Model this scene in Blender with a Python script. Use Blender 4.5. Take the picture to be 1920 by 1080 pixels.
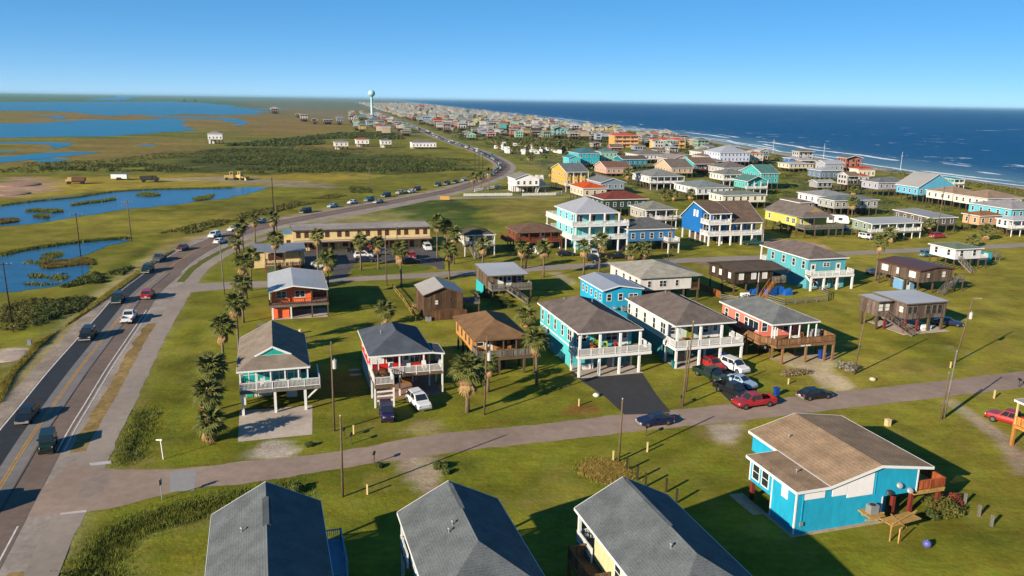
import bpy, math, random
import numpy as np
from mathutils import Vector, Matrix, noise as mnoise
R = math.radians
rnd = random.Random(11)
sc = bpy.context.scene
col = sc.collection
for o in list(bpy.data.objects): bpy.data.objects.remove(o)

# ---------------------------------------------------------------- camera
cam = bpy.data.cameras.new('camera'); camo = bpy.data.objects.new('camera', cam); col.objects.link(camo)
PITCH, ROLL = R(13.205), R(0.955)
cp, sp, cr, sr = math.cos(PITCH), math.sin(PITCH), math.cos(ROLL), math.sin(ROLL)
fw = Vector((0, cp, -sp)); up0 = Vector((0, sp, cp)); r0 = Vector((1, 0, 0))
cx = cr*r0 + sr*up0; cy = -sr*r0 + cr*up0; cz = -fw
m = Matrix((cx, cy, cz)).transposed().to_4x4(); m.translation = (0, 0, 38)
camo.matrix_world = m
cam.sensor_width = 36; cam.lens = 1500/1920*36
cam.clip_start = 1; cam.clip_end = 90000
sc.camera = camo

# ---------------------------------------------------------------- sky, sun, exposure
SUN_EL, SHADOW_DIR = R(21.0), R(44.5)
w = bpy.data.worlds.new('World'); sc.world = w; w.use_nodes = True
nt = w.node_tree; nt.nodes.clear()
sky = nt.nodes.new('ShaderNodeTexSky'); sky.sky_type = 'NISHITA'; sky.sun_disc = False
sdx, sdy = -math.cos(SHADOW_DIR), -math.sin(SHADOW_DIR)
sky.sun_elevation = SUN_EL; sky.sun_rotation = math.atan2(sdx, sdy) % (2*math.pi)
sky.air_density = 0.32; sky.dust_density = 0.0; sky.ozone_density = 4.5; sky.altitude = 0
hs = nt.nodes.new('ShaderNodeHueSaturation'); hs.inputs['Saturation'].default_value = 1.66; hs.inputs["Value"].default_value = 1.14; hs.inputs['Hue'].default_value = .498
gm_ = nt.nodes.new('ShaderNodeGamma'); gm_.inputs['Gamma'].default_value = .46   # clear marine air: flatter gradient from zenith to horizon
bg = nt.nodes.new('ShaderNodeBackground'); bg.inputs['Strength'].default_value = 0.15
wo = nt.nodes.new('ShaderNodeOutputWorld')
nt.links.new(sky.outputs[0], gm_.inputs['Color']); nt.links.new(gm_.outputs[0], hs.inputs['Color']); nt.links.new(hs.outputs[0], bg.inputs[0]); nt.links.new(bg.outputs[0], wo.inputs[0])
sl = bpy.data.lights.new('sun', 'SUN'); sl.energy = 5.0; sl.angle = R(0.5); sl.color = (1.0, 0.86, 0.66)
so = bpy.data.objects.new('sun', sl); col.objects.link(so)
so.rotation_euler = Vector((-sdx*math.cos(SUN_EL), -sdy*math.cos(SUN_EL), -math.sin(SUN_EL))).to_track_quat('-Z', 'Y').to_euler()
so.location = (-200, -200, 200)
sc.view_settings.view_transform = 'Standard'; sc.view_settings.look = 'None'
sc.view_settings.gamma = 1; sc.view_settings.use_curve_mapping = False
sc.view_settings.exposure = 1.15

# ---------------------------------------------------------------- helpers
def link(o, parent=None):
    col.objects.link(o)
    if parent is not None: o.parent = parent
    return o
def tag(o, label=None, cat=None, group=None, kind=None):
    if label: o['label'] = label
    if cat: o['category'] = cat
    if group: o['group'] = group
    if kind: o['kind'] = kind
    return o
def empty(name, loc=(0, 0, 0), rz=0):
    o = bpy.data.objects.new(name, None); o.location = loc; o.rotation_euler = (0, 0, rz); o.empty_display_size = .3
    return link(o)
class MB:
    def __init__(s): s.v = []; s.f = []
    def add(s, vs, fs):
        b = len(s.v); s.v += [tuple(p) for p in vs]; s.f += [tuple(i+b for i in f) for f in fs]; return s
    def box(s, x0, x1, y0, y1, z0, z1):
        return s.add([(x0,y0,z0),(x1,y0,z0),(x1,y1,z0),(x0,y1,z0),(x0,y0,z1),(x1,y0,z1),(x1,y1,z1),(x0,y1,z1)],
                     [(3,2,1,0),(4,5,6,7),(0,1,5,4),(1,2,6,5),(2,3,7,6),(3,0,4,7)])
    def bar(s, p, q, a=.1, b=None):
        b = a if b is None else b
        p, q = Vector(p), Vector(q); d = (q-p)
        if d.length < 1e-6: return s
        d.normalize(); n = Vector((0,0,1)) if abs(d.z) < .95 else Vector((0,1,0))
        x = d.cross(n).normalized()*a/2; y = x.cross(d).normalized()*b/2
        return s.add([p-x-y,p+x-y,p+x+y,p-x+y,q-x-y,q+x-y,q+x+y,q-x+y],
                     [(3,2,1,0),(4,5,6,7),(0,1,5,4),(1,2,6,5),(2,3,7,6),(3,0,4,7)])
    def tube(s, pts, rs, n=8, cap=True):
        pts = [Vector(p) for p in pts]; b = len(s.v)
        for i, p in enumerate(pts):
            d = (pts[min(i+1,len(pts)-1)]-pts[max(i-1,0)]).normalized()
            a = Vector((1,0,0)) if abs(d.x) < .9 else Vector((0,1,0))
            x = d.cross(a).normalized(); y = d.cross(x)
            for k in range(n):
                t = 2*math.pi*k/n; s.v.append(tuple(p+(x*math.cos(t)+y*math.sin(t))*rs[i]))
        for i in range(len(pts)-1):
            for k in range(n):
                k2 = (k+1) % n; s.f.append((b+i*n+k, b+i*n+k2, b+(i+1)*n+k2, b+(i+1)*n+k))
        if cap:
            s.f.append(tuple(b+k for k in range(n))[::-1]); e = b+(len(pts)-1)*n; s.f.append(tuple(e+k for k in range(n)))
        return s
    def poly(s, pts): return s.add(pts, [tuple(range(len(pts)))])
    def prism(s, pts, z0, z1):
        n = len(pts)
        return s.add([(p[0],p[1],z0) for p in pts]+[(p[0],p[1],z1) for p in pts],
              [tuple(range(n))[::-1], tuple(range(n,2*n))]+[(i,(i+1)%n,n+(i+1)%n,n+i) for i in range(n)])
    def ball(s, c, r, n=8, sz=1):
        b = len(s.v); m_ = n//2
        for i in range(m_+1):
            a = math.pi*i/m_
            for k in range(n):
                t = 2*math.pi*k/n
                s.v.append((c[0]+r*math.sin(a)*math.cos(t), c[1]+r*math.sin(a)*math.sin(t), c[2]+r*sz*math.cos(a)))
        for i in range(m_):
            for k in range(n):
                k2 = (k+1) % n; s.f.append((b+(i+1)*n+k, b+(i+1)*n+k2, b+i*n+k2, b+i*n+k))
        return s
    def mesh(s, name, mat=None, smooth=False):
        me = bpy.data.meshes.new(name); me.from_pydata(s.v, [], s.f); me.update()
        if smooth: me.polygons.foreach_set('use_smooth', [True]*len(me.polygons))
        if mat: me.materials.append(mat)
        return me
    def build(s, name, mat, parent=None, smooth=False):
        return link(bpy.data.objects.new(name, s.mesh(name, mat, smooth)), parent)
def place(name, me, parent=None, loc=(0,0,0), rot=(0,0,0), scale=None, paint=None):
    o = bpy.data.objects.new(name, me); o.location = loc; o.rotation_euler = rot
    if scale: o.scale = scale
    link(o, parent)
    if paint is not None: o.material_slots[0].link = 'OBJECT'; o.material_slots[0].material = paint
    return o

# ---------------------------------------------------------------- materials
def hexc(h):
    h = h.lstrip('#'); c = [int(h[i:i+2],16)/255 for i in (0,2,4)]
    return tuple(x/12.92 if x <= .04045 else ((x+.055)/1.055)**2.4 for x in c)
MATS = {}
KA = .70
def mat(name, c, rough=.75, var=.18, scale=1.2, bump=0., metal=0., stretch=(1,1,1), c2=None, spec=.3, big=0.):
    if name in MATS: return MATS[name]
    if isinstance(c, str): c = hexc(c)
    if isinstance(c2, str): c2 = hexc(c2)
    ka = .84 if max(c) > .5 and min(c) > .4 else KA
    c = tuple(x*ka for x in c); c2 = c2 and tuple(x*ka for x in c2)
    m = bpy.data.materials.new(name); m.use_nodes = True; t = m.node_tree; N = t.nodes; L = t.links
    b = N['Principled BSDF']; b.inputs['Roughness'].default_value = rough; b.inputs['Metallic'].default_value = metal
    b.inputs['Specular IOR Level'].default_value = spec
    if var > 0:
        tc = N.new('ShaderNodeTexCoord'); mp = N.new('ShaderNodeMapping'); mp.inputs['Scale'].default_value = stretch
        L.new(tc.outputs['Object'], mp.inputs[0])
        nz = N.new('ShaderNodeTexNoise'); nz.inputs['Scale'].default_value = scale; nz.inputs['Detail'].default_value = 6; nz.inputs['Roughness'].default_value = .65
        L.new(mp.outputs[0], nz.inputs['Vector'])
        rp = N.new('ShaderNodeValToRGB'); rp.color_ramp.elements[0].position = .3; rp.color_ramp.elements[1].position = .7
        lo = tuple(x*(1-var) for x in c); hi = tuple(min(1, x*(1+var)) for x in (c2 or c))
        rp.color_ramp.elements[0].color = (*lo, 1); rp.color_ramp.elements[1].color = (*hi, 1)
        L.new(nz.outputs[0], rp.inputs[0]); out = rp.outputs[0]
        if big > 0:
            n2 = N.new('ShaderNodeTexNoise'); n2.inputs['Scale'].default_value = scale*.12; n2.inputs['Detail'].default_value = 3
            L.new(tc.outputs['Object'], n2.inputs['Vector'])
            mr = N.new('ShaderNodeMapRange'); mr.inputs['From Min'].default_value = .3; mr.inputs['From Max'].default_value = .7
            mr.inputs['To Min'].default_value = 1-big; mr.inputs['To Max'].default_value = 1+big
            L.new(n2.outputs[0], mr.inputs[0])
            mx = N.new('ShaderNodeVectorMath'); mx.operation = 'SCALE'; L.new(out, mx.inputs[0]); L.new(mr.outputs[0], mx.inputs['Scale']); out = mx.outputs[0]
        L.new(out, b.inputs['Base Color'])
        if bump > 0:
            bp = N.new('ShaderNodeBump'); bp.inputs['Strength'].default_value = bump; bp.inputs['Distance'].default_value = .05
            L.new(nz.outputs[0], bp.inputs['Height']); L.new(bp.outputs[0], b.inputs['Normal'])
    else: b.inputs['Base Color'].default_value = (*c, 1)
    MATS[name] = m; return m
def sc3(c, k): return tuple(x*k for x in c)
def wallm(name, h, k=.66):    # painted lap siding: slight fading, faint course lines
    if name in MATS: return MATS[name]
    c = sc3(hexc(h), k*1.16)
    m = mat(name, c, rough=.6, var=.13, scale=1.6, stretch=(1.2,1.2,.35), big=.08)
    t = m.node_tree; N = t.nodes; L = t.links; b = N['Principled BSDF']
    tc = N.new('ShaderNodeTexCoord'); wv = N.new('ShaderNodeTexWave'); wv.bands_direction = 'Z'; wv.wave_profile = 'SAW'; wv.inputs['Scale'].default_value = 1.6
    L.new(tc.outputs['Object'], wv.inputs['Vector'])
    bp = N.new('ShaderNodeBump'); bp.inputs['Strength'].default_value = .5; bp.inputs['Distance'].default_value = .02
    L.new(wv.outputs['Fac'], bp.inputs['Height']); L.new(bp.outputs[0], b.inputs['Normal'])
    return m
def roofm(name, h, k=.8):     # asphalt shingles: mottled tabs in level courses
    if name in MATS: return MATS[name]
    m = mat(name, sc3(hexc(h), k), rough=.92, var=.28, scale=5.5, bump=0, spec=.1, big=.2, stretch=(1,1,3))
    t = m.node_tree; N = t.nodes; L = t.links; b = N['Principled BSDF']; src = b.inputs['Base Color'].links[0].from_socket
    tc = N.new('ShaderNodeTexCoord'); wv = N.new('ShaderNodeTexWave'); wv.bands_direction = 'Z'; wv.wave_profile = 'SAW'; wv.inputs['Scale'].default_value = 3.2; wv.inputs['Distortion'].default_value = .25
    L.new(tc.outputs['Object'], wv.inputs['Vector'])
    mr = N.new('ShaderNodeMapRange'); mr.inputs['To Min'].default_value = .86; mr.inputs['To Max'].default_value = 1.1; L.new(wv.outputs['Fac'], mr.inputs[0])
    mx = N.new('ShaderNodeVectorMath'); mx.operation = 'SCALE'; L.new(src, mx.inputs[0]); L.new(mr.outputs[0], mx.inputs['Scale']); L.new(mx.outputs[0], b.inputs['Base Color'])
    bp = N.new('ShaderNodeBump'); bp.inputs['Strength'].default_value = .5; bp.inputs['Distance'].default_value = .02; L.new(wv.outputs['Fac'], bp.inputs['Height']); L.new(bp.outputs[0], b.inputs['Normal'])
    return m
def metalm(name, h, k=.8): return mat(name, sc3(hexc(h), k), rough=.5, var=.08, scale=.7, stretch=(4,.4,1), spec=.4, big=.08)
def woodm(name, h, k=.8):     # timber: every board weathers to its own shade
    if name in MATS: return MATS[name]
    m = mat(name, sc3(hexc(h), k), rough=.9, var=.4, scale=4, stretch=(2.5,2.5,.35), spec=.12, big=.15)
    t = m.node_tree; N = t.nodes; L = t.links; b = N['Principled BSDF']; src = b.inputs['Base Color'].links[0].from_socket
    ge = N.new('ShaderNodeNewGeometry'); mr = N.new('ShaderNodeMapRange'); mr.inputs['To Min'].default_value = .6; mr.inputs['To Max'].default_value = 1.4; L.new(ge.outputs['Random Per Island'], mr.inputs[0])
    mx = N.new('ShaderNodeVectorMath'); mx.operation = 'SCALE'; L.new(src, mx.inputs[0]); L.new(mr.outputs[0], mx.inputs['Scale']); L.new(mx.outputs[0], b.inputs['Base Color']); return m
WHITE = mat('white_paint', (.62,.63,.63), rough=.55, var=.06, scale=2)
GLASS = mat('window_glass', (.018,.026,.032), rough=.06, var=0, spec=.7)
TEALGLASS = mat('teal_window_glass', (.012,.40,.38), rough=.2, var=.3, scale=.6, spec=.6)
BLIND = mat('drawn_blind', (.55,.56,.54), rough=.5, var=.08, scale=3)
WOOD = woodm('weathered_deck_wood', '#8d7358', .55)
GWOOD = woodm('silvered_deck_wood', '#8f8a82', .6)
PILE = woodm('treated_piling', '#6f5d49', .6)
CONC = mat('concrete', (.46,.39,.33), rough=.9, var=.16, scale=1.1, big=.2)
DARKM = mat('black_metal', (.02,.02,.022), rough=.5, var=0)
GREYM = mat('grey_metal', (.3,.31,.32), rough=.5, var=.1, metal=.3)
def pl(c): return {'w':WHITE}.get(c, c)

# ---------------------------------------------------------------- ground sheet with roadside ditches and beach
def vnoise(x, y, s, seed=0):
    x = np.asarray(x, float)/s; y = np.asarray(y, float)/s
    xi = np.floor(x).astype(np.int64); yi = np.floor(y).astype(np.int64); xf = x-xi; yf = y-yi
    def h(a, b):
        n = (a*374761393 + b*668265263 + seed*974711) & 0x7fffffff
        n = ((n ^ (n >> 13))*1274126177) & 0x7fffffff
        return ((n ^ (n >> 16)) & 0xffff)/65535.
    u = xf*xf*(3-2*xf); v = yf*yf*(3-2*yf)
    return (h(xi,yi)*(1-u)+h(xi+1,yi)*u)*(1-v)+(h(xi,yi+1)*(1-u)+h(xi+1,yi+1)*u)*v
def fbm(x, y, s, seed=0, o=4):
    t = 0; a = .5
    for i in range(o): t = t+a*vnoise(x, y, s/2**i, seed+i*17); a *= .5
    return t
def pdist(x, y, pts):      # distance to polyline
    d = np.full(x.shape, 1e9)
    for (ax, ay), (bx, by) in zip(pts[:-1], pts[1:]):
        dx, dy = bx-ax, by-ay; l = dx*dx+dy*dy+1e-9
        t = np.clip(((x-ax)*dx+(y-ay)*dy)/l, 0, 1)
        d = np.minimum(d, np.hypot(x-ax-t*dx, y-ay-t*dy))
    return d
def inpoly(x, y, pts):
    c = np.zeros(x.shape, bool); n = len(pts)
    for i in range(n):
        (ax, ay), (bx, by) = pts[i], pts[(i+1) % n]
        if ay == by: continue
        k = ((ay > y) != (by > y)) & (x < (bx-ax)*(y-ay)/(by-ay)+ax); c ^= k
    return c
def sdist(x, y, pts):      # signed, + inside
    d = pdist(x, y, list(pts)+[pts[0]]); return np.where(inpoly(x, y, pts), d, -d)
def smooth(pts, step=1.5, closed=False):
    pts = [np.array(p, float) for p in pts]; out = []
    n = len(pts); rng = range(n if closed else n-1)
    for i in rng:
        p0 = pts[(i-1) % n] if closed or i > 0 else 2*pts[0]-pts[1]
        p1 = pts[i]; p2 = pts[(i+1) % n]
        p3 = pts[(i+2) % n] if closed or i+2 < n else 2*pts[-1]-pts[-2]
        k = max(2, int(np.hypot(*(p2-p1))/step))
        for j in range(k):
            t = j/k; out.append(tuple(.5*((2*p1)+(-p0+p2)*t+(2*p0-5*p1+4*p2-p3)*t*t+(-p0+3*p1-3*p2+p3)*t**3)))
    if not closed: out.append(tuple(pts[-1]))
    return out

SHORE = [(330,-100),(285,200),(262,400),(242,493),(233,581),(222,686),(214,872),(186,1082),(128,1305),(72,1748),(-34,2340),(-270,3711),(-1250,9500),(-6500,40000)]
shx = np.array([p[0] for p in SHORE]); shy = np.array([p[1] for p in SHORE])
DITCH = [([(-38.9, 85.0), (-42.2, 96.2), (-44.9, 107.4), (-48.7, 118.6), (-53.1, 132.0)], .5, .2), ([(-45,93),(-43.2,88),(-41.6,82.5),(-40.2,78.6)], .9, .3),
         ([(-33,57),(-34.5,62),(-33,66),(-28,69.5),(-21,72.5)], 1.6, .55),
         ([(-33,57),(-30,47),(-26,35)], 1.6, .55), ([(-14,82.6),(-3.5,87),(12,90.5)], .8, .18), ([(-72,120),(-79,141),(-86,168),(-92,200)], 1.8, .3)]
def gz(x, y):
    x = np.asarray(x, float); y = np.asarray(y, float)
    z = np.zeros(x.shape)
    for pts, wd, dp in DITCH: z -= dp*np.exp(-(pdist(x, y, pts)/wd)**2)
    e = x-np.interp(y, shy, shx)           # metres seaward of the waterline
    z -= np.clip((e+14)/14, 0, 2.5)*.8
    dune = np.exp(-((e+32)/9)**2)*(y > 250)*1.6*fbm(x, y, 14, 5)
    return z+np.where(e < -20, dune, 0)
xs = np.concatenate([-np.geomspace(100, 22000, 150)[::-1], np.arange(-98.6, 160, 1.15), np.geomspace(161, 26000, 140)])
ys = np.concatenate([np.arange(-60, 10, 5.), np.arange(10, 215, 1.15), np.geomspace(216, 60000, 330)])
X, Y = np.meshgrid(xs, ys); nx, ny = len(xs), len(ys)
Z = gz(X, Y)
C = np.zeros(X.shape+(3,))
J = (fbm(X, Y, 9, 1)-.47); J2 = (fbm(X, Y, 60, 2)-.47); J3 = fbm(X, Y, 300, 8)-.47
LAWN = np.array((.148,.158,.014)); LAWN2 = np.array((.255,.218,.030)); DARKG = np.array((.052,.088,.014))
MARSH = np.array((.215,.148,.044)); MARSHG = np.array((.135,.135,.024)); SCRUB = np.array((.060,.075,.016)); SAND = np.array((.40,.33,.25)); DIRT = np.array((.30,.20,.13))
def mixin(mask, c):
    m_ = np.clip(mask, 0, 1)[..., None]; C[:] = C*(1-m_)+np.asarray(c)*m_
C[:] = LAWN
mixin(.5+J2*2.2, LAWN2*.55+LAWN*.45)
def zone(pts, c, soft=2., jit=4., amt=1.):
    d = sdist(X, Y, pts)+J*jit*2; mixin(np.clip(d/soft+.5, 0, 1)*amt, c)
# right half of the lawns is drier and more yellow
mixin(np.clip((X-18)/60, 0, 1)*(Y < 260)*.75+J*.8*(X > 10), LAWN2)
# marsh and scrub on the bay side
HW = [(-50.3, 72.4), (-54.3, 84.5), (-57.0, 93.7), (-60.8, 106.6), (-64.2, 119.1), (-69.5, 138.7), (-73.1, 152.0), (-75.7, 167.3)]
HWC = [(-34,22),(-43,50)]+HW+[(-78.4,184),(-79.6,202),(-78.4,222),(-73.6,241),(-60,271),(-44,304),(-27,343),(-15,390),(-8.2,430),(-6.2,475),(-10.5,520),(-22,585),(-35,645),(-72.5,802),(-120,1040),(-184,1345),(-300,1900),(-560,3140),(-1500,7600)]
HWS = smooth(HWC, 3)
hx = np.interp(Y, [p[1] for p in HWC], [p[0] for p in HWC])
west = np.clip((hx-9-X)/6+J*2, 0, 1)
mixin(west*(Y > 60), LAWN*.55+LAWN2*.35); mixin(west*np.clip((fbm(X*.35, Y, 22, 31)-.5)*5, 0, 1)*(Y > 150)*.8, LAWN2*.95); mixin(west*np.clip((fbm(X*.3, Y, 30, 33)-.53)*5, 0, 1)*(Y > 220)*.7, DARKG*1.1)
zone([(-418.3, 659.4), (-404.3, 988.0), (-195.8, 736.7), (-188.3, 884.3), (-341.3, 1900.4), (-1784.7, 7508.4), (-7099.9, 20029.9), (-4711.6, 7506.9)], MARSH, 40, 120)
zone([(-221.2, 344.9), (-216.8, 365.0), (-166.5, 396.1), (-147.3, 408.8), (-90.7, 422.8), (-59.9, 404.0), (-96.2, 358.6), (-141.6, 335.8), (-167.0, 319.7), (-176.4, 273.5)], LAWN2*1.05+np.array((.03,.0,.0)), 8, 16)
zone([(-282.9, 443.3), (-260.1, 515.6), (-238.8, 666.9), (-134.8, 594.6), (-111.8, 642.5), (-53.9, 567.6), (-32.3, 521.0), (-23.0, 442.5), (-56.2, 416.6), (-96.0, 421.7), (-151.4, 404.9), (-197.8, 390.3), (-245.8, 384.2)], MARSHG, 14, 40, .9)
zone([(-227.2, 534.6), (-219.1, 611.1), (-161.6, 606.9), (-97.0, 556.7), (-37.0, 539.5), (-23.4, 449.3), (-56.6, 419.7), (-112.0, 418.7), (-171.2, 407.3)], SCRUB, 12, 40)
zone([(-182.1, 652.0), (-141.8, 664.4), (-111.8, 642.5), (-103.8, 596.6), (-158.3, 594.6)], MARSH*1.1, 12, 30, .8)
zone([(-392.2, 617.6), (-367.1, 677.1), (-320.3, 733.6), (-256.1, 715.7), (-219.2, 559.4), (-239.2, 473.5), (-272.6, 426.9)], MARSH*.95, 20, 60, .75)
zone([(-233.6, 364.7), (-221.5, 366.8), (-201.2, 348.2), (-184.6, 313.3), (-186.2, 298.7), (-187.9, 291.8)], DIRT*1.15, 3, 10)
zone([(-160.6, 369.8), (-138.6, 384.2), (-99.2, 370.2), (-72.2, 346.6), (-92.7, 345.6), (-130.9, 362.4)], SAND*.75, 4, 10, .8)
zone([(-77.4, 115.6), (-75.7, 116.8), (-72.3, 115.9), (-71.4, 111.6), (-72.1, 107.2)], SAND*1.15, .8, 2)
zone([(-71.6, 114.6), (-71.0, 120.1), (-68.7, 117.4), (-68.3, 111.7)], SAND*.8, 1, 3, .7)
zone([(-91.9, 196.0), (-93.9, 220.2), (-86.0, 235.6), (-82.9, 210.9), (-85.1, 189.6), (-85.7, 176.8)], (.26,.20,.05), 3, 6, .8)
zone([(-71.8, 120.1), (-74.2, 136.0), (-81.0, 177.2), (-84.2, 196.7), (-84.0, 202.7), (-79.5, 166.1), (-70.9, 126.1), (-64.0, 101.0), (-60.4, 88.4), (-65.7, 97.0)], (.24,.22,.04), 2, 4, .7)
zone([(-145.5, 224.2), (-120.5, 248.1), (-91.5, 277.3), (-74.5, 307.6), (-73.5, 272.6), (-82.9, 235.9), (-93.2, 218.5), (-103.4, 208.9), (-116.6, 199.7), (-121.8, 186.4)], LAWN2*.8, 8, 16, .6)
far = np.clip((Y-1200)/2600, 0, 1); mixin(far*(X < np.interp(Y, shy, shx)-60)*.9, np.array((.06,.135,.065)))  # distant land tinted teal: aerial haze painted into the ground colour
# built strip: sandy lots among the far houses
strip = np.clip((X-hx-8)/10, 0, 1)*np.clip((np.interp(Y, shy, shx)-X)/10, 0, 1)*np.clip((Y-270)/60, 0, 1)
mixin(strip*np.clip(.18+J*3+J2*1.6, 0, 1)*.7, SAND*.6)
mixin(strip*np.clip(.15+J*3.5+J3*2, 0, 1), DARKG*.9)
wstrip = np.clip((hx-X)/6, 0, 1)*np.clip((X-hx+60+.18*np.maximum(Y-1100,0))/30, 0, 1)*np.clip((Y-830)/60, 0, 1)
mixin(wstrip*np.clip(.4+J*3, 0, 1), SAND*.5)
# near lawns: paler patches, bare soil, ditch growth
zone([(-16.3, 294.3), (14.3, 320.1), (16.3, 276.8), (-0.3, 244.9), (-10.9, 260.8)], (.25,.20,.045), 4, 12, .8)
zone([(-47.3, 269.1), (-34.0, 313.3), (-16.7, 302.2), (-4.5, 249.9), (-12.3, 223.9), (-29.6, 241.7)], DARKG, 5, 10, .9)
zone([(-65.7, 243.1), (-52.1, 275.2), (-37.0, 273.0), (-26.9, 247.4), (-42.9, 243.4)], (.27,.23,.10), 3, 8, .6)
zone([(-13.3, 86.5), (-8.1, 87.0), (-7.3, 88.6), (-8.9, 91.4), (-11.7, 90.9), (-12.9, 88.0)], (.30,.235,.11), 1.2, 3, .8)
zone([(-3.4, 89.2), (-0.7, 90.3), (-0.9, 90.9), (-2.6, 90.7)], (.24,.11,.03), .5, 1.5, .8)
zone([(6.8, 93.8), (8.6, 96.6), (11.3, 95.4), (10.8, 94.0), (7.9, 92.8)], (.22,.105,.028), .6, 1.6, .85)
zone([(2.5, 82.7), (4.2, 83.5), (5.5, 80.8), (6.7, 75.8), (6.7, 72.4), (4.5, 74.5), (2.9, 78.1)], (.21,.19,.03), 1.5, 4, .7)
zone([(2.7, 81.3), (4.5, 83.5), (7.4, 80.9), (8.3, 76.1), (2.5, 75.6)], (.20,.19,.032), 1.5, 4, .6)
zone([(21.1, 89.0), (24.3, 90.4), (27.6, 91.3), (26.0, 86.5), (25.6, 81.6), (25.5, 76.8), (24.5, 77.6), (25.1, 84.3), (23.1, 87.2)], (.25,.20,.055), 1.0, 3, .8)
zone([(35.6, 105.8), (47.8, 113.3), (63.0, 121.9), (62.8, 111.7), (47.2, 104.3), (37.9, 102.8)], (.26,.215,.035), 3, 6, .8)
zone([(62.2, 127.7), (70.9, 134.5), (75.0, 128.4), (72.3, 114.6), (64.1, 114.2)], LAWN*.85, 3, 5, .7)
zone([(-32.7, 63.6), (-32.1, 65.5), (-30.8, 64.0), (-31.1, 62.2), (-30.0, 58.5), (-30.4, 57.9), (-31.8, 60.9)], (.23,.18,.05), 1, 3, .7)
for pts, wd, dp in DITCH:
    mixin(np.exp(-(pdist(X, Y, pts)/wd/1.5)**2)*(.9 if dp > .3 else .4)*np.clip(.75+J, 0, 1), DARKG)
zone([(-61.3, 148.5), (-59.6, 150.8), (-54.7, 137.2), (-51.0, 125.7), (-46.8, 113.4), (-47.4, 113.3)], LAWN*.7, 3, 4, .6)
mixin(np.exp(-(pdist(X, Y, HWS[:300])/9.2)**8)*.75*(Y > 60)*(Y < 420), (.30,.24,.13))
# worn sand and gravel drives
zone([(-28.0, 84.4), (-25.7, 84.8), (-23.5, 82.0), (-23.4, 80.3), (-27.9, 79.8), (-27.8, 82.2)], (.46,.39,.33), .8, 1.6, .92)
zone([(40.3, 118.0), (44.6, 121.6), (51.6, 122.0), (49.6, 115.9), (46.9, 110.9), (47.7, 105.4), (45.7, 104.2), (44.1, 105.7), (43.7, 110.7), (41.3, 114.2)], (.46,.37,.24), .8, 1.6, .92)
zone([(-11.8, 80.1), (-8.7, 80.6), (-7.7, 76.5), (-5.6, 71.1), (-5.0, 69.3), (-8.5, 69.2), (-9.3, 73.5), (-10.5, 76.4)], (.36,.28,.20), .8, 1.6, .92)
zone([(24.1, 90.4), (27.5, 91.1), (26.2, 87.3), (25.4, 85.6), (24.4, 86.5), (23.8, 88.4)], (.42,.35,.28), .8, 1.6, .92)
zone([(55.7, 100.6), (59.8, 101.6), (60.1, 97.1), (59.8, 91.9), (58.5, 84.6), (58.1, 82.1), (55.4, 79.4), (57.6, 88.6), (57.5, 94.3), (57.0, 98.8)], (.36,.28,.20), .8, 1.6, .92)
zone([(71.0, 125.9), (72.5, 124.6), (73.7, 119.8), (73.9, 116.5), (72.7, 115.8), (72.3, 121.1)], (.40,.34,.25), .8, 1.6, .92)
zone([(71.9, 227.7), (85.4, 226.8), (88.2, 214.4), (82.6, 212.9), (77.6, 219.6), (71.1, 220.0)], (.42,.27,.18), .8, 1.6, .92)
zone([(46.9, 199.4), (48.5, 193.5), (47.0, 184.6), (43.9, 190.7), (43.4, 197.4)], (.30,.21,.14), .8, 1.6, .92)
zone([(8.4, 177.8), (10.9, 178.0), (14.0, 168.0), (13.9, 163.0), (12.5, 166.6), (10.3, 173.0)], (.34,.28,.18), .8, 1.6, .92)
# beach sand
e = X-np.interp(Y, shy, shx)
mixin(np.clip((e+24)/6+J*2, 0, 1), SAND*.95)
mixin(np.clip((e+7)/5, 0, 1), SAND*.5)
mixin(np.clip((e+48)/8+J*4, 0, 1)*np.clip((-20-e)/6, 0, 1)*(Y > 240), (.155,.150,.040))
me = bpy.data.meshes.new('ground')
me.vertices.add(nx*ny); me.vertices.foreach_set('co', np.stack([X, Y, Z], -1).astype(np.float32).ravel())
idx = np.arange(nx*ny).reshape(ny, nx); q = np.stack([idx[:-1,:-1], idx[:-1,1:], idx[1:,1:], idx[1:,:-1]], -1).reshape(-1, 4)
me.loops.add(q.size); me.loops.foreach_set('vertex_index', q.ravel().astype(np.int32))
me.polygons.add(len(q)); me.polygons.foreach_set('loop_start', np.arange(0, q.size, 4, dtype=np.int32)); me.update()
me.polygons.foreach_set('use_smooth', np.ones(len(q), bool))
ca = me.color_attributes.new('cover', 'FLOAT_COLOR', 'POINT'); ca.data.foreach_set('color', np.concatenate([np.clip(C*.78, .004, 1), np.ones(X.shape+(1,))], -1).astype(np.float32).ravel())
gm = bpy.data.materials.new('ground_cover'); gm.use_nodes = True; T = gm.node_tree; N = T.nodes; L = T.links; B = N['Principled BSDF']
B.inputs['Roughness'].default_value = .95; B.inputs['Specular IOR Level'].default_value = .05
at = N.new('ShaderNodeAttribute'); at.attribute_name = 'cover'; ge = N.new('ShaderNodeNewGeometry')
def nz(s, d=6, r=.6, st=(1,1,1)):
    mp = N.new('ShaderNodeMapping'); mp.inputs['Scale'].default_value = st; L.new(ge.outputs['Position'], mp.inputs[0])
    n = N.new('ShaderNodeTexNoise'); n.inputs['Scale'].default_value = s; n.inputs['Detail'].default_value = d; n.inputs['Roughness'].default_value = r; L.new(mp.outputs[0], n.inputs['Vector']); return n.outputs[0]
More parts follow.
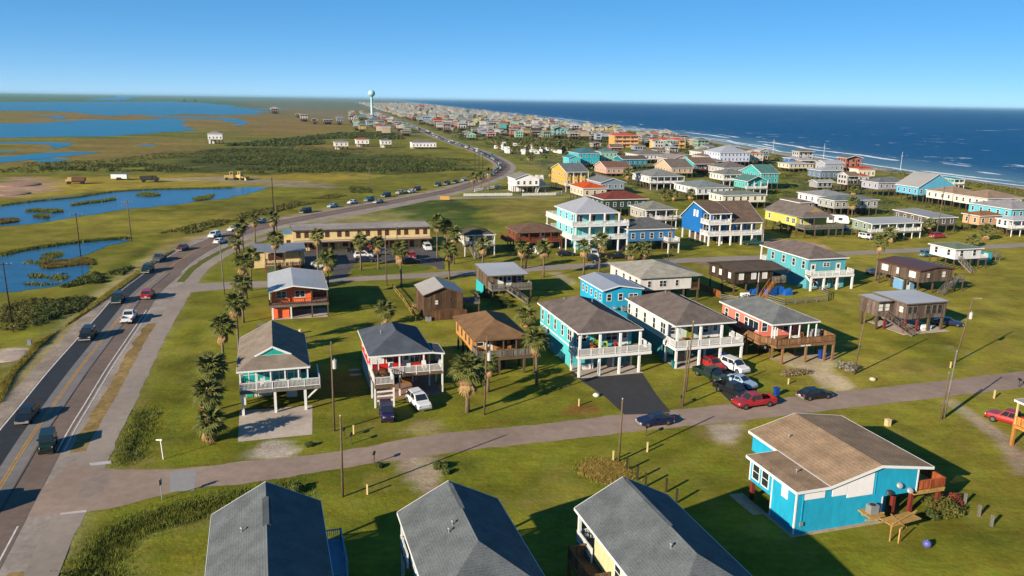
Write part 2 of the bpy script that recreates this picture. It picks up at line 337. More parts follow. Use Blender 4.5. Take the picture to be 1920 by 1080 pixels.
def rng(i, a, b, c=.3, d=.7):
    r_ = N.new('ShaderNodeMapRange'); r_.inputs['From Min'].default_value = c; r_.inputs['From Max'].default_value = d; r_.inputs['To Min'].default_value = a; r_.inputs['To Max'].default_value = b; L.new(i, r_.inputs[0]); return r_.outputs[0]
def mul(a, b):
    k = N.new('ShaderNodeMath'); k.operation = 'MULTIPLY'; L.new(a, k.inputs[0]); L.new(b, k.inputs[1]); return k.outputs[0]
fac = mul(mul(rng(nz(1.6, 8, .75), .74, 1.26), rng(nz(.16, 5), .72, 1.28)), rng(nz(.02, 4), .82, 1.18))
fac = mul(fac, rng(nz(.7, 3, .6, (.35,2.2,1)), .88, 1.12))
vs = N.new('ShaderNodeVectorMath'); vs.operation = 'SCALE'; L.new(at.outputs['Color'], vs.inputs[0]); L.new(fac, vs.inputs['Scale'])
fac2 = rng(nz(.012, 7, .7, (.45,2.4,1)), .72, 1.3); vs2 = N.new('ShaderNodeVectorMath'); vs2.operation = 'SCALE'; L.new(vs.outputs[0], vs2.inputs[0]); L.new(fac2, vs2.inputs['Scale']); vs = vs2
hsv = N.new('ShaderNodeHueSaturation'); L.new(vs.outputs[0], hsv.inputs['Color']); L.new(rng(nz(.35, 6, .7), .47, .53), hsv.inputs['Hue'])
def mixc(a, col_, f):
    k = N.new('ShaderNodeMix'); k.data_type = 'RGBA'; L.new(f, k.inputs['Factor']); L.new(a, k.inputs['A']); k.inputs['B'].default_value = (*col_, 1); return k.outputs['Result']
sepc = N.new('ShaderNodeSeparateColor'); L.new(at.outputs['Color'], sepc.inputs[0])
isg = rng(sepc.outputs[2], 1, 0, .021, .049)          # only where the cover is grass
o1 = mixc(hsv.outputs[0], (.21,.158,.052), mul(isg, rng(nz(.11, 9, .72), 0, .55, .52, .68)))
o2 = mixc(o1, (.038,.06,.01), mul(isg, rng(nz(.085, 8, .7), 0, .6, .54, .7)))
o3 = mixc(o2, (.25,.19,.11), mul(isg, rng(nz(.23, 9, .75), 0, .8, .655, .72)))
L.new(o3, B.inputs['Base Color'])
bp = N.new('ShaderNodeBump'); bp.inputs['Strength'].default_value = .7; bp.inputs['Distance'].default_value = .12; L.new(nz(2.2, 6, .7), bp.inputs['Height']); L.new(bp.outputs[0], B.inputs['Normal'])
me.materials.append(gm)
tag(link(bpy.data.objects.new('ground', me)), 'olive green mown lawns, marsh and scrub along the coast', kind='structure')

# ---------------------------------------------------------------- sea, bay and marsh ponds
def watermat(name, c, c2, s, bump, foam=False, rough=.14, spec=.5):
    m = bpy.data.materials.new(name); m.use_nodes = True; t = m.node_tree; N = t.nodes; L = t.links; b = N['Principled BSDF']
    b.inputs['Roughness'].default_value = rough; b.inputs['Specular IOR Level'].default_value = spec
    ge = N.new('ShaderNodeTexCoord'); mp = N.new('ShaderNodeMapping'); mp.inputs['Scale'].default_value = s; L.new(ge.outputs['Object'], mp.inputs[0])
    n = N.new('ShaderNodeTexNoise'); n.inputs['Scale'].default_value = 1; n.inputs['Detail'].default_value = 8; n.inputs['Roughness'].default_value = .68; L.new(mp.outputs[0], n.inputs['Vector'])
    rp = N.new('ShaderNodeValToRGB'); rp.color_ramp.elements[0].position = .36; rp.color_ramp.elements[1].position = .66
    rp.color_ramp.elements[0].color = (*c, 1); rp.color_ramp.elements[1].color = (*c2, 1); L.new(n.outputs[0], rp.inputs[0])
    bp = N.new('ShaderNodeBump'); bp.inputs['Strength'].default_value = bump; bp.inputs['Distance'].default_value = .4; L.new(n.outputs[0], bp.inputs['Height']); L.new(bp.outputs[0], b.inputs['Normal'])
    out = rp.outputs[0]
    if foam:
        a = N.new('ShaderNodeAttribute'); a.attribute_name = 'foam'
        n2 = N.new('ShaderNodeTexNoise'); n2.inputs['Scale'].default_value = .35; n2.inputs['Detail'].default_value = 8; n2.inputs['Roughness'].default_value = .75; L.new(ge.outputs['Object'], n2.inputs['Vector'])
        k = N.new('ShaderNodeMath'); k.operation = 'MULTIPLY_ADD'; L.new(n2.outputs[0], k.inputs[0]); k.inputs[1].default_value = 1.2; L.new(a.outputs['Fac'], k.inputs[2])
        r2 = N.new('ShaderNodeMapRange'); r2.inputs['From Min'].default_value = 1.05; r2.inputs['From Max'].default_value = 1.34; L.new(k.outputs[0], r2.inputs[0])
        sh = N.new('ShaderNodeAttribute'); sh.attribute_name = 'shoal'
        m1 = N.new('ShaderNodeMix'); m1.data_type = 'RGBA'; L.new(sh.outputs['Fac'], m1.inputs['Factor']); L.new(out, m1.inputs['A']); m1.inputs['B'].default_value = (.11,.20,.24,1)
        m2 = N.new('ShaderNodeMix'); m2.data_type = 'RGBA'; L.new(r2.outputs[0], m2.inputs['Factor']); L.new(m1.outputs['Result'], m2.inputs['A']); m2.inputs['B'].default_value = (.62,.64,.66,1); out = m2.outputs['Result']
    L.new(out, b.inputs['Base Color']); return m
# sea: a mesh in shore coordinates (a = along the beach, e = metres offshore)
av = np.concatenate([np.arange(150, 1300, 4.), np.geomspace(1304, 60000, 220)])
ev = np.concatenate([np.arange(-6, 150, 1.6), np.geomspace(151, 45000, 130)])
A, Ee = np.meshgrid(av, ev); SX = np.interp(A, shy, shx)+Ee; SY = A
foam = np.zeros(A.shape)
for c0, wd, th, sd in ((4,2.5,.2,1),(16,3.2,.42,2),(32,3.6,.46,3),(50,4.2,.40,4),(68,3.6,.50,5),(92,3,.57,6),(120,3,.62,7)):
    cc = c0+(fbm(A, A*0, 60, sd)-.47)*14; seg = np.clip((fbm(A, A*0+sd*31, 70, sd+40)-th)*9, 0, 1)
    foam = np.maximum(foam, np.exp(-((Ee-cc)/wd)**2)*seg)
foam = np.maximum(foam, .75*(fbm(SX, SY, 22, 77) > .62)*(Ee > 60)*(Ee < 900)*np.clip(fbm(SX, SY, 6, 78)*2-.5, 0, 1))
shoal = np.clip(1-Ee/95, 0, 1)**1.3*.85*(.6+.8*fbm(SX, SY, 40, 9))+.12*np.clip(1-Ee/260, 0, 1)
me = bpy.data.meshes.new('sea'); n1, n2 = A.shape
zz = np.full(A.shape, -.55)+.35*np.exp(-((Ee-64)/5)**2)+(fbm(SX, SY, 9, 3)-.47)*.5*np.exp(-Ee/700)
me.vertices.add(n1*n2); me.vertices.foreach_set('co', np.stack([SX, SY, zz], -1).astype(np.float32).ravel())
idx = np.arange(n1*n2).reshape(n1, n2); q = np.stack([idx[:-1,:-1], idx[1:,:-1], idx[1:,1:], idx[:-1,1:]], -1).reshape(-1, 4)[:, ::-1]
me.loops.add(q.size); me.loops.foreach_set('vertex_index', q.ravel().astype(np.int32)); me.polygons.add(len(q)); me.polygons.foreach_set('loop_start', np.arange(0, q.size, 4, dtype=np.int32)); me.update()
me.polygons.foreach_set('use_smooth', np.ones(len(q), bool))
for nm, arr in (('foam', foam), ('shoal', np.clip(shoal, 0, 1))):
    a_ = me.attributes.new(nm, 'FLOAT', 'POINT'); a_.data.foreach_set('value', arr.astype(np.float32).ravel())
me.materials.append(watermat('sea_water', (.0,.040,.118), (.0,.064,.175), (.05,.16,.1), .3, True, .45, .03))
tag(link(bpy.data.objects.new('sea', me)), 'deep blue sea with white surf lines along the beach', kind='structure')
BAY = watermat('bay_water', (.010,.098,.170), (.018,.138,.222), (.02,.06,.1), .1, rough=.3, spec=.1)
POND = watermat('pond_water', (.009,.052,.105), (.022,.088,.16), (.12,.3,.1), .08, rough=.2, spec=.2)
def water(name, pts, mt, z, label, jit=0., step=8., sub=5):
    p = []
    for i in range(len(pts)):
        (ax, ay), (bx, by) = pts[i], pts[(i+1) % len(pts)]; l = math.hypot(bx-ax, by-ay); nx_, ny_ = -(by-ay)/(l+1e-6), (bx-ax)/(l+1e-6)
        for k in range(sub):
            t = k/sub; d = (mnoise.noise((i*1.7+t*2.3, len(pts)*.37, 2.))*.15+mnoise.noise((i*5.1+t*7., 4., len(pts)*.21))*.07)*min(l, 500)*math.sin(math.pi*t)**.5
            p.append((ax+(bx-ax)*t+nx_*d, ay+(by-ay)*t+ny_*d))
    b = MB(); b.poly([(x, y, z) for x, y in p]); o = b.build(name, mt); tag(o, label, kind='structure'); return o
water('bay', [(-1738.1, 1952.1), (-1757.5, 2532.2), (-1932.9, 3075.1), (-1929.6, 3635.8), (-1908.8, 4617.1), (-1351.9, 3673.2), (-835.0, 2587.2), (-617.3, 2012.7), (-557.3, 1760.0), (-575.3, 1616.6), (-664.2, 1654.0), (-649.3, 1494.7), (-719.0, 1539.8), (-696.9, 1403.5), (-842.1, 1602.1), (-949.5, 1701.3), (-1009.8, 1709.4), (-1166.0, 1677.3), (-1249.1, 1400.6)], BAY, .15, 'wide blue bay beyond the marsh islands', 10, 20)
water('bay', [(-753.9, 842.2), (-633.1, 1001.9), (-609.1, 1028.0), (-616.2, 1101.4), (-625.5, 1218.5), (-566.1, 1194.0), (-558.8, 1266.2), (-570.5, 1332.6), (-526.7, 1289.2), (-444.4, 1100.8), (-388.2, 976.5), (-354.5, 872.3), (-360.0, 813.1), (-367.4, 772.2), (-374.1, 735.1), (-405.0, 712.8), (-432.8, 682.4), (-529.1, 588.5)], BAY, .12, 'blue bay water before the marsh islands', 4, 12)
water('river', [(-2550.0, 4866.9), (-4236.5, 8684.4), (-10141.4, 21080.0), (-11283.9, 24689.1), (-8689.8, 19175.0), (-3155.1, 6735.0), (-2267.7, 4707.7)], BAY, .18, 'distant river mouth winding into the bay', 0, 60)
water('channel', [(-659.5, 1411.8), (-597.5, 1440.3), (-533.8, 1446.2), (-451.9, 1342.6), (-382.8, 1163.5), (-354.6, 1056.2), (-368.2, 1071.5), (-414.0, 1201.2), (-497.7, 1347.7), (-557.2, 1342.6)], BAY, .10, 'narrow tidal channel curling through brown marsh', 1, 10)
water('channel', [(-420.9, 624.2), (-379.6, 637.8), (-341.8, 629.8), (-325.7, 586.8), (-315.9, 551.0), (-329.7, 578.8), (-351.8, 607.4), (-378.0, 614.3), (-408.0, 604.8)], BAY, .09, 'thin bent tidal creek at the left edge', 1, 8)
water('channel', [(-302.8, 446.7), (-280.8, 439.9), (-277.3, 469.1), (-274.0, 497.2), (-273.6, 539.1), (-293.8, 533.7), (-303.6, 520.2), (-305.4, 489.5), (-317.2, 468.4)], BAY, .09, 'lower tidal creek running in from the left', 1, 8)
water('pool', [(-781.2, 1309.0), (-779.4, 1379.0), (-734.4, 1326.6), (-665.4, 1206.9), (-682.3, 1211.9), (-750.9, 1312.9)], BAY, .16, 'small pale pool on the brown marsh island', 0, 20)
water('pond', [(-179.0, 260.8), (-173.9, 269.5), (-174.4, 288.8), (-165.7, 305.2), (-157.1, 321.3), (-140.8, 333.8), (-120.4, 339.1), (-104.8, 343.7), (-104.7, 325.2), (-107.8, 303.0), (-114.5, 293.8), (-123.7, 278.9), (-133.6, 261.2), (-138.3, 247.2), (-142.5, 234.6), (-148.4, 228.8), (-154.0, 223.3)], POND, .05, 'long narrow pond behind the two power poles', .5, 3)
water('pond', [(-121.2, 182.1), (-121.7, 186.2), (-120.8, 192.4), (-117.6, 198.8), (-113.2, 205.3), (-108.7, 209.5), (-103.8, 212.4), (-102.2, 210.7), (-102.2, 205.6), (-104.0, 201.5), (-103.1, 194.0), (-103.0, 188.2), (-104.3, 182.1), (-106.5, 178.1), (-105.3, 174.1), (-102.4, 172.7), (-99.9, 175.3), (-97.9, 178.5), (-94.5, 175.8), (-92.3, 169.6), (-91.4, 163.7), (-91.0, 157.9), (-92.6, 155.5), (-95.2, 153.3), (-97.3, 151.1), (-99.3, 150.6), (-100.6, 149.9)], POND, .05, 'marsh pond beside the highway with drowned poles', .4, 2)

for lb, pts in (('small marsh pool below the lower creek', [(-277.8, 464.7), (-272.0, 479.1), (-259.4, 473.2), (-258.0, 456.7), (-265.4, 451.1)]), ('sliver of water in the marsh right of the creeks', [(-292.3, 625.9), (-281.8, 633.0), (-273.0, 620.4), (-278.0, 608.0)]), ('thin pool at the left marsh edge', [(-345.1, 531.3), (-337.9, 535.5), (-325.2, 533.3), (-326.0, 523.0), (-337.2, 519.0)]), ('pale streak of water along the far bay shore', [(-698.1, 1963.0), (-672.3, 2081.8), (-601.0, 2069.8), (-605.4, 1912.6)]), ('narrow inlet right of the far bay', [(-841.8, 2412.9), (-778.8, 2684.1), (-686.4, 2505.8), (-723.3, 2286.6)])):
    water('pool', pts, BAY, .08, lb, 0)
# ---------------------------------------------------------------- roads, drives and markings
ASPH = mat('aged_asphalt', (.18,.132,.108), rough=.85, var=.16, scale=.9, bump=.15, spec=.2, big=.14)
ASPHD = mat('dark_lane_asphalt', (.032,.034,.038), rough=.7, var=.25, scale=.8, spec=.25)
ASPHG = mat('grey_asphalt', (.19,.18,.18), rough=.88, var=.14, scale=1.0, spec=.2, big=.14)
LANE = mat('frontage_asphalt', (.315,.265,.228), rough=.9, var=.12, scale=.8, spec=.15, big=.12)
STREET = mat('street_asphalt', (.315,.235,.19), rough=.9, var=.14, scale=.8, spec=.15, big=.16)
GRAVEL = mat('pale_gravel', (.33,.27,.22), rough=.95, var=.3, scale=2.2, spec=.05, big=.3)
SHELL = mat('shell_drive', (.50,.42,.36), rough=.95, var=.28, scale=1.6, spec=.05, big=.3)
DRYV = mat('dry_verge', (.27,.185,.075), rough=.95, var=.35, scale=1.3, spec=.05, big=.3)
TARV = mat('black_driveway', (.045,.046,.05), rough=.8, var=.15, scale=1, spec=.2, big=.12)
YEL = mat('yellow_line_paint', (.52,.26,.03), rough=.7, var=.3, scale=1.2)
WLINE = mat('white_line_paint', (.55,.52,.50), rough=.7, var=.25, scale=1.2)
SEAM = mat('tar_seam', (.02,.018,.018), rough=.6, var=.2)
def offset(pts, d):
    out = []
    for i, p in enumerate(pts):
        a = pts[max(i-1,0)]; b = pts[min(i+1,len(pts)-1)]; dx, dy = b[0]-a[0], b[1]-a[1]; l = math.hypot(dx,dy) or 1
        out.append((p[0]+dy/l*d, p[1]-dx/l*d))
    return out
def strip(name, left, right, mt, z, label=None, parent=None, kind='structure', jl=0., jr=0.):
    b = MB(); n = len(left)
    jt = lambda p, j, s: (p[0]+mnoise.noise((p[0]*.5,p[1]*.5,s))*j, p[1]+mnoise.noise((p[0]*.5,p[1]*.5,s+5))*j, z)
    vs = [jt(p, jl, 1) for p in left]+[jt(p, jr, 2) for p in right]
    b.add(vs, [(n+i, n+i+1, i+1, i) for i in range(n-1)])
    o = b.build(name, mt, parent)
    if parent is None: tag(o, label, kind=kind)
    return o
def band(name, c, d0, d1, mt, z, label=None, parent=None, jl=0., jr=0.): return strip(name, offset(c, d0), offset(c, d1), mt, z, label, parent, jl=jl, jr=jr)
def patch(name, pts, mt, z, label, jit=.25, step=.8, sm=True, kind='structure'):
    p = smooth(pts, step, True) if sm else pts
    p = [(x+mnoise.noise((x*.8,y*.8,3.))*jit, y+mnoise.noise((x*.8,y*.8,8.))*jit) for x, y in p]
    b = MB(); b.poly([(x, y, z) for x, y in p]); o = b.build(name, mt); tag(o, label, kind=kind); return o
near = [p for p in HWS if p[1] < 172]; mid = [p for p in HWS if 170 < p[1] < 460]
farr = [p for p in HWS if p[1] >= 178]
hw = band('highway', HWS, -4.1, 4.0, ASPH, .014, 'two lane highway bending away along the coast')
band('lane_surface', near, -4.05, -1.2, ASPHD, .02, parent=hw); band('lane_surface', near, 1.2, 4.0, ASPH, .02, parent=hw)
band('lane_surface', near, -1.2, 1.2, ASPHG, .0185, parent=hw)
band('edge_line', HWS[:900], -4.0, -3.82, WLINE, .025, parent=hw)
band('edge_line', [p for p in near if p[1] < 66], 3.55, 3.7, WLINE, .025, parent=hw); band('edge_line', [p for p in HWS if 79 < p[1] < 142], 3.55, 3.7, WLINE, .025, parent=hw)
band('edge_line', [p for p in HWS if 79 < p[1] < 142], 4.25, 4.37, WLINE, .025, parent=hw); band('edge_line', [p for p in HWS if 168 < p[1] < 330], 3.75, 3.9, WLINE, .025, parent=hw)
for d in (-.2, .08): band('centre_line', HWS[:900], d, d+.13, YEL, .025, parent=hw)
band('tar_seam', near, 1.35, 1.5, SEAM, .025, parent=hw, jl=.08, jr=.08)
band('road_shoulder', HWS, -6.2, -4.1, GRAVEL, .008, 'grey gravel shoulder on the marsh side of the highway', jl=.5)
band('road_shoulder', HWS, 4.0, 7.2, mat('pale_shoulder',(.33,.285,.25),rough=.95,var=.2,scale=1.5,spec=.05,big=.2), .006, 'pale shoulder on the house side of the highway', jr=.4)
LR = smooth([(-35.3, 53.9), (-36.3, 57.6), (-38.8, 65.3), (-39.4, 67.9)]+[(-44.4, 84.4), (-48.0, 97.2), (-54.9, 121.0)]+[(-62.9, 151.3), (-65.9, 164.5), (-68.5, 178.2), (-69.4, 196.8)]+[(-68.5,206),(-64.5,226),(-57,250),(-48,272),(-37,296),(-28,318)], 1.5)
LL = [(p[0]-w_*.97, p[1]-w_*.3) for p, w_ in zip(LR, [2.7]*len(LR))]
strip('frontage_lane', offset(LR, -2.7), LR, LANE, .010, 'pale frontage lane running beside the highway', jr=.3)
vg = [p for p in LR if 81 < p[1] < 133]; strip('verge', offset(vg, -4.4), offset(vg, -2.75), DRYV, .0125, 'strip of dry brown grass between highway and lane', jl=.6, jr=.25)
vg = [p for p in LR if p[1] < 60]; strip('verge', offset(vg, -4.2), offset(vg, -2.75), DRYV, .0125, 'strip of dry grass beside the lane near the corner', jl=.6, jr=.25)
vg = [p for p in LR if 163 < p[1] < 205]; strip('verge', offset(vg, -4.4), offset(vg, -2.8), mat('green_verge',(.12,.13,.025),rough=.95,var=.3,scale=1.3,spec=.05), .0125, 'grass island between the highway bend and the lane', jl=.3, jr=.25)
# streets
BU = smooth([(-46,77.5)]+[(-41.1, 76.5), (-35.6, 76.7), (-30.9, 77.8), (-28.1, 79.0), (-23.6, 80.0), (-17.5, 82.3)]+[(-8.9,86.6),(2.8,90),(13.6,93.6),(26.2,97.2),(44.7,103.3),(59.2,107.6),(74,112.6),(110,123.7),(170,142)], 1.2)
BL_ = smooth([(-46,66.5)]+[(-38.6, 67.9), (-33.9, 71.0), (-31.6, 72.4), (-24.9, 74.4), (-16.6, 78.0)]+[(-5.5,82.1),(2.7,84.7),(15.5,88.6),(32.1,93.5),(42,96.7),(56,101.1),(72,106.1),(112,118.4),(172,137)], 1.2)
k = min(len(BU), len(BL_))
def resample(p, n):
    p = np.array(p); d = np.r_[0, np.cumsum(np.hypot(*np.diff(p, axis=0).T))]; t = np.linspace(0, d[-1], n); return list(zip(np.interp(t, d, p[:,0]), np.interp(t, d, p[:,1])))
strip('street', resample(BU, 190), resample(BL_, 190), STREET, .016, 'narrow pinkish street running past the front row of houses', jl=.3, jr=.3)
MU = smooth([(-68.5,160),(-60,163),(-48,165.5),(-38,168.5),(-26,173),(-12,178.2),(7,185.6),(40,197),(64,203.6),(84,209.7),(110,218),(150,230.5),(220,252)], 1.5)
ML = smooth([(-66.5,150.5),(-60,155.5),(-50,159.3),(-38,164),(-26,168.2),(-12,172.6),(7,179.6),(40,191.4),(64,198.4),(84,204.6),(110,212.4),(150,224.8),(220,246)], 1.5)
strip('street', resample(MU, 180), resample(ML, 180), LANE, .016, 'pale back street running behind the second row of houses', jl=.3, jr=.3)
CU = [(-37.8, 309.7), (-34.0, 313.3), (-28.2, 317.7), (-20.8, 318.7), (-0.6, 323.4), (11.2, 322.3), (23.3, 326.8)]
CL = [(-41.0, 303.0), (-35.4, 306.7), (-28.5, 309.7), (-20.5, 313.4), (-0.6, 318.9), (11.1, 318.7), (23.1, 323.1)]
strip('street', resample(smooth(CU,2), 60), resample(smooth(CL,2), 60), LANE, .016, 'side street by the white picket fence', jl=.3, jr=.3)
patch('driveway', [(-30.6, 83.7), (-33.5, 92.9), (-25.0, 95.1), (-22.8, 86.1)], CONC, .020, 'pale concrete parking slab under the teal house', .02, sm=False)
patch('road_patch', [(-35.1, 76.1), (-32.5, 76.7), (-31.0, 72.2), (-33.2, 71.8)], mat('concrete_patch',(.30,.29,.29),rough=.9,var=.08), .021, 'square pale patch in the street near the corner', .1, sm=False)
patch('driveway', [(8.6, 109.0), (9.6, 109.9), (18.8, 113.1), (19.1, 107.2), (19.5, 100.9), (20.3, 94.9), (17.8, 94.1), (14.3, 93.7), (12.6, 99.6), (10.7, 104.1)], TARV, .020, 'black asphalt driveway in front of the aqua house', .08, sm=False)
patch('driveway', [(23.4, 114.5), (27.3, 114.1), (28.0, 110.0), (28.2, 104.4), (28.8, 98.9), (31.8, 99.1), (33.0, 105.7), (32.7, 110.2), (32.4, 115.0), (28.9, 117.4)], TARV, .020, 'dark driveway packed with cars by the grey house', .1, sm=False)
patch('car_park', [(-52.1, 197.8), (-40.0, 202.6), (-24.6, 211.9), (-21.3, 208.2), (-15.6, 182.6), (-17.2, 179.4), (-19.5, 183.8), (-35.1, 187.3), (-36.7, 176.4), (-35.9, 169.5), (-39.3, 169.2), (-40.3, 176.1), (-46.8, 177.0)], mat('parking_asphalt',(.085,.078,.08),rough=.85,var=.2,scale=.8,big=.2), .013, 'dark car park in front of the yellow motel', .2)
patch('grass_island', [(-36.0, 174.3), (-34.8, 177.3), (-21.9, 183.3), (-19.0, 182.3), (-19.5, 178.5), (-26.8, 174.0), (-32.9, 172.2)], mat('island_grass',(.12,.15,.02),rough=.95,var=.3,scale=1.2,spec=.05), .019, 'grass island between the car park and the back street', .3)
patch('stop_line', [(-41.6, 67.4), (-39.5, 68.0), (-39.3, 67.6), (-41.4, 67.0)], mat('pale_concrete_bar',(.5,.47,.46),rough=.9,var=.15), .022, 'pale concrete bar across the lane end below the street', .06, sm=False)
patch('stop_line', [(-44.3, 77.8), (-42.3, 78.4), (-41.9, 77.7), (-43.9, 77.2)], mat('pale_concrete_bar',(.5,.47,.46)), .022, 'pale concrete bar across the lane end above the street', .06, sm=False)
patch('mud_puddle', [(-42.9, 74.5), (-42.4, 75.8), (-40.7, 75.1), (-39.9, 72.7), (-40.1, 70.9), (-41.4, 70.2), (-42.2, 72.4)], mat('worn_crossing',(.27,.21,.175),rough=.8,var=.2,scale=.9), .018, 'worn patched asphalt where street meets highway', .5)

# ---------------------------------------------------------------- house kit
def roof_geo(kind, W, L, ze, s, p=None):
    """list of upward roof polygons in the eave frame (u right, v back) and the height function"""
    z = lambda h: ze+s*h
    if kind == 'hip':
        if L >= W:
            a, b, h = (W/2, W/2), (W/2, L-W/2), W/2
            P = [[(0,0,ze),(W,0,ze),(*a,z(h))], [(W,0,ze),(W,L,ze),(*b,z(h)),(*a,z(h))], [(W,L,ze),(0,L,ze),(*b,z(h))], [(0,L,ze),(0,0,ze),(*a,z(h)),(*b,z(h))]]
        else:
            h = L/2; a, b = (h, h), (W-h, h)
            P = [[(0,0,ze),(W,0,ze),(*b,z(h)),(*a,z(h))], [(W,0,ze),(W,L,ze),(*b,z(h))], [(W,L,ze),(0,L,ze),(*a,z(h)),(*b,z(h))], [(0,L,ze),(0,0,ze),(*a,z(h))]]
        H = lambda u, v: z(min(u, W-u, v, L-v))
    elif kind == 'hipf':      # hip at the front, gable at the back
        h = W/2; a = (h, min(h, L*.6)); 
        P = [[(0,0,ze),(W,0,ze),(*a,z(h))], [(W,0,ze),(W,L,ze),(h,L,z(h)),(*a,z(h))], [(0,L,ze),(0,0,ze),(*a,z(h)),(h,L,z(h))]]
        H = lambda u, v: z(min(u, W-u, v*h/a[1]))
    elif kind == 'hipb':      # gable at the front, hip at the back
        h = W/2; a = (h, L-h)
        P = [[(W,L,ze),(0,L,ze),(*a,z(h))], [(W,0,ze),(W,L,ze),(*a,z(h)),(h,0,z(h))], [(0,L,ze),(0,0,ze),(h,0,z(h)),(*a,z(h))]]
        H = lambda u, v: z(min(u, W-u, L-v))
    elif kind == 'gv':
        r = (p or .5)*W; zr = z(r)
        P = [[(0,L,ze),(0,0,ze),(r,0,zr),(r,L,zr)], [(W,0,ze),(W,L,ze),(r,L,zr),(r,0,zr)]]
        H = lambda u, v: ze+(zr-ze)*(u/r if u < r else (W-u)/(W-r))
    elif kind == 'gu':
        r = (p or .5)*L; zr = z(r)
        P = [[(0,0,ze),(W,0,ze),(W,r,zr),(0,r,zr)], [(W,L,ze),(0,L,ze),(0,r,zr),(W,r,zr)]]
        H = lambda u, v: ze+(zr-ze)*(v/r if v < r else (L-v)/(L-r))
    elif kind == 'dutch':     # main gable over v>d with a hipped skirt in front
        d, zs = p; h = W/2; hz = zs-ze; us = hz/s
        P = [[(0,0,ze),(W,0,ze),(W-us,d,zs),(us,d,zs)],
             [(W,0,ze),(W,L,ze),(h,L,z(h)),(h,d,z(h)),(W-us,d,zs)], [(0,L,ze),(0,0,ze),(us,d,zs),(h,d,z(h)),(h,L,z(h))]]
        H = lambda u, v: min(z(min(u, W-u)), ze+v*hz/d if v < d else 99)
    elif kind == 'sv':        # single slope rising to the back
        P = [[(0,0,ze),(W,0,ze),(W,L,z(L)),(0,L,z(L))]]; H = lambda u, v: z(v)
    elif kind == 'su':        # single slope rising to the right
        P = [[(0,0,ze),(W,0,z(W)),(W,L,z(W)),(0,L,ze)]]; H = lambda u, v: z(u)
    else: raise ValueError(kind)
    return P, H
def roof_parts(P, root, rm, fm, th=.16, names=('roof', 'fascia'), band_h=.2):
    b = MB(); ed = {}
    rd = lambda q: tuple(round(c, 3) for c in q)
    for pl_ in P:
        b.poly(pl_); b.poly([(x, y, z-th) for x, y, z in pl_][::-1])
        for i in range(len(pl_)):
            a, c = pl_[i], pl_[(i+1) % len(pl_)]
            if (rd(c), rd(a)) in ed: del ed[(rd(c), rd(a))]
            else: ed[(rd(a), rd(c))] = (a, c)
    f = MB()
    for a, c in ed.values():
        b.poly([a, (a[0],a[1],a[2]-th), (c[0],c[1],c[2]-th), c])
        dx, dy = c[0]-a[0], c[1]-a[1]; l = math.hypot(dx, dy)
        if l < .01: continue
        ox, oy = dy/l, -dx/l; o0, o1 = .004, .05
        q = []
        for o_ in (o0, o1):
            for pt in (a, c):
                for dz in (.015, -band_h): q.append((pt[0]+ox*o_, pt[1]+oy*o_, pt[2]+dz))
        f.add(q, [(0,2,3,1),(4,5,7,6),(0,4,6,2),(1,3,7,5),(0,1,5,4),(2,6,7,3)])
    r = b.build(names[0], rm, root); f.build(names[1], fm, root)
    return r
def wall_part(root, u0, u1, v0, v1, zb, H, wm, name='wall', top=None):
    b = MB(); n = 12
    def side(p, q):
        pts = [(p[0]+(q[0]-p[0])*i/n, p[1]+(q[1]-p[1])*i/n) for i in range(n+1)]
        tops = [(x, y, (top if top is not None else H(x, y)-.1)) for x, y in pts]
        b.poly([(p[0],p[1],zb),(q[0],q[1],zb)]+tops[::-1])
    side((u0,v0),(u1,v0)); side((u1,v0),(u1,v1)); side((u1,v1),(u0,v1)); side((u0,v1),(u0,v0))
    b.poly([(u0,v0,zb),(u0,v1,zb),(u1,v1,zb),(u1,v0,zb)])
    if top is not None: b.poly([(u0,v0,top),(u1,v0,top),(u1,v1,top),(u0,v1,top)])
    return b.build(name, wm, root)
WC = {}
def win_mesh(w, h, fm, gm, style):
    k = (round(w,2), round(h,2), fm.name, gm.name, style)
    if k in WC: return WC[k]
    f = MB(); t = .1
    f.box(-w/2-t, w/2+t, -.05, .02, h, h+t); f.box(-w/2-t, w/2+t, -.07, .02, -t, 0)
    f.box(-w/2-t, -w/2, -.05, .02, 0, h); f.box(w/2, w/2+t, -.05, .02, 0, h)
    if style == 'sash': f.box(-w/2, w/2, -.04, .02, h*.5-.03, h*.5+.03)
    if style == 'pair': f.box(-.05, .05, -.045, .02, 0, h); f.box(-w/2, -.05, -.04, .02, h*.5-.03, h*.5+.03); f.box(.05, w/2, -.04, .02, h*.5-.03, h*.5+.03)
    if style == 'grid':
        n = max(2, int(w/.9))
        for i in range(1, n): f.box(-w/2+w*i/n-.03, -w/2+w*i/n+.03, -.04, .02, 0, h)
    g = MB(); g.box(-w/2+.002, w/2-.002, -.018, .01, .002, h-.002)
    WC[k] = (f.mesh('window', fm), g.mesh('pane', gm)); return WC[k]
ROT = {'F':0, 'L':-math.pi/2, 'R':math.pi/2, 'B':math.pi}
def window(root, face, t, pos, z, w=.95, h=1.35, fm=None, gm=None, style='sash', name='window'):
    fm = fm or WHITE; gm = gm or GLASS
    a, g = win_mesh(w, h, fm, gm, style)
    loc = (t, pos, z) if face in 'FB' else (pos, t, z)
    o = place(name, a, root, loc, (0,0,ROT[face])); place('pane', g, o); return o
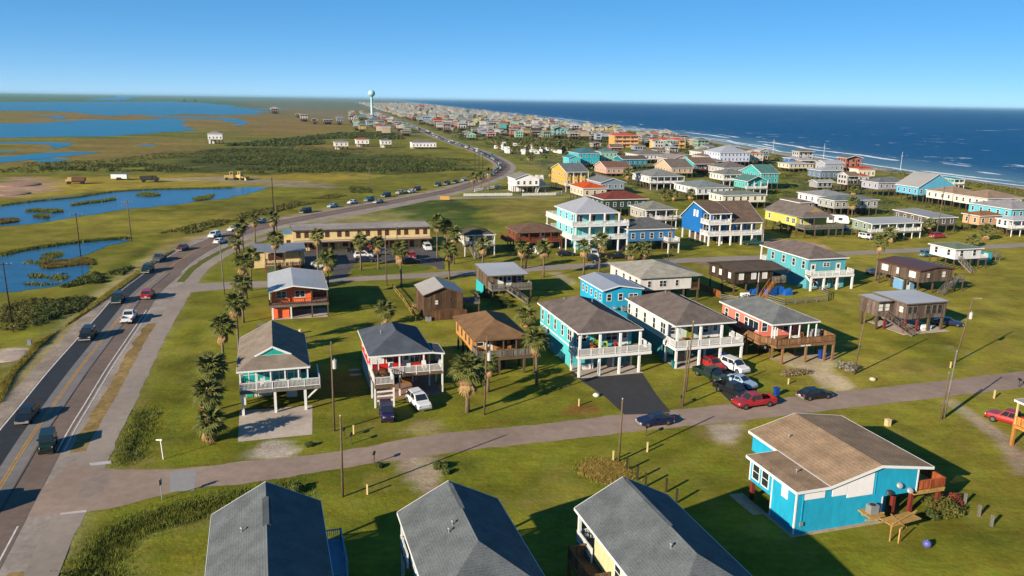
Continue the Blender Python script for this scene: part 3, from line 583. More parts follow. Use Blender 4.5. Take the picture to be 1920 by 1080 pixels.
def door(root, face, t, pos, z, dm=None, w=.95, h=2.05):
    k = ('door', (dm or WHITE).name, w)
    if k not in WC:
        f = MB(); f.box(-w/2-.1,w/2+.1,-.05,.02,h,h+.1); f.box(-w/2-.1,-w/2,-.05,.02,0,h); f.box(w/2,w/2+.1,-.05,.02,0,h); f.box(-w/2,w/2,-.03,.01,.0,h)
        g = MB(); g.box(-w/2+.18, w/2-.18, -.042, -.031, h*.5, h*.9)
        WC[k] = (f.mesh('door', dm or WHITE), g.mesh('pane', GLASS))
    loc = (t, pos, z) if face in 'FB' else (pos, t, z)
    o = place('door', WC[k][0], root, loc, (0,0,ROT[face])); place('pane', WC[k][1], o); return o
def railing(root, pts, z, rm, h=1.0, gap=.15, th=.05, name='railing', solid=False):
    b = MB(); bl = MB()
    for (x0,y0),(x1,y1) in zip(pts[:-1], pts[1:]):
        l = math.hypot(x1-x0, y1-y0); n = max(1, round(l/1.9))
        for i in range(n+1):
            t = i/n; x, y = x0+(x1-x0)*t, y0+(y1-y0)*t; b.box(x-.06, x+.06, y-.06, y+.06, z-.2, z+h+.04)
        b.bar((x0,y0,z+h),(x1,y1,z+h), .13, .06); b.bar((x0,y0,z+.12),(x1,y1,z+.12), .06, .08)
        k = max(1, int(l/gap)); wd = gap*.8 if solid else th
        a = math.atan2(y1-y0, x1-x0)
        for i in range(k):
            t = (i+.5)/k; x, y = x0+(x1-x0)*t, y0+(y1-y0)*t
            dx, dy = math.cos(a)*wd/2, math.sin(a)*wd/2; ex, ey = -math.sin(a)*.018, math.cos(a)*.018
            q = [(x-dx-ex,y-dy-ey),(x+dx-ex,y+dy-ey),(x+dx+ex,y+dy+ey),(x-dx+ex,y-dy+ey)]
            bl.prism(q, z+.14, z+h-.02)
    o = b.build(name, rm, root); bo = bl.build('balusters', rm, o); bo['kind'] = 'stuff'
    return o
PC = {}
def post(root, u, v, z0, z1, pm, a=.24, name='post'):
    k = (pm.name, a)
    if k not in PC:
        b = MB(); b.box(-a/2, a/2, -a/2, a/2, 0, 1); PC[k] = b.mesh('post', pm)
    return place(name, PC[k], root, (u, v, z0), scale=(1, 1, z1-z0))
def deck(root, u0, u1, v0, v1, z, dm, name='deck'):
    b = MB(); b.box(u0, u1, v0, v1, z-.12, z); b.box(u0+.03, u1-.03, v0+.03, v0+.1, z-.38, z-.12); b.box(u0+.03, u1-.03, v1-.1, v1-.03, z-.38, z-.12)
    b.box(u0+.03, u0+.1, v0+.1, v1-.1, z-.38, z-.12); b.box(u1-.1, u1-.03, v0+.1, v1-.1, z-.38, z-.12)
    n = int((u1-u0)/.9)
    for i in range(1, n): x = u0+(u1-u0)*i/n; b.box(x-.03, x+.03, v0+.1, v1-.1, z-.34, z-.12)
    return b.build(name, dm, root)
def stairs(root, p, q, w, sm, rail=True, name='staircase'):
    """flight from top p to foot q"""
    p, q = Vector(p), Vector(q); d = Vector((q.x-p.x, q.y-p.y, 0)); l = d.length; d /= l; n = Vector((-d.y, d.x, 0))
    b = MB()
    for s_ in (-1, 1): b.bar(p+n*s_*w/2-Vector((0,0,.15)), q+n*s_*w/2, .06, .28)
    o = b.build(name, sm, root); k = max(3, round((p.z-q.z)/.2))
    if ('tread', sm.name, w) not in PC:
        t = MB(); t.box(-.14, .14, -w/2, w/2, -.04, 0); PC[('tread', sm.name, w)] = t.mesh('tread', sm)
    a = math.atan2(d.y, d.x)
    for i in range(k): c = p+(q-p)*(i+.5)/k; place('tread', PC[('tread', sm.name, w)], o, c, (0,0,a))
    if rail:
        r = MB()
        for s_ in (-1, 1):
            o_ = n*s_*w/2
            r.bar(p+o_+Vector((0,0,.95)), q+o_+Vector((0,0,.95)), .08, .06)
            for i in range(5): c = p+(q-p)*i/4+o_; r.bar(c, c+Vector((0,0,.95)), .08)
            for i in range(16): c = p+(q-p)*(i+.5)/16+o_; r.bar(c+Vector((0,0,.05)), c+Vector((0,0,.93)), .035)
        r.build('handrail', sm, o)
    return o
def aircon(root, u, v, z, yaw=0, name='air_conditioner'):
    b = MB(); b.box(-.45,.45,-.35,.35,0,.8); o = b.build(name, GREYM, root); o.location = (u,v,z)
    f = MB(); f.tube([(0,0,.8),(0,0,.82)],[.28,.28],12); f.build('fan_grille', DARKM, o); return o
YAW = R(17.0)
CENT = []
def home(e, label, cat='house', group=None, name='beach_house', yaw=YAW):
    r_ = empty(name, (e[0], e[1], 0), yaw); tag(r_, label, cat, group); return r_
PLK = {}
def planks(root, face, a0, a1, pos, z0, H, pm, step=.32):
    """upright boards nailed over a wall, uneven in width and depth"""
    b = MB(); x = a0
    while x < a1-.05:
        w_ = min(step*rnd.uniform(.75, 1.2), a1-x); d = rnd.uniform(.018, .05)
        uv_ = (x+w_/2, pos) if face in 'FB' else (pos, x+w_/2); zt = H(*uv_)-.12
        x0, x1 = x+.012, x+w_-.012; zz = z0-rnd.uniform(0, .12)
        if face == 'F': b.box(x0, x1, pos-d, pos+.005, zz, zt)
        elif face == 'L': b.box(pos-d, pos+.005, x0, x1, zz, zt)
        elif face == 'R': b.box(pos-.005, pos+d, x0, x1, zz, zt)
        x += w_
    o = b.build('plank_cladding', pm, root); o['kind'] = 'stuff'; return o
def under_grid(root, us, vs, z1, pm=None, a=.26, skip=()):
    for u in us:
        for v in vs:
            if (u, v) not in skip: post(root, u, v, -.1, z1, pm or PILE, a, 'piling')
def lin(a, b, n): return [round(a+(b-a)*i/(n-1), 3) for i in range(n)] if n > 1 else [(a+b)/2]
def vent(root, H, u, v):
    b = MB(); z = H(u, v); b.tube([(0,0,-.1),(0,0,.35)],[.06,.06],6); b.tube([(0,0,.33),(0,0,.42)],[.13,.09],8)
    o = b.build('roof_vent', GREYM, root); o.location = (u, v, z)

def simple(e, label, ze, zf, kind, s, wm, rm, fm=None, ov=.45, porch=0, pr=None, group=None, wins=True, name='beach_house', pile=None, rail=True, encl=0, p=None, yaw=YAW, nwin=None, deckx=None, stair=False, gm=None, trim=None, backp=0, storeys=1):
    """stilt house of the middle distance: wall, roof, fascia, pilings, porch deck and rail, windows on all sides"""
    W, L = e[2], e[3]; root = home(e, label, group=group, name=name, yaw=yaw); CENT.append((e[0]+math.cos(yaw)*W/2-math.sin(yaw)*L/2, e[1]+math.sin(yaw)*W/2+math.cos(yaw)*L/2, math.hypot(W, L)/2))
    fm = fm or WHITE; pile = pile or PILE; pr = pr or WHITE; trim = trim or WHITE
    P, H = roof_geo(kind, W, L, ze, s, p); roof_parts(P, root, rm, fm)
    u0, u1, v0, v1 = ov, W-ov, max(ov, porch), L-ov-backp
    wall_part(root, u0, u1, v0, v1, zf, H, wm)
    nu = max(2, round(W/3.2)+1); nv = max(2, round(L/3.4)+1)
    us = lin(u0+.15, u1-.15, nu); vs = lin(v0+.15, L-ov-.15, nv)
    if zf > 1.2:
        under_grid(root, us, vs, zf, pile)
        if encl > 0: wall_part(root, u0+.25, u0+.25+(u1-u0)*encl, v0+(v1-v0)*.45, v1-.2, 0, H, wm, 'storage_room', top=zf-.002)
    else: wall_part(root, u0+.1, u1-.1, v0+.1, v1-.1, -.1, H, CONC, 'foundation', top=zf-.002)
    if porch > ov+.4:
        deck(root, .15, W-.15, .1, v0-.003, zf, pr if pr is not WHITE else GWOOD)
        for u in lin(.3, W-.3, nu): post(root, u, .28, 0 if zf > 1.2 else zf, ze-.1, pr, .2)
        if rail: railing(root, [(.25, v0-.1), (.25,.2), (W-.25,.2), (W-.25, v0-.1)], zf, pr)
    if backp > .4:
        deck(root, .15, W-.15, v1+.003, L-.1, zf, GWOOD)
        railing(root, [(.25, v1+.1), (.25,L-.2), (W-.25,L-.2), (W-.25, v1+.1)], zf, pr)
    if deckx: # side deck to the right
        deck(root, u1+.003, u1+deckx, v0, v0+min(5, (v1-v0)*.5), zf, GWOOD); railing(root, [(u1+.1, v0+.1), (u1+deckx-.1, v0+.1), (u1+deckx-.1, v0+min(5,(v1-v0)*.5)-.1)], zf, pr)
        for dv in (.3, min(5, (v1-v0)*.5)-.3): post(root, u1+deckx-.25, v0+dv, 0, zf, pr if pr is not WHITE else PILE, .2)
    if stair: stairs(root, (u1-.8, v0 if porch < 1 else .1, zf), (u1-.8-zf*1.2, -1.2 if porch < 1 else -.9, 0), 1.0, GWOOD) if False else stairs(root, (u0+1.2, .1, zf), (u0+1.2+zf*.25, -zf*1.3, 0), 1.0, GWOOD)
    if wins:
        sh = (ze-zf)/storeys
        for st in range(storeys):
            zz = zf+sh*st+.75; hh = min(1.35, sh-1.15)
            n = nwin or max(2, int((u1-u0)/2.6)); dpos = n//2 if porch > 1 else -1
            for i in range(n):
                t = u0+(u1-u0)*(i+.5)/n
                if i == dpos and st == 0: door(root, 'F', t, v0, zf)
                else: window(root, 'F', t, v0, zz, .9, hh, trim, gm)
            n = max(2, int((v1-v0)/2.9))
            for i in range(n):
                t = v0+(v1-v0)*(i+.5)/n
                window(root, 'L', t, u0, zz, .85, hh, trim, gm); window(root, 'R', t, u1, zz, .85, hh, trim, gm)
            for t in (u0+(u1-u0)*.3, u0+(u1-u0)*.7): window(root, 'B', t, v1, zz, .9, hh, trim, gm)
    return root, H

# ================================================================ front row of stilt houses
# --- teal house with tan dutch gable roof
TEAL = wallm('teal_paint', '#1fb5a8', .72); RTAN = roofm('tan_shingles', '#978a7d', .75)
e = (-33.02, 91.38, 8.6, 14.5)
t = home(e, 'teal stilt house with tan roof and small front gable beside the palm row')
W, L = e[2], e[3]; P, H = roof_geo('dutch', W, L, 5.6, .52, (2.1, 6.75)); roof_parts(P, t, RTAN, WHITE)
b = MB(); us = (6.75-5.6)/.52; zt = H(W/2, 5)-.05
b.add([(us+.15,2.16,6.72),(W-us-.15,2.16,6.72),(W/2,2.16,zt-.1),(us+.15,2.3,6.72),(W-us-.15,2.3,6.72),(W/2,2.3,zt-.1)], [(0,1,2),(5,4,3),(0,3,4,1),(1,4,5,2),(2,5,3,0)]); b.build('gable_wall', TEAL, t)
b = MB(); b.bar((us-.1,2.05,6.72),(W/2,2.05,zt+.02),.09,.2); b.bar((W-us+.1,2.05,6.72),(W/2,2.05,zt+.02),.09,.2); b.build('gable_trim', WHITE, t)
wall_part(t, .4, W-.4, 2.3, L-.45, 3.1, H, TEAL)
deck(t, .2, 9.8, -.25, 2.297, 3.1, GWOOD); deck(t, W-.397, 9.8, 2.3, 5.2, 3.1, GWOOD)
railing(t, [(.3,2.2),(.3,-.15),(9.7,-.15),(9.7,5.1)], 3.1, WHITE)
for u in (.35, 2.2, 3.9, 5.6, 7.2, 8.3): post(t, u, .22, 3.1, 5.5, WHITE, .16)
for u in (.5, 4.3, 7.9): post(t, u, -.02, 0, 2.95, WHITE, .3)
for u in (.6, 4.3, 7.9):
    for v in (3.6, 9, 13.6): post(t, u, v, 0, 3.1, WHITE, .28)
b = MB(); b.bar((8.0,0,1.4),(9.6,0,2.85),.16); b.build('brace', WHITE, t)
for u in (1.3, 3.1, 4.9, 6.7): window(t, 'F', u, 2.3, 3.45, 1.5, 1.75, WHITE, TEALGLASS, 'pair')
door(t, 'F', 7.8, 2.3, 3.1, TEAL)
for v in (4.2, 7, 10, 12.6): window(t, 'L', v, .4, 3.9); window(t, 'R', v, W-.4, 3.9)
wall_part(t, .6, 4.1, 6.1, 9, 0, H, wallm('pale_store_wall','#b9c4c0'), 'storage_room', top=3.098)
b = MB(); b.box(1.9,3.9,6.03,6.1,.05,2.3); 
for i in range(4): b.box(1.92,3.88,6.0,6.04,.12+i*.55,.6+i*.55)
b.build('garage_door', WHITE, t); b = MB(); b.box(.75,1.55,6.04,6.1,.05,2.1); b.build('storage_door', TEAL, t)
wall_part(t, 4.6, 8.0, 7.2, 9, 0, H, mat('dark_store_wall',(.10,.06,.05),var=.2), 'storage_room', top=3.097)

# --- red house with slate roof
RED = wallm('red_paint', '#d8281c', .7); RSLATE = roofm('slate_blue_shingles', '#5a626e', .75)
e = (-18.29, 98.09, 9.9, 12.6)
t = home(e, 'bright red stilt house with slate blue hip roof and white deck')
W, L = 8.4, e[3]; P, H = roof_geo('hip', W, L, 5.6, .5); roof_parts(P, t, RSLATE, WHITE)
roof_parts([[(8.42,-.02,5.58),(9.95,-.02,5.34),(9.95,4.2,5.34),(8.42,4.2,5.58)]], t, RSLATE, WHITE, names=('porch_roof','porch_fascia'))
wall_part(t, .4, 8.0, 2.2, L-.4, 3., H, RED)
wall_part(t, .45, 3.4, 4.0, L-.5, 0, H, wallm('white_store_wall','#c9ccd0'), 'storage_room', top=2.998)
wall_part(t, 3.41, 7.6, 7.0, L-.5, 0, H, mat('shaded_red_store_wall',(.16,.03,.025),var=.15), 'storage_room', top=2.997)  # red wall with the shade below the house put into its colour
deck(t, .15, 9.75, -.35, 2.197, 3., WOOD); deck(t, .15, 2.7, -3.9, -.353, 2.95, WOOD); deck(t, 8.003, 9.75, 2.2, 4.4, 3., WOOD)
railing(t, [(.25,2.1),(.25,-3.8),(2.6,-3.8),(2.6,-.3),(9.65,-.3),(9.65,4.2)], 3., WHITE)
for u, v, z0, z1 in ((.25,-3.75,0,2.8),(2.6,-3.75,0,2.8),(3.9,-.25,0,2.9),(8.4,2.6,0,5.3),(9.6,-.2,0,5.2),(9.6,4.0,0,5.2),(.3,-.2,0,5.4),(6.4,4.4,0,3)): post(t, u, v, z0, z1, WHITE, .2)
for u in (1.2, 4.0, 7.2): post(t, u, .2, 3, 5.45, WHITE, .18)
b = MB(); b.bar((.25,-3.75,1.5),(2.6,-3.75,1.5),.08,.2); b.bar((.25,-3.75,2.1),(2.6,-3.75,2.1),.08,.2); b.bar((.25,-3.75,.9),(2.6,-3.75,.9),.08,.2); b.build('cross_beam', WHITE, t)
window(t,'F',1.4,2.2,3.9,1.5,1.2,WHITE,BLIND,'pair'); window(t,'F',3.0,2.2,3.9,.8); door(t,'F',5.2,2.2,3.0); window(t,'F',6.3,2.2,3.7,1.4,1.4,WHITE,GLASS,'pair')
for v in (4, 7.2, 10.4): window(t,'L',v,.4,3.9); window(t,'R',v,8.0,3.9)
b = MB(); b.box(.5,9.4,-1.2,6.9,.0,.05); b.build('brick_patio', mat('brick_patio',(.30,.17,.12),rough=.9,var=.3,scale=3), t)
vent(t, H, 2.4, 6); vent(t, H, 3.0, 9)

# --- orange-tan house with brown hip roof
TAN = wallm('orange_tan_paint', '#d69a56'); RBRN = roofm('tan_brown_shingles', '#8a6c50', .75)
e = (-5.19, 107.18, 8.1, 13.4)
t = home(e, 'orange tan stilt house with brown hip roof and weathered wooden deck rail')
W, L = e[2]+.2, e[3]; P, H = roof_geo('hip', W, L, 5.2, .42); roof_parts(P, t, RBRN, RBRN)
wall_part(t, .4, W-.4, 2.7, L-.4, 2.6, H, TAN)
deck(t, .3, 9.1, -.6, 2.697, 2.6, WOOD); railing(t, [(.4,2.6),(.4,-.5),(9,-.5),(9,2.4)], 2.6, GWOOD, 1.05, .2, solid=True)
for u in (.5, 2.4, 4.4, 6.3, 8.0): post(t, u, .3, 2.6, 5.1, WOOD, .14)
for u in (.6, 3.6, 7.3, 8.9): post(t, u, -.4, 0, 2.3, PILE, .3, 'piling')
under_grid(t, lin(.7, W-.7, 4), lin(3, L-.7, 4), 2.6)
window(t,'F',1.6,2.7,3.5,.9,1.1); door(t,'F',2.9,2.7,2.6); window(t,'F',4.8,2.7,3.4,1.4,1.2,WOOD,GLASS,'pair'); window(t,'F',6.6,2.7,3.5,.8,1.1,WOOD)
for v in (4.3, 6.5, 9, 11.6): window(t,'L',v,.4,3.4,.6,.9,WOOD); window(t,'R',v,W-.4,3.4)

# --- aqua house with white deck, the largest of the front row
AQUA = wallm('aqua_paint', '#5ccbd6', .7); RGRY = roofm('mottled_grey_brown_shingles', '#7b706c', .72)
def porch_house(e, label, wm, rm, zf=3.2, ze=6.3, dr=11.0, posts=(0,3.05,6.15,9.25), encl=True, lowm=None):
    t = home(e, label); W, L = e[2], e[3]; P, H = roof_geo('hip', W, L, ze, .42); roof_parts(P, t, rm, WHITE)
    v0 = 3.0; wall_part(t, .4, W-.4, v0, L-.4, zf, H, wm)
    if encl:
        wall_part(t, .42, W-.42, v0+1.2, L-.42, 0, H, lowm or wm, 'ground_floor', top=zf-.002)
        b = MB(); b.box(.38, .46, v0+1.3, L-.5, zf-.16, zf+.06); b.box(W-.46, W-.38, v0+1.3, L-.5, zf-.16, zf+.06); b.build('band_board', WHITE, t)
    deck(t, -.25, dr, -.9, v0-.003, zf, GWOOD); railing(t, [(-.15, v0-.1), (-.15,-.8), (dr-.1,-.8), (dr-.1, v0-.2)], zf, WHITE)
    b = MB(); b.box(-.28, dr+.03, -.935, -.9, zf-.42, zf+.02); b.box(-.285,-.25,-.9,v0-.1,zf-.42,zf+.02); b.build('deck_fascia', WHITE, t)
    for u in posts: post(t, u, -.62, 0, ze-.18 if u < W else zf-.2, WHITE, .3)
    for u in (0, W*.33, W*.66, W-.5): post(t, u if u else .05, v0-.45, 0, zf-.12, WHITE, .26)
    post(t, .2, v0-.3, zf, ze-.1, WHITE, .2)
    b = MB(); b.box(.3, W-.2, -1.0, v0+1.2, 0, .06); b.build('slab', CONC, t)
    for v in (v0+1.4, v0+4.4, v0+7.6, v0+10.6, v0+13.4):
        if v < L-1:
            st = 'pair' if v < v0+2 else 'sash'; window(t, 'L', v, .4, zf+.75, 1.5 if st == 'pair' else .8, 1.6, WHITE, GLASS, st); window(t, 'R', v, W-.4, zf+.75, .9, 1.5)
    window(t, 'F', 1.7, v0, zf+.95, 1.5, 1.0, WHITE, GLASS, 'pair'); door(t, 'F', 4.2, v0, zf, wallm('lime_door','#8fae2a')); window(t, 'F', 6.4, v0, zf+.85, 1.7, 1.2, WHITE, GLASS, 'pair'); door(t, 'F', 8.5, v0, zf)
    return t, H
t, H = porch_house((9.45, 107.8, 10.0, 18.1), 'aqua stilt house with mottled roof and white porch above the black driveway', AQUA, RGRY)
aircon(t, -.6, 13.2, 2.6); vent(t, H, 3, 14); vent(t, H, 6.5, 11)
b = MB(); b.box(-1.15,.38,12.6,13.8,2.45,2.6); b.bar((-1.0,13.2,2.45),(.35,13.2,1.4),.1); b.build('wall_bracket', GREYM, t)
# --- grey house
LGRY = wallm('pale_grey_paint', '#cbd5d2', .7)
t, H = porch_house((23.94, 112.56, 10.2, 17.5), 'pale grey stilt house with white porch and many cars parked in front', LGRY, RGRY, dr=11.1, posts=(.1,3.9,7.4,11.0), lowm=wallm('teal_grey_lower_wall','#4f9a9c'))
vent(t, H, 4.5, 12)
b = MB(); b.ball((5.3,.3,5.0),.9,12,.35); b.build('grill_cover', DARKM, t).scale = (.5,.5,.35)

# --- coral house with brown deck
CORAL = wallm('coral_paint', '#ea8272', .78); RBG = roofm('grey_shingles', '#7e8284', .72)
e = (38.92, 115.24, 8.6, 14.8)
t = home(e, 'coral pink house with grey roof and big brown timber deck'); W, L = e[2], e[3]
P, H = roof_geo('hip', W, L, 6., .4); roof_parts(P, t, RBG, WHITE); wall_part(t, .4, W-.4, 3.6, L-.4, 3.0, H, CORAL)
b = MB(); b.box(.36, W-.36, 3.62, L-.36, 2.4, 3.0); b.build('floor_beam', mat('red_beam',(.22,.03,.025),var=.2), t)
DECKB = woodm('brown_deck_boards', '#a27a58', .62)
deck(t, .2, 10.7, -1.3, 3.597, 2.95, DECKB); deck(t, -1.2, .197, 1.0, 6.2, 2.95, DECKB)
railing(t, [(-1.1,6.1),(-1.1,1.1),(.3,-1.2),(10.6,-1.2),(10.6,3.4)], 2.95, DECKB, 1.05, .19, solid=True)
for u, v in ((1.5,-1.1),(5.6,-1.1),(9.0,-1.1),(10.5,-1.1),(1.9,2.0),(-1,4.6),(6,2),(10.4,2.6)): post(t, u, v, 0, 2.7, DECKB, .28)
under_grid(t, lin(.8, W-.8, 4), lin(4.2, L-.7, 4), 2.4)
for u in (.4, .9, 3.6, 5.2, 6.8, 8.2): post(t, u, .35, 2.95, 5.9, WHITE, .15)
for v, w_, st in ((4.6,2.6,'grid'),(6.6,.9,'sash'),(9.2,.9,'sash'),(12.4,.8,'sash')): window(t, 'L', v+.6, .4, 3.9, w_, 1.3, WHITE, GLASS, st); window(t, 'R', v+.6, W-.4, 3.9)
window(t,'F',1.3,3.6,3.9,.9); door(t,'F',3.2,3.6,2.95); window(t,'F',5.6,3.6,3.7,1.8,1.5,WHITE,GLASS,'pair')
b = MB()   # small white illegible name letters on the deck fascia
for i, (u, w_, h_) in enumerate(((4.5,.1,.16),(4.66,.08,.22),(4.8,.11,.16),(4.96,.1,.16),(5.12,.07,.2),(5.4,.1,.22),(5.56,.1,.16),(5.71,.08,.16),(5.85,.1,.22),(6.0,.08,.16),(6.13,.1,.16))): b.box(u,u+w_,-1.345,-1.302,2.66,2.66+h_)
b.build('name_letters', WHITE, t)
b = MB(); b.tube([(4.6,.3,2.95),(4.6,.3,3.05)],[.55,.5],10); b.tube([(4.6,.3,3.05),(4.6,.3,3.75)],[.06,.06],6); b.tube([(4.6,.3,3.72),(4.6,.3,3.78)],[.7,.7],10)
o = b.build('patio_table', WHITE); o.location = t.matrix_basis @ Vector((0,0,0)); o.rotation_euler = (0,0,YAW); tag(o, 'white round table on the coral house deck', 'table')
b = MB(); b.box(8.3,9.9,1.2,1.9,2.95,3.85); b.box(8.5,9.7,1.25,1.85,3.85,4.25); b.box(8.28,9.92,1.1,1.18,3.7,3.8)
o = b.build('grill', GREYM); o.location = t.location; o.rotation_euler = (0,0,YAW); tag(o, 'steel barbecue grill at the right end of the timber deck', 'grill')

# ================================================================ second row
ORNG = wallm('orange_paint', '#f8703e', .9); RWHT = metalm('white_metal_roof', '#cfd2d6', .72)
e = (-42.23, 134.53, 10.2, 15.7)
t = home(e, 'orange red stilt house with white metal roof on the wide lawn'); W, L = e[2], e[3]
P, H = roof_geo('gv', W, L, 5., .22, .42); roof_parts(P, t, RWHT, WHITE); wall_part(t, .5, 7.3, 1.8, L-.5, 2.6, H, ORNG); wall_part(t, 7.31, W-.5, 6, L-.5, 2.6, H, ORNG, 'side_wall')
deck(t, 0, 10.2, -.3, 1.797, 2.6, GWOOD); deck(t, 7.303, 10.2, 1.8, 5.99, 2.6, GWOOD); railing(t, [(.1,1.7),(.1,-.2),(10.1,-.2),(10.1,5.8)], 2.6, woodm('red_brown_rail','#8a4a34',.6), 1., .3)
for u in (.6, 3.7): post(t, u, -.05, 0, 2.25, WHITE, .26)
for u in (7.3, 10.0): post(t, u, -.05, 0, 4.9, PILE, .24)
post(t, .2, -.1, 2.6, 4.9, WHITE, .14); wall_part(t, .7, 3.4, .6, 6, 0, H, ORNG, 'storage_room', top=2.22)
under_grid(t, (.8, 4, 7.2, 9.6), (7, 11, 15), 2.6)
window(t,'F',2.2,1.8,3.4,1.6,1.1,WHITE,GLASS,'pair'); window(t,'F',5.4,1.8,3.4,1.6,1.1,WHITE,GLASS,'pair'); window(t,'F',8.4,6,3.4)
for v in (4, 8, 12): window(t,'L',v,.5,3.5,.9,1.1)
b = MB(); b.box(.4,10,-.2,6,0,.05); b.build('slab', CONC, t)

PLANK = woodm('weathered_brown_planks', '#6f5844', .6); PLANKG = woodm('grey_brown_planks', '#7b6a5c', .6)
e = (-15.58, 135.72, 7.2, 7.7)
t = home(e, 'tall weathered plank cabin with grey metal gable roof and board fence'); W, L = e[2]+.4, 8.8
RMG = metalm('light_grey_metal_roof', '#c9c2ba', .66)
P, H = roof_geo('gv', W, L, 4.5, .36); roof_parts(P, t, RMG, PLANK, band_h=.15); wall_part(t, .3, W-.3, .4, L-.3, 0, H, PLANK)
planks(t, 'F', .3, W-.3, .4, 1.9, H, PLANK); planks(t, 'L', .4, L-.3, .3, .1, H, PLANK); planks(t, 'R', .4, L-.3, W-.3, .1, H, PLANK)
window(t,'F',2.5,.34,2.7,.55,.75,PLANK,BLIND); window(t,'F',5.2,.34,3.1,.5,.6,PLANK); window(t,'L',4,.24,2.6,.7,.9,PLANK)
b = MB(); x = 1.6
while x < W+.2: w_ = rnd.uniform(.13,.19); b.box(x, x+w_, -.5-rnd.uniform(0,.03), -.44, .05, 1.75+rnd.uniform(-.08,.08)); x += w_+.04
o = b.build('board_fence', woodm('red_brown_boards','#7d5a44',.62)); o.location = t.location; o.rotation_euler = (0,0,YAW); tag(o, 'upright board fence at the foot of the tall plank cabin', 'fence')
deck(t, W-.297, W+3.2, 1.6, 5.2, 2.4, GWOOD); railing(t, [(W-.2,1.7),(W+3.1,1.7),(W+3.1,5.1)], 2.4, GWOOD, 1., .2)
for u in (W+.3, W+3): post(t, u, 1.8, 0, 2.4, PILE, .2)
aircon(t, .9, -.5, .0)

e = (-4.63, 149.51, 8.3, 10.3)
t = home(e, 'grey plank house with flat white roof and deck stairs, turquoise panel below'); W, L = e[2], e[3]+.3
P, H = roof_geo('sv', W, L, 5.2, .03); roof_parts(P, t, RWHT, PLANKG); wall_part(t, .35, W-.35, 2.3, L-.3, 2.6, H, PLANKG)
planks(t, 'F', .35, W-.35, 2.3, 2.6, H, PLANKG); planks(t, 'L', 2.3, L-.3, .35, 2.55, H, PLANKG); planks(t, 'R', 2.3, L-.3, W-.35, 2.55, H, PLANKG)
deck(t, .6, 8.8, -.5, 2.24, 2.6, GWOOD); railing(t, [(.7,2.2),(.7,-.4),(3.1,-.4)], 2.6, GWOOD, 1., .2, solid=True); railing(t, [(4.6,-.4),(8.7,-.4),(8.7,2.2)], 2.6, GWOOD, 1., .2, solid=True)
stairs(t, (3.8,-.5,2.6), (7.3,-2.6,0), 1.1, GWOOD)
door(t,'F',3.2,2.24,2.6); door(t,'F',4.9,2.24,2.6); window(t,'F',7.0,2.24,3.4,.9,1.0)
under_grid(t, (.9, 4, 7.6), (2.6, 6, 9.8), 2.6); post(t, 8.6, -.3, 0, 2.6, PILE, .2); post(t, .9, -.3, 0, 2.6, PILE, .2)
b = MB(); b.box(.2,.3,4.4,9.9,.1,2.5); b.build('turquoise_panel', wallm('turquoise_panel','#35c4d0'), t)

BRB = wallm('bright_blue_paint', '#25b2e2', .7); RLAV = metalm('lavender_grey_metal_roof', '#b3bccb', .66)
e = (16.03, 137.62, 7.8, 11.2)
t = home(e, 'bright sky blue house with pale metal gable roof behind the aqua house'); W, L = e[2]+.3, e[3]+.3
P, H = roof_geo('gv', W, L, 5.5, .24, .4); roof_parts(P, t, RLAV, WHITE); wall_part(t, .3, W-.3, .4, L-.3, .05, H, BRB)
for v in (1.6, 3.6, 5.8, 8, 9.8): window(t,'L',v,.3,3.4,.7,1.1); window(t,'R',v,W-.3,3.4,.7,1.1)
for u in (1.5, 3.7): window(t,'F',u,.4,3.5,.75,1.15)
window(t,'F',6.2,.4,3.7,1.6,.8,WHITE,GLASS,'pair')
b = MB(); b.ball((0,0,0),.55,12,.4); o = b.build('satellite_dish', GREYM, t); o.location = (2.6,.05,2.2); aircon(t, 4.2, -.1, 1.6)

RPAL = roofm('pale_grey_shingles', '#b4b0a4', .72); WHTW = wallm('off_white_siding', '#d8d4d2', .68)
e = (24.3, 148.61, 13.5, 15.1)
t = home(e, 'long white house with pale grey hip roof beside the dark wooden house'); W, L = e[2], e[3]
P, H = roof_geo('hip', W, L, 5.5, .26); roof_parts(P, t, RPAL, RPAL); wall_part(t, .4, W-2.2, .5, L-.4, 2.8, H, WHTW)
for u, w_ in ((2.3,.6),(5.2,1.4),(8.2,.6)): window(t,'F',u,.5,3.5,w_,1.1,WHTW,GLASS,'pair' if w_ > 1 else 'sash')
for v in (2.2, 5, 8, 11.6): window(t,'L',v,.4,3.6,.9,1.1,WHTW)
deck(t, W-2.197, W-.2, .6, 5, 2.8, WOOD); railing(t, [(W-2.1,.7),(W-.3,.7),(W-.3,4.9)], 2.8, woodm('brown_rail','#7a5138',.6), 1., .25)
under_grid(t, lin(.7, W-.5, 5), lin(.8, L-.7, 4), 2.8); post(t, W-.4, .7, 2.8, 5.4, WOOD, .14); aircon(t, -.2, 5.6, 2.9)

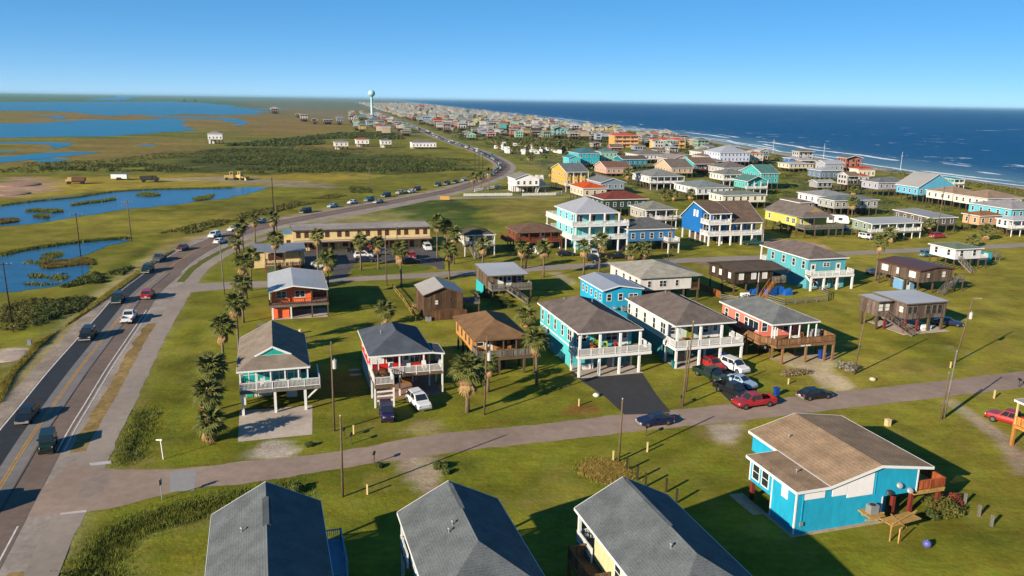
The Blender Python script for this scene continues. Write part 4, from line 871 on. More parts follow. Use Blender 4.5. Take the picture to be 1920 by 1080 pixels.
DKB = woodm('dark_brown_boards', '#57493e', .5); RDB = roofm('dark_brown_roofing', '#6d5f55', .68)
e = (44.59, 157.09, 9.5, 10.2)
t = home(e, 'dark brown timber house with white windows and orange stairs', yaw=R(18)); W, L = 12.6, e[3]
P, H = roof_geo('gu', W, L, 5.2, .12, .55); roof_parts(P, t, RDB, DKB); wall_part(t, .3, 9.3, .4, L-.3, 2.7, H, DKB)
planks(t,'F',.3,9.3,.4,2.7,H,DKB); planks(t,'L',.4,L-.3,.3,2.7,H,DKB)
for u in (1.9, 4.8, 7.4): window(t,'F',u,.34,3.5,.9,1.2,WHITE,BLIND)
for v in (2, 5.4, 8): window(t,'L',v,.24,3.6,.7,1.0,WHITE,BLIND)
b = MB(); b.box(5.9,6.05,.28,.42,2.7,5.1); b.build('downpipe', WHITE, t)
deck(t, 9.303, 12.6, .2, 4.4, 2.7, GWOOD); railing(t, [(9.4,.3),(12.5,.3),(12.5,4.3)], 2.7, GWOOD, 1., .2, solid=True)
ORW = woodm('orange_new_timber', '#c98645', .7); stairs(t, (9.6,.1,2.7), (5.2,-2.6,0), 1.3, ORW)
under_grid(t, (.6, 3.4, 6.2, 9.1, 12.2), (.7, 5, 9.6), 2.7)
TARP = mat('blue_tarp',(.01,.10,.42),rough=.45,var=.25,scale=2,bump=.5)
for nm, bx in (('tarp_cover',(8.2,12.2,-.6,1.8,0,1.6)),('tarp_cover',(11.4,13.3,-1.6,-.2,0,1.5)),('tarp_cover',(5.3,7.6,1.0,2.6,0,1.2))):
    b = MB(); x0,x1,y0,y1,z0,z1 = bx; b.add([(x0,y0,z0),(x1,y0,z0),(x1,y1,z0),(x0,y1,z0),(x0+.2,y0+.3,z1*.8),(x1-.5,y0+.2,z1),(x1-.3,y1-.2,z1*.9),(x0+.4,y1-.3,z1*.7)],[(3,2,1,0),(4,5,6,7),(0,1,5,4),(1,2,6,5),(2,3,7,6),(3,0,4,7)])
    o = b.build(nm, TARP); o.location = t.location; o.rotation_euler = (0,0,R(18)); tag(o, {0:'long blue tarp heap under the brown house stairs',1:'blue tarp bundle right of the orange stairs',2:'small blue tarp heap left of the orange stairs'}[[k for k in range(3) if (8.2,11.4,5.3)[k]==bx[0]][0]], 'tarp')
b = MB(); b.tube([(1.2,-1,.6),(1.3,-1,.6),(3.0,-1,.6),(3.1,-1,.6)],[.2,.5,.5,.2],10); b.box(1.5,1.7,-1.4,-.6,0,.2); b.box(2.5,2.7,-1.4,-.6,0,.2)
o = b.build('propane_tank', WHITE); o.location = t.location; o.rotation_euler = (0,0,R(18)); tag(o, 'white propane tank in the yard of the dark brown house', 'tank')

TBIG = wallm('sea_green_paint', '#62b7c6', .66); RTB = roofm('grey_brown_shingles', '#837672', .72)
e = (62.18, 165.14, 10.3, 17.8)
t = home(e, 'big sea green house with brown hip roof and white balcony facing the lawn'); W, L = e[2], e[3]
P, H = roof_geo('hip', W, L, 6.5, .38); roof_parts(P, t, RTB, WHITE); wall_part(t, .4, W-.4, .5, L-2.6, 0, H, TBIG); 
deck(t, -.2, W+.2, -1.7, .497, 3.2, GWOOD); railing(t, [(-.1,.4),(-.1,-1.6),(W+.1,-1.6),(W+.1,.4)], 3.2, WHITE); b = MB(); b.box(-.23,W+.23,-1.74,-1.703,2.75,3.22); b.build('deck_fascia', WHITE, t)
for u in (0, 3.2, 6.5, W): post(t, u, -1.5, 0, 3.0, WHITE, .34)
for u, w_ in ((1.7,.9),(8.0,.9)): door(t,'F',u,.5,3.2)
window(t,'F',5,.5,4.7,1.5,.7,WHITE,GLASS,'pair')
for u in (2.2, 5, 7.8): window(t,'F',u,.5,.5,1.5,1.9,WHITE,GLASS,'pair')
for v in (2, 5.4, 9, 13): window(t,'L',v,.4,4.2,.9,1.5); window(t,'R',v,W-.4,4.2)
deck(t, .2, W-.2, L-2.597, L-.2, 3.2, GWOOD); railing(t, [(.25,L-2.5),(.25,L-.3),(W-.3,L-.3),(W-.3,L-2.5)], 3.2, WHITE)
for u in (.35, W-.35): post(t, u, L-.4, 0, 6.4, WHITE, .26)
wall_part(t, .32, .39, L-2.6, L-.4, 2.4, H, WHITE, 'end_panel', top=3.2); stairs(t, (-.1,.2,3.2), (.8,-1.0,1.5), .9, WHITE, False); aircon(t, -.2, 6.4, 2.4)

RDBR = metalm('dark_brown_metal_roof', '#6d4a3c', .6)
e = (84.11, 161.56, 9.4, 12.2)
t = home(e, 'brown board house with dark brown roof and pale blue shed below', yaw=R(19)); W, L = e[2], e[3]
P, H = roof_geo('gv', W, L, 5.2, .13); roof_parts(P, t, RDBR, RDBR); wall_part(t, .3, W-.3, .4, L-.3, 2.6, H, PLANKG); planks(t,'F',.3,W-.3,.4,2.6,H,PLANKG); planks(t,'L',.4,L-.3,.3,2.6,H,PLANKG)
for v, w_ in ((2.2,1.5),(6.2,.4),(9.8,1.6)): window(t,'L',v,.24,3.4,w_,1.1,WHITE,BLIND,'pair' if w_ > 1 else 'sash')
window(t,'F',2.6,.34,3.5,.7,.9,WOOD,BLIND); window(t,'F',6.7,.34,3.4,.9,1.2,WOOD,BLIND)
under_grid(t, (.6, 4.6, 8.7), (.8, 4.4, 8, 11.5), 2.6); deck(t, W-.297, W+3.4, .4, 3, 2.4, GWOOD); railing(t, [(W-.2,.5),(W+3.3,.5),(W+3.3,2.9)], 2.4, GWOOD, .9, .25); stairs(t, (W+.4,.4,2.4), (W-4.6,-1.2,0), 1.1, GWOOD)
for u in (W+1.2, W+3.2): post(t, u, .6, 0, 2.4, PILE, .2)
WPL = woodm('grey_planks', '#83736a', .58)
e = (67.4, 132.35, 9.1, 8.4)
t = home(e, 'grey plank stilt house with flat white roof and stairs up its left side'); W, L = e[2], e[3]
P, H = roof_geo('sv', W, L, 5.3, .02); roof_parts(P, t, RWHT, PLANKG); P2, H2 = roof_geo('sv', 2.8, 5.2, 5.26, .01)
roof_parts([[(x-3.4, y+2.7, z) for x, y, z in p_] for p_ in P2], t, RWHT, PLANKG, names=('wing_roof','wing_fascia'))
wall_part(t, .3, W-.3, .35, L-.3, 2.5, H, WPL); wall_part(t, -3.1, .297, 3.2, 7.6, 2.5, lambda u, v: 5.2, WPL, 'wing_wall')
planks(t,'F',.3,W-.3,.35,2.5,H,WPL); planks(t,'F',-3.1,.29,3.2,2.5,lambda u,v:5.2,WPL); planks(t,'L',3.2,7.6,-3.1,2.5,lambda u,v:5.2,WPL); planks(t,'L',.35,3.19,.3,2.5,H,WPL)
for u in (1.0, 2.1): window(t,'F',u,.29,3.5,.75,1.1,WPL)
for u in (4.9, 6.2, 7.4): window(t,'F',u,.29,3.2,.85,1.5,WPL)
for u in (-2.6, -1.2): window(t,'F',u,3.14,3.4,.9,1.2,WPL,BLIND)
window(t,'L',1.4,.24,3.5,.9,1.0,WPL,BLIND); RP = woodm('red_brown_posts','#8a3a30',.6)
for u, v, m_ in ((.6,.6,RP),(3.2,.6,RP),(5.6,.6,PILE),(8.5,.6,PILE),(.6,7.6,PILE),(4.5,7.6,PILE),(8.5,7.6,PILE),(-2.8,3.5,PILE),(-2.8,7.2,PILE),(-1,3.5,RP)): post(t, u, v, 0, 2.5, m_, .36, 'piling')
stairs(t, (-1.4,2.9,2.5), (.7,-1.6,0), 1.2, WPL); deck(t, -2.2, .29, 2.2, 3.13, 2.5, WPL)
b = MB(); b.box(-.5,9.3,-.6,8.2,0,.05); b.build('slab', CONC, t)
b = MB(); pts = [(0,0,.55),(.2,0,.5),(2.2,0,.45),(2.9,0,.6)]; b.tube(pts,[.05,.45,.5,.06],8); b.box(.4,2.2,-.5,.5,0,.12)
o = b.build('boat', WHITE); o.location = t.matrix_basis @ Vector((5.2,1.6,.05)); o.location = Vector((e[0],e[1],.05))+Vector((math.cos(YAW)*4.4-math.sin(YAW)*1.2, math.sin(YAW)*4.4+math.cos(YAW)*1.2, 0)); o.rotation_euler = (0,0,YAW); tag(o, 'small white boat stored under the grey plank house', 'boat')

GRNR = roofm('grey_green_roofing', '#7c8c78', .7)
e = (105.44, 187.75, 8.3, 6.5)
simple((e[0],e[1],8.6,8.6), 'small white house with grey green roof by the back street', 5.2, 2.6, 'hip', .2, wallm('bright_white_siding','#dcdce4',.68), GRNR, deckx=2.6, stair=True)

# ================================================================ back street row
AQ2 = wallm('light_aqua_paint', '#86dbe6', .72)
RLG = metalm('pale_lavender_roof', '#bfc2cc', .68)
t = home((15.64, 200.24), 'tall three level aqua house with wraparound white balconies'); W, L = 12.4, 15.6
P, H = roof_geo('hip', W, L, 10.5, .5); roof_parts(P, t, RLG, WHITE); wall_part(t, .6, W-.5, 2.4, L-.5, 4.1, H, AQ2); wall_part(t, 3.2, W-.8, 6, L-.8, 0, H, AQ2, 'ground_floor', top=4.098)
for z in (4.1, 7.5):
    deck(t, -.9, 14.7, -.6, 2.397, z, WHITE); deck(t, -.9, .597, 2.4, 20, z, WHITE); deck(t, W-.497, 14.7, 2.4, 6.5, z, WHITE); deck(t, .6, W-.5, L-.497, 20, z, WHITE)
    railing(t, [(-.8,19.9),(-.8,-.5),(14.6,-.5),(14.6,6.4)], z, WHITE); railing(t, [(-.8,19.9),(W-.6,19.9)], z, WHITE)
for u in (.1, 3.9, 7.9, 11.9):
    for z0, z1 in ((0,3.7),(4.1,7.1),(7.5,10.3)): post(t, u, -.3, z0, z1, WHITE, .34)
post(t, 14.4, -.3, 0, 7.1, WHITE, .3)
for v in (4.5, 9, 14, 19.5): post(t, -.6, v, 0, 3.7, WHITE, .26)
post(t, -.6, 19.5, 4.1, 7.1, WHITE, .26)
for z in (4.1, 7.5):
    for u, w_ in ((2.0,1.9),(5.6,1.9),(9.6,1.9)): window(t,'F',u,2.4,z+.25,w_,1.9,WHITE,TEALGLASS if z < 5 else GLASS,'grid')
    for v in (3.6, 7.6, 12): window(t,'L',v,.6,z+.7,.9,1.5); window(t,'R',v,W-.5,z+.7,.9,1.5)
stairs(t, (8.2,-.6,4.1), (4.6,-3.8,0), 1.2, WHITE)
BL2 = wallm('steel_blue_paint', '#4d8fc9', .55); RNV = roofm('grey_shingle_b', '#77787a', .62)
e = (29.46, 203.03, 14.1, 11)
t, H = simple(e, 'steel blue house with white corner porch next to the tall aqua house', 6.2, 3.0, 'hip', .42, BL2, RNV, encl=.6)
deck(t, e[2]-3.6, e[2]-.2, -2.2, .44, 3.0, GWOOD); railing(t, [(e[2]-3.5,.4),(e[2]-3.5,-2.1),(e[2]-.3,-2.1),(e[2]-.3,.4)], 3.0, WHITE)
for u in (e[2]-3.4, e[2]-.4): post(t, u, -2, 0, 3, WHITE, .24)

BIGB = wallm('royal_blue_paint', '#1a70be', .72); RBB = roofm('brown_shingle_b', '#7c685c', .7)
t = home((53.51, 216.25), 'big royal blue gabled house with two tiers of white balconies'); Wd = 16.6
s1, s2 = 4.9/8.5, (11.2-6.2)/7.4
lo = [(6.6,-.3,6.2),(16.9,-.3,6.2),(16.9,8.5,11.2),(6.6,8.5,11.2)]
up_ = [(-.4,-.4,8.9),(6.6,-.4,8.9),(6.6,8.5,11.2),(-.4,8.5,11.2)]
bk = [(16.9,15.9,6.2),(-.4,15.9,6.2),(-.4,8.5,11.2),(6.6,8.5,11.2),(16.9,8.5,11.2)]
roof_parts([lo, up_, bk], t, RBB, WHITE)
def HB(u, v): return (8.9+2.3*(v+.4)/8.9 if u < 6.6 else 6.2+5*(v+.3)/8.8) if v < 8.5 else 11.2-5*(v-8.5)/7.4
wall_part(t, 0, 6.597, 4.4, 15.3, 2.8, lambda u, v: HB(1, v), BIGB); wall_part(t, 6.6, 16.5, 3.2, 15.3, 2.8, lambda u, v: HB(9, v), BIGB, 'east_wing_wall')
for z, u1 in ((3.0, 17.2), (6.1, 6.7)):
    deck(t, -.3, u1, -.2, 3.197 if z < 5 else 4.397, z, WHITE); 
deck(t, -.3, 6.59, 3.2, 4.397, 3.0, WHITE)
railing(t, [(-.2,4.3),(-.2,-.1),(17.1,-.1),(17.1,3.1)], 3.0, WHITE, 1.05); railing(t, [(-.2,4.3),(-.2,-.1),(6.6,-.1),(6.6,2.6)], 6.1, WHITE, 1.05)
for u in (.05, 3.3, 6.5): post(t, u, .05, 6.1, 8.7, WHITE, .26)
for u in (.05, 3.3, 6.5, 10, 13.3, 16.4): post(t, u, .06, 3.0, 6.0, WHITE, .28)
for u in (0, 3.4, 6.8, 10.2, 13.6, 17.0): post(t, u, -.05, 0, 2.75, WHITE, .36)
for v in (2.2, 4.6, 7.4, 10.6, 14.8):
    for u in (.15, 5.5, 11, 16.4): post(t, u, v, 0, 2.8, WHITE, .32)
for v in (8.4, 6.8): window(t,'L',v,0,7.2,.8,1.7,WHITE,BLIND,'grid')
for v in (2.6,): pass
for u in (1.6, 4.6): window(t,'F',u,4.4,3.3,1.8,1.9,WHITE,GLASS,'pair'); window(t,'F',u,4.4,6.4,1.8,1.8,WHITE,GLASS,'pair')
for u in (8.4, 11.6, 14.8): window(t,'F',u,3.2,3.3,1.9,1.9,WHITE,GLASS,'grid')
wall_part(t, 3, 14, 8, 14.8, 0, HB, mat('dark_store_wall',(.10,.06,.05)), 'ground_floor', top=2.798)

YELW = wallm('yellow_paint', '#d4d26e', .7); RYB = roofm('brown_grey_shingle_c', '#857a74', .7)
e = (84.59, 232.63, 10.0, 19.5)
t = home(e, 'yellow stilt house with large grey brown roof and dark grey deck'); W, L = e[2]+1.4, e[3]
P, H = roof_geo('dutch', W, L, 6.0, .5, (2.4, 7.2)); roof_parts(P, t, RYB, GREYM); wall_part(t, .4, W-.4, 3.2, L-.4, 2.9, H, YELW)
us = 1.2/.5; zt = H(W/2, 6)-.05
b = MB(); b.add([(us+.15,2.46,7.15),(W-us-.15,2.46,7.15),(W/2,2.46,zt-.1),(us+.15,2.6,7.15),(W-us-.15,2.6,7.15),(W/2,2.6,zt-.1)], [(0,1,2),(5,4,3),(0,3,4,1),(1,4,5,2),(2,5,3,0)]); b.build('gable_wall', wallm('gable_tan','#b99a6a'), t)
deck(t, .1, W+2.6, -1.2, 3.197, 2.9, GWOOD); railing(t, [(.2,3.1),(.2,-1.1),(W+2.5,-1.1),(W+2.5,3.1)], 2.9, GWOOD, 1., .2, solid=True)
for u in (.4, 4, W-2.6, W, W+2.3): post(t, u, -1, 0, 2.6, PILE, .3)
for u in (.4, 4.4, W-.4): post(t, u, .3, 2.9, 5.9, PILE, .22)
under_grid(t, lin(.8, W-.8, 4), lin(3.6, L-.7, 5), 2.9)
for v, st in ((4.6,'pair'),(7.4,'pair'),(16.8,'sash')): window(t,'L',v,.4,3.7,1.3 if st == 'pair' else .8,1.4,WHITE,GLASS,st)
door(t,'F',2.4,3.2,2.9); window(t,'F',5.4,3.2,3.6,1.6,1.4,WHITE,GLASS,'pair')

CRM = wallm('cream_stucco', '#ecd39a', .66); RMOT = mat('flat_gravel_roof', (.30,.27,.25), rough=.95, var=.2, scale=.8, big=.2)
SHUT = mat('brown_shutter', (.11,.042,.022), rough=.6, var=.15)
t = home((-47.62, 200.05), 'long cream two storey motel with brown shutters', 'motel', name='motel'); 
roof_parts([[(-8.1,-.7,5.5),(27.3,-.7,5.5),(27.3,8.2,5.7),(-8.1,8.2,5.7)]], t, RMOT, SHUT)
Hm = lambda u, v: 5.5
wall_part(t, -7.9, 27, 0, 8, 2.75, Hm, CRM); wall_part(t, -7.9, 27, .9, 8, 0, Hm, CRM, 'ground_floor', top=2.748)
b = MB(); b.box(-8.0, 27.2, -2.0, -.003, 2.5, 2.64); b.build('canopy', mat('canopy_white',(.5,.47,.42),var=.12), t); b = MB(); b.box(-8.05,27.25,-2.06,-2.003,2.38,2.68); b.build('canopy_fascia', SHUT, t)
mu = [-6.5, -4.5, 0.6, 3.6, 5.6, 8.7, 10.8, 13.8, 15.7, 18.7, 20.7, 23.6, 25.7]
SHB = mat('shutter_slat', (.07,.028,.016), rough=.6, var=.2)
for u in mu: window(t,'F',u,0,3.55,.85,1.2,SHUT,SHB,'pair')
for i, u in enumerate(lin(-7, 26.2, 14)):
    post(t, u, -1.85, 0, 2.5, SHUT, .14)
    if i % 2: door(t,'F',u+1.2,.9,0,SHUT); window(t,'F',u-.6,.9,.9,1.2,1.1,SHUT)
wall_part(t, -9.9, -7.903, 1.5, 7.5, 0, Hm, CRM, 'end_wing', top=4.4); b = MB(); b.box(-10.1,-7.906,1.3,7.7,4.402,4.6); b.build('end_wing_roof', mat('blue_flat_roof',(.12,.26,.42),var=.15), t); window(t,'F',-8.9,1.5,1.6,.8,1.1,SHUT,SHB,'pair')
e = (-55.05, 174.09, 9.0, 10.4)
t = home(e, 'low cream office with flat grey roof and front deck at the corner', 'office', name='office_building'); W, L = 9.0, 10.4
roof_parts([[(-3,1.6,4.4),(-.003,1.6,4.4),(-.003,L,4.45),(-3,L,4.45)],[(0,-.3,4.4),(W,-.3,4.4),(W,L,4.45),(0,L,4.45)]], t, metalm('grey_flat_roof','#9a9ea4',.7), GREYM)
Ho = lambda u, v: 4.45; wall_part(t, .2, W-.3, 2, L-.2, .8, Ho, CRM); wall_part(t, -2.8, .197, 2.2, L-.2, .3, Ho, CRM, 'side_wall')
deck(t, 0, 7.8, -1.9, 1.997, 1.5, WOOD); railing(t, [(.1,1.9),(.1,-1.8),(4.4,-1.8)], 1.5, mat('cream_rail',(.6,.5,.3),var=.1), 1., .3); railing(t, [(5.2,-1.8),(7.7,-1.8),(7.7,1.9)], 1.5, mat('cream_rail',(.6,.5,.3)), 1., .3)
b = MB(); b.box(.1,7.7,-1.7,1.99,0,1.36); b.build('deck_skirt', mat('brown_skirt',(.14,.07,.04),var=.3,scale=3), t)
b = MB(); b.box(.9,2.6,-1.76,-1.703,.05,1.3); b.build('green_door', mat('green_panel',(.05,.12,.05),var=.1), t)
for u in (0.2, 4.4, 7.6): post(t, u, -.1, 1.5, 4.3, WOOD, .16)
stairs(t, (6.6,-1.9,1.5), (6.6,-4.2,0), 1.6, RP)
for u in (1.5, 3.2): window(t,'F',u,2,2.2,1.2,1.3,SHUT,SHB,'pair')
window(t,'F',-1.6,2.2,2.4,.9,1.2,SHUT,SHB)
b = MB(); b.tube([(0,0,.7),(.5,0,.6),(4,0,.55),(5.2,0,.9)],[.2,.7,.75,.1],8); b.box(.6,3,-.4,.4,0,.2); o = b.build('boat', mat('grey_boat_cover',(.36,.38,.36),var=.1)); o.location = (*(-46.7, 180.8), 0); o.rotation_euler = (0,0,R(-40)); tag(o, 'covered grey boat at the end of the motel office', 'boat')

e = (-12.05, 194.9, 8.2, 8.4)
t, H = simple(e, 'small pale house with olive roof and white stilts between palms', 5.4, 2.8, 'hip', .32, wallm('pale_cream_siding','#cfc9b8',.66), roofm('olive_brown_shingles','#6d6453',.66), porch=2.2, pr=None, stair=True)
e = (1.13, 202.8, 12.6, 11)
t, H = simple(e, 'red brown house with brown hip roof and reddish deck', 5., 2.6, 'hip', .3, wallm('red_brown_boards_wall','#8a4a38',.6), roofm('brown_shingle_d','#84685a',.66), fm=WOOD, porch=2.4, pr=woodm('reddish_deck','#94513c',.6), trim=WOOD)
deck(t, -2.2, .197, 2.6, 9, 2.6, WOOD); railing(t, [(-2.1,8.9),(-2.1,2.7)], 2.6, woodm('reddish_deck','#94513c',.6), 1., .2, solid=True)

# ================================================================ foreground roofs
FGR = roofm('slate_grey_shingles', '#868e93', .5)
def fg_house(e, label, kind, s, wm, extra=None, zf=3.2, ze=6.0, side=None):
    t = home(e, label, yaw=R(17.6)); W, L = e[2], e[3]; P, H = roof_geo(kind, W, L, ze, s); roof_parts(P, t, FGR, WHITE)
    wall_part(t, .45, W-.45, .5, L-3.2, zf, H, wm); wall_part(t, .5, W-.5, .6, L-5, 0, H, wm, 'ground_floor', top=zf-.002)
    deck(t, .1, W-.1, L-3.197, L-.3, zf, GWOOD); railing(t, [(.2,L-3.3),(.2,L-.4),(W-.2,L-.4),(W-.2,L-3.3)], zf, WHITE)
    for u in (.3, W*.5, W-.3): post(t, u, L-.5, 0, ze-.1, WHITE, .24)
    for v in (2.5, 5.5, 8.5): window(t,'L',v,.45,zf+.8); window(t,'R',v,W-.45,zf+.8)
    window(t,'B',W*.3,L-3.2,zf+.8,1.4,1.3,WHITE,GLASS,'pair'); door(t,'B',W*.7,L-3.2,zf)
    return t, H
def fe(c, BL, BR, z, L):
    pass
f1 = (-23.25, 56.9, 8.33)
f2 = (-8.81, 57.8, 8.28)
f3 = (5.35, 58.95, 8.36)
vv = (-math.sin(R(17.6)), math.cos(R(17.6)))
def fo(f, L): return (f[0]-vv[0]*L, f[1]-vv[1]*L, f[2], L)
LB = wallm('light_blue_siding', '#8fc4dc', .6)
t, H = fg_house(fo(f1, 15.5), 'nearest left house seen from above, grey gable roof with blue side stairs', 'gv', .54, LB)
W, L = f1[2], 15.5
BLR = mat('blue_stair_paint', (.10,.28,.45), rough=.5, var=.1)
deck(t, W-.447, W+1.5, L-6.5, L-1.6, 3.2, BLR); railing(t, [(W+1.4,L-6.5),(W+1.4,L-1.7),(W-.2,L-1.7)], 3.2, BLR)
stairs(t, (W+.55,L-6.5,3.2), (W+.55,L-11.2,0), 1.5, BLR); post(t, W+1.35, L-1.8, 0, 3.2, WHITE, .2); post(t, W+1.35, L-6.4, 0, 3.2, WHITE, .2)
b = MB(); b.box(W/2-.28,W/2-.1,L-6.8,L-2.6,H(W/2-.2,5)-.06,H(W/2-.2,5)+.03); b.box(W/2+.1,W/2+.28,L-6.8,L-2.6,H(W/2-.2,5)-.06,H(W/2-.2,5)+.03); b.box(W/2-.18,W/2+.18,L-6.8,L-2.6,H(W/2,5)-.02,H(W/2,5)+.05); b.build('ridge_vent', FGR, t)
vent(t, H, 2.4, 9.8)
t, H = fg_house(fo(f2, 13.5), 'middle foreground house with grey hipped roof and light blue wall', 'hipf', .52, LB)
W, L = f2[2], 13.5
b = MB(); b.box(W/2-.18,W/2+.18,L-4.6,L-.5,H(W/2,L-1)-.06,H(W/2,L-1)+.05); b.build('ridge_vent', FGR, t); vent(t, H, 3.1, 7.6); vent(t, H, 2.7, 7.0)
roof_parts([[(W*.5,L+.05,5.8),(W-.1,L+.05,5.8),(W-.1,L+1.5,5.5),(W*.5,L+1.5,5.5)]], t, FGR, WHITE, names=('porch_roof','porch_fascia'))
deck(t, W-.447, W+.9, L-7.5, L-2.5, 3.2, LB); railing(t, [(W+.8,L-7.4),(W+.8,L-2.6)], 3.2, BLR)
CREAMW = wallm('cream_yellow_siding', '#e6dfb0', .66)
t, H = fg_house(fo(f3, 16), 'right foreground house with dark grey roof, cream wall and wooden rear deck', 'hipf', .52, CREAMW)
W, L = f3[2], 16
b = MB(); b.box(W/2-.18,W/2+.18,L-8,L-.5,H(W/2,L-1)-.06,H(W/2,L-1)+.05); b.build('ridge_vent', FGR, t); vent(t, H, 3.2, 6.0)
deck(t, -1.4, .447, L-6.5, L-2.2, 3.0, WOOD); railing(t, [(.3,L-2.3),(-1.3,L-2.3),(-1.3,L-6.4),(.3,L-6.4)], 3.0, WOOD, 1.05, .19, solid=True)
for v in (L-2.4, L-6.3): post(t, -1.25, v, 0, 3, PILE, .24)

# --- bright blue salt-box house at the lower right
BFG = wallm('vivid_blue_paint', '#1faad2', .74); RFG = roofm('tan_brown_shingles_b', '#a48b72', .85)
t = home((25.75, 65.65), 'vivid blue house with long tan roof and white shuttered panels', yaw=R(17.2))
mainL = [(3.45,12.8,4.45),(3.45,-.25,4.45),(9.0,-.25,5.85),(9.0,12.8,5.85)]; mainR = [(15.0,-.25,4.95),(15.0,12.8,4.95),(9.0,12.8,5.85),(9.0,-.25,5.85)]
lowr = [(-.15,7.7,4.40),(-.15,-.25,4.40),(3.45,-.25,4.45),(3.45,7.7,4.45)]
roof_parts([mainL, mainR, lowr], t, RFG, WHITE, th=.2, band_h=.26)
def HF(u, v): return 4.42 if u < 3.45 else (4.45+1.4*(u-3.45)/5.55 if u < 9 else 5.85-.9*(u-9)/6)
wall_part(t, .1, 9.7, 0, 3.6, 0, HF, BFG); wall_part(t, .1, 3.5, 3.603, 7.2, 2.0, HF, BFG, 'side_wall'); wall_part(t, 9.703, 13.5, 0, 12.2, 2.5, HF, BFG, 'east_wall'); wall_part(t, 3.6, 9.7, 3.603, 12.2, 2.5, HF, BFG, 'north_wall')
b = MB(); b.box(.06,.2,-.04,.1,0,4.3); b.box(9.6,9.72,-.03,.0,0,2.5); b.box(13.4,13.55,-.04,.1,2.5,4.8); b.box(.04,.1,3.5,3.62,0,4.3); b.box(.04,.1,7.1,7.24,2,4.3); b.build('corner_trim', WHITE, t)
SHP = mat('white_storm_panel', (.66,.65,.68), rough=.6, var=.05)
def panel(u0, u1, z0, z1a, z1b):
    b = MB(); b.add([(u0,-.06,z0),(u1,-.06,z0),(u1,-.06,z1b),(u0,-.06,z1a),(u0,-.003,z0),(u1,-.003,z0),(u1,-.003,z1b),(u0,-.003,z1a)], [(0,1,2,3),(7,6,5,4),(4,5,1,0),(1,5,6,2),(3,2,6,7),(4,0,3,7)]); b.build('storm_panel', SHP, t)
panel(.9,3.1,3.35,4.15,4.2); panel(3.9,5.5,3.3,4.25,4.55); panel(5.55,8.4,2.95,4.55,5.1)
b = MB(); b.box(.03,.097,1.2,2.1,2.9,4.2); b.build('storm_panel', SHP, t)
for v in (4.7, 6.2): window(t,'L',v,.1,2.5,1.0,1.5,WHITE,GLASS)
b = MB(); b.box(.75,.85,-.08,-.003,.7,4.2); b.build('conduit', BFG, t); b = MB(); b.box(.6,.95,-.2,-.083,.9,1.25); b.build('meter_box', GREYM, t)
b = MB(); b.box(8.6,8.7,-.06,-.003,2.9,5.4); b.build('conduit', BFG, t)
for u, z in ((10.2,2.9),(11.3,3.5),(12.6,2.8)):
    b = MB(); b.ball((0,0,0),.3,12,.35); o = b.build('satellite_dish', GREYM if u > 11 else DARKM, t); o.location = (u,-.2,z); o.rotation_euler = (R(60),0,R(-30)); a = MB(); a.bar((u,0,z-.2),(u,-.3,z),.05); a.build('dish_arm', DARKM, t)
UW = woodm('new_pine', '#c9a05e', .66)
b = MB(); b.box(6.9,8.6,-1.7,-.1,1.5,1.6); b.bar((6.4,-1.7,1.45),(8.2,-1.9,1.45),.1,.16); b.bar((6.7,-.9,1.55),(8.9,-1.2,1.55),.1,.16); b.build('bracket_shelf', UW, t)
aircon(t, 7.8, -.9, 1.6); t.children[-1].children[0]
for u, v in ((11.3,.4),(13.6,.6),(11.3,7),(13.4,11.5),(3.2,7),(.3,6.9)): post(t, u, v, 0, 2.5 if u > 5 else 2.0, RP, .34, 'piling')
deck(t, 13.503, 17.1, .1, 3.6, 2.4, UW); OWD = woodm('red_orange_rail','#b4603a',.66); railing(t, [(13.6,.2),(17,.2),(17,3.5)], 2.4, OWD, 1., .2, solid=True); post(t, 16.6, .4, 0, 2.4, RP, .34, 'piling'); post(t, 16.6, 3.3, 0, 2.4, PILE, .3, 'piling')
wall_part(t, 9.9, 11.0, .9, 4.0, 0, HF, BFG, 'storage_room', top=2.498)
b = MB(); b.box(-.3,10,-.4,4,0,.05); b.box(-1.4,.1,4,8.2,0,.05); b.build('slab', mat('sandy_slab',(.40,.30,.2),var=.25), t); vent(t, HF, 5.6, 9.0); vent(t, HF, 2.2, 3.0)
stp = Vector((25.75,65.65,0)); Ru = Matrix.Rotation(R(17.2), 3, 'Z')
b = MB(); b.box(0,3.6,0,1.4,1.5,1.58); b.bar((0,.1,1.5),(0,.1,0),.1); b.bar((.5,-.4,1.45),(.5,-.4,0),.09); b.bar((.8,-.3,1.45),(.8,-.3,0),.09); b.bar((3.5,1.3,1.5),(3.5,1.3,0),.1)
b.bar((-.6,.9,1.62),(3.9,.9,1.62),.14,.06); b.bar((.2,.2,1.64),(4.3,1.1,1.66),.14,.06); b.bar((1,-.3,1.6),(1.6,1.6,1.62),.14,.06)
o = b.build('work_platform', UW); o.location = stp+Ru @ Vector((7.9,-3.4,0)); o.rotation_euler = (0,0,R(24)); tag(o, 'rough timber scaffold with loose planks beside the vivid blue house', 'scaffold')

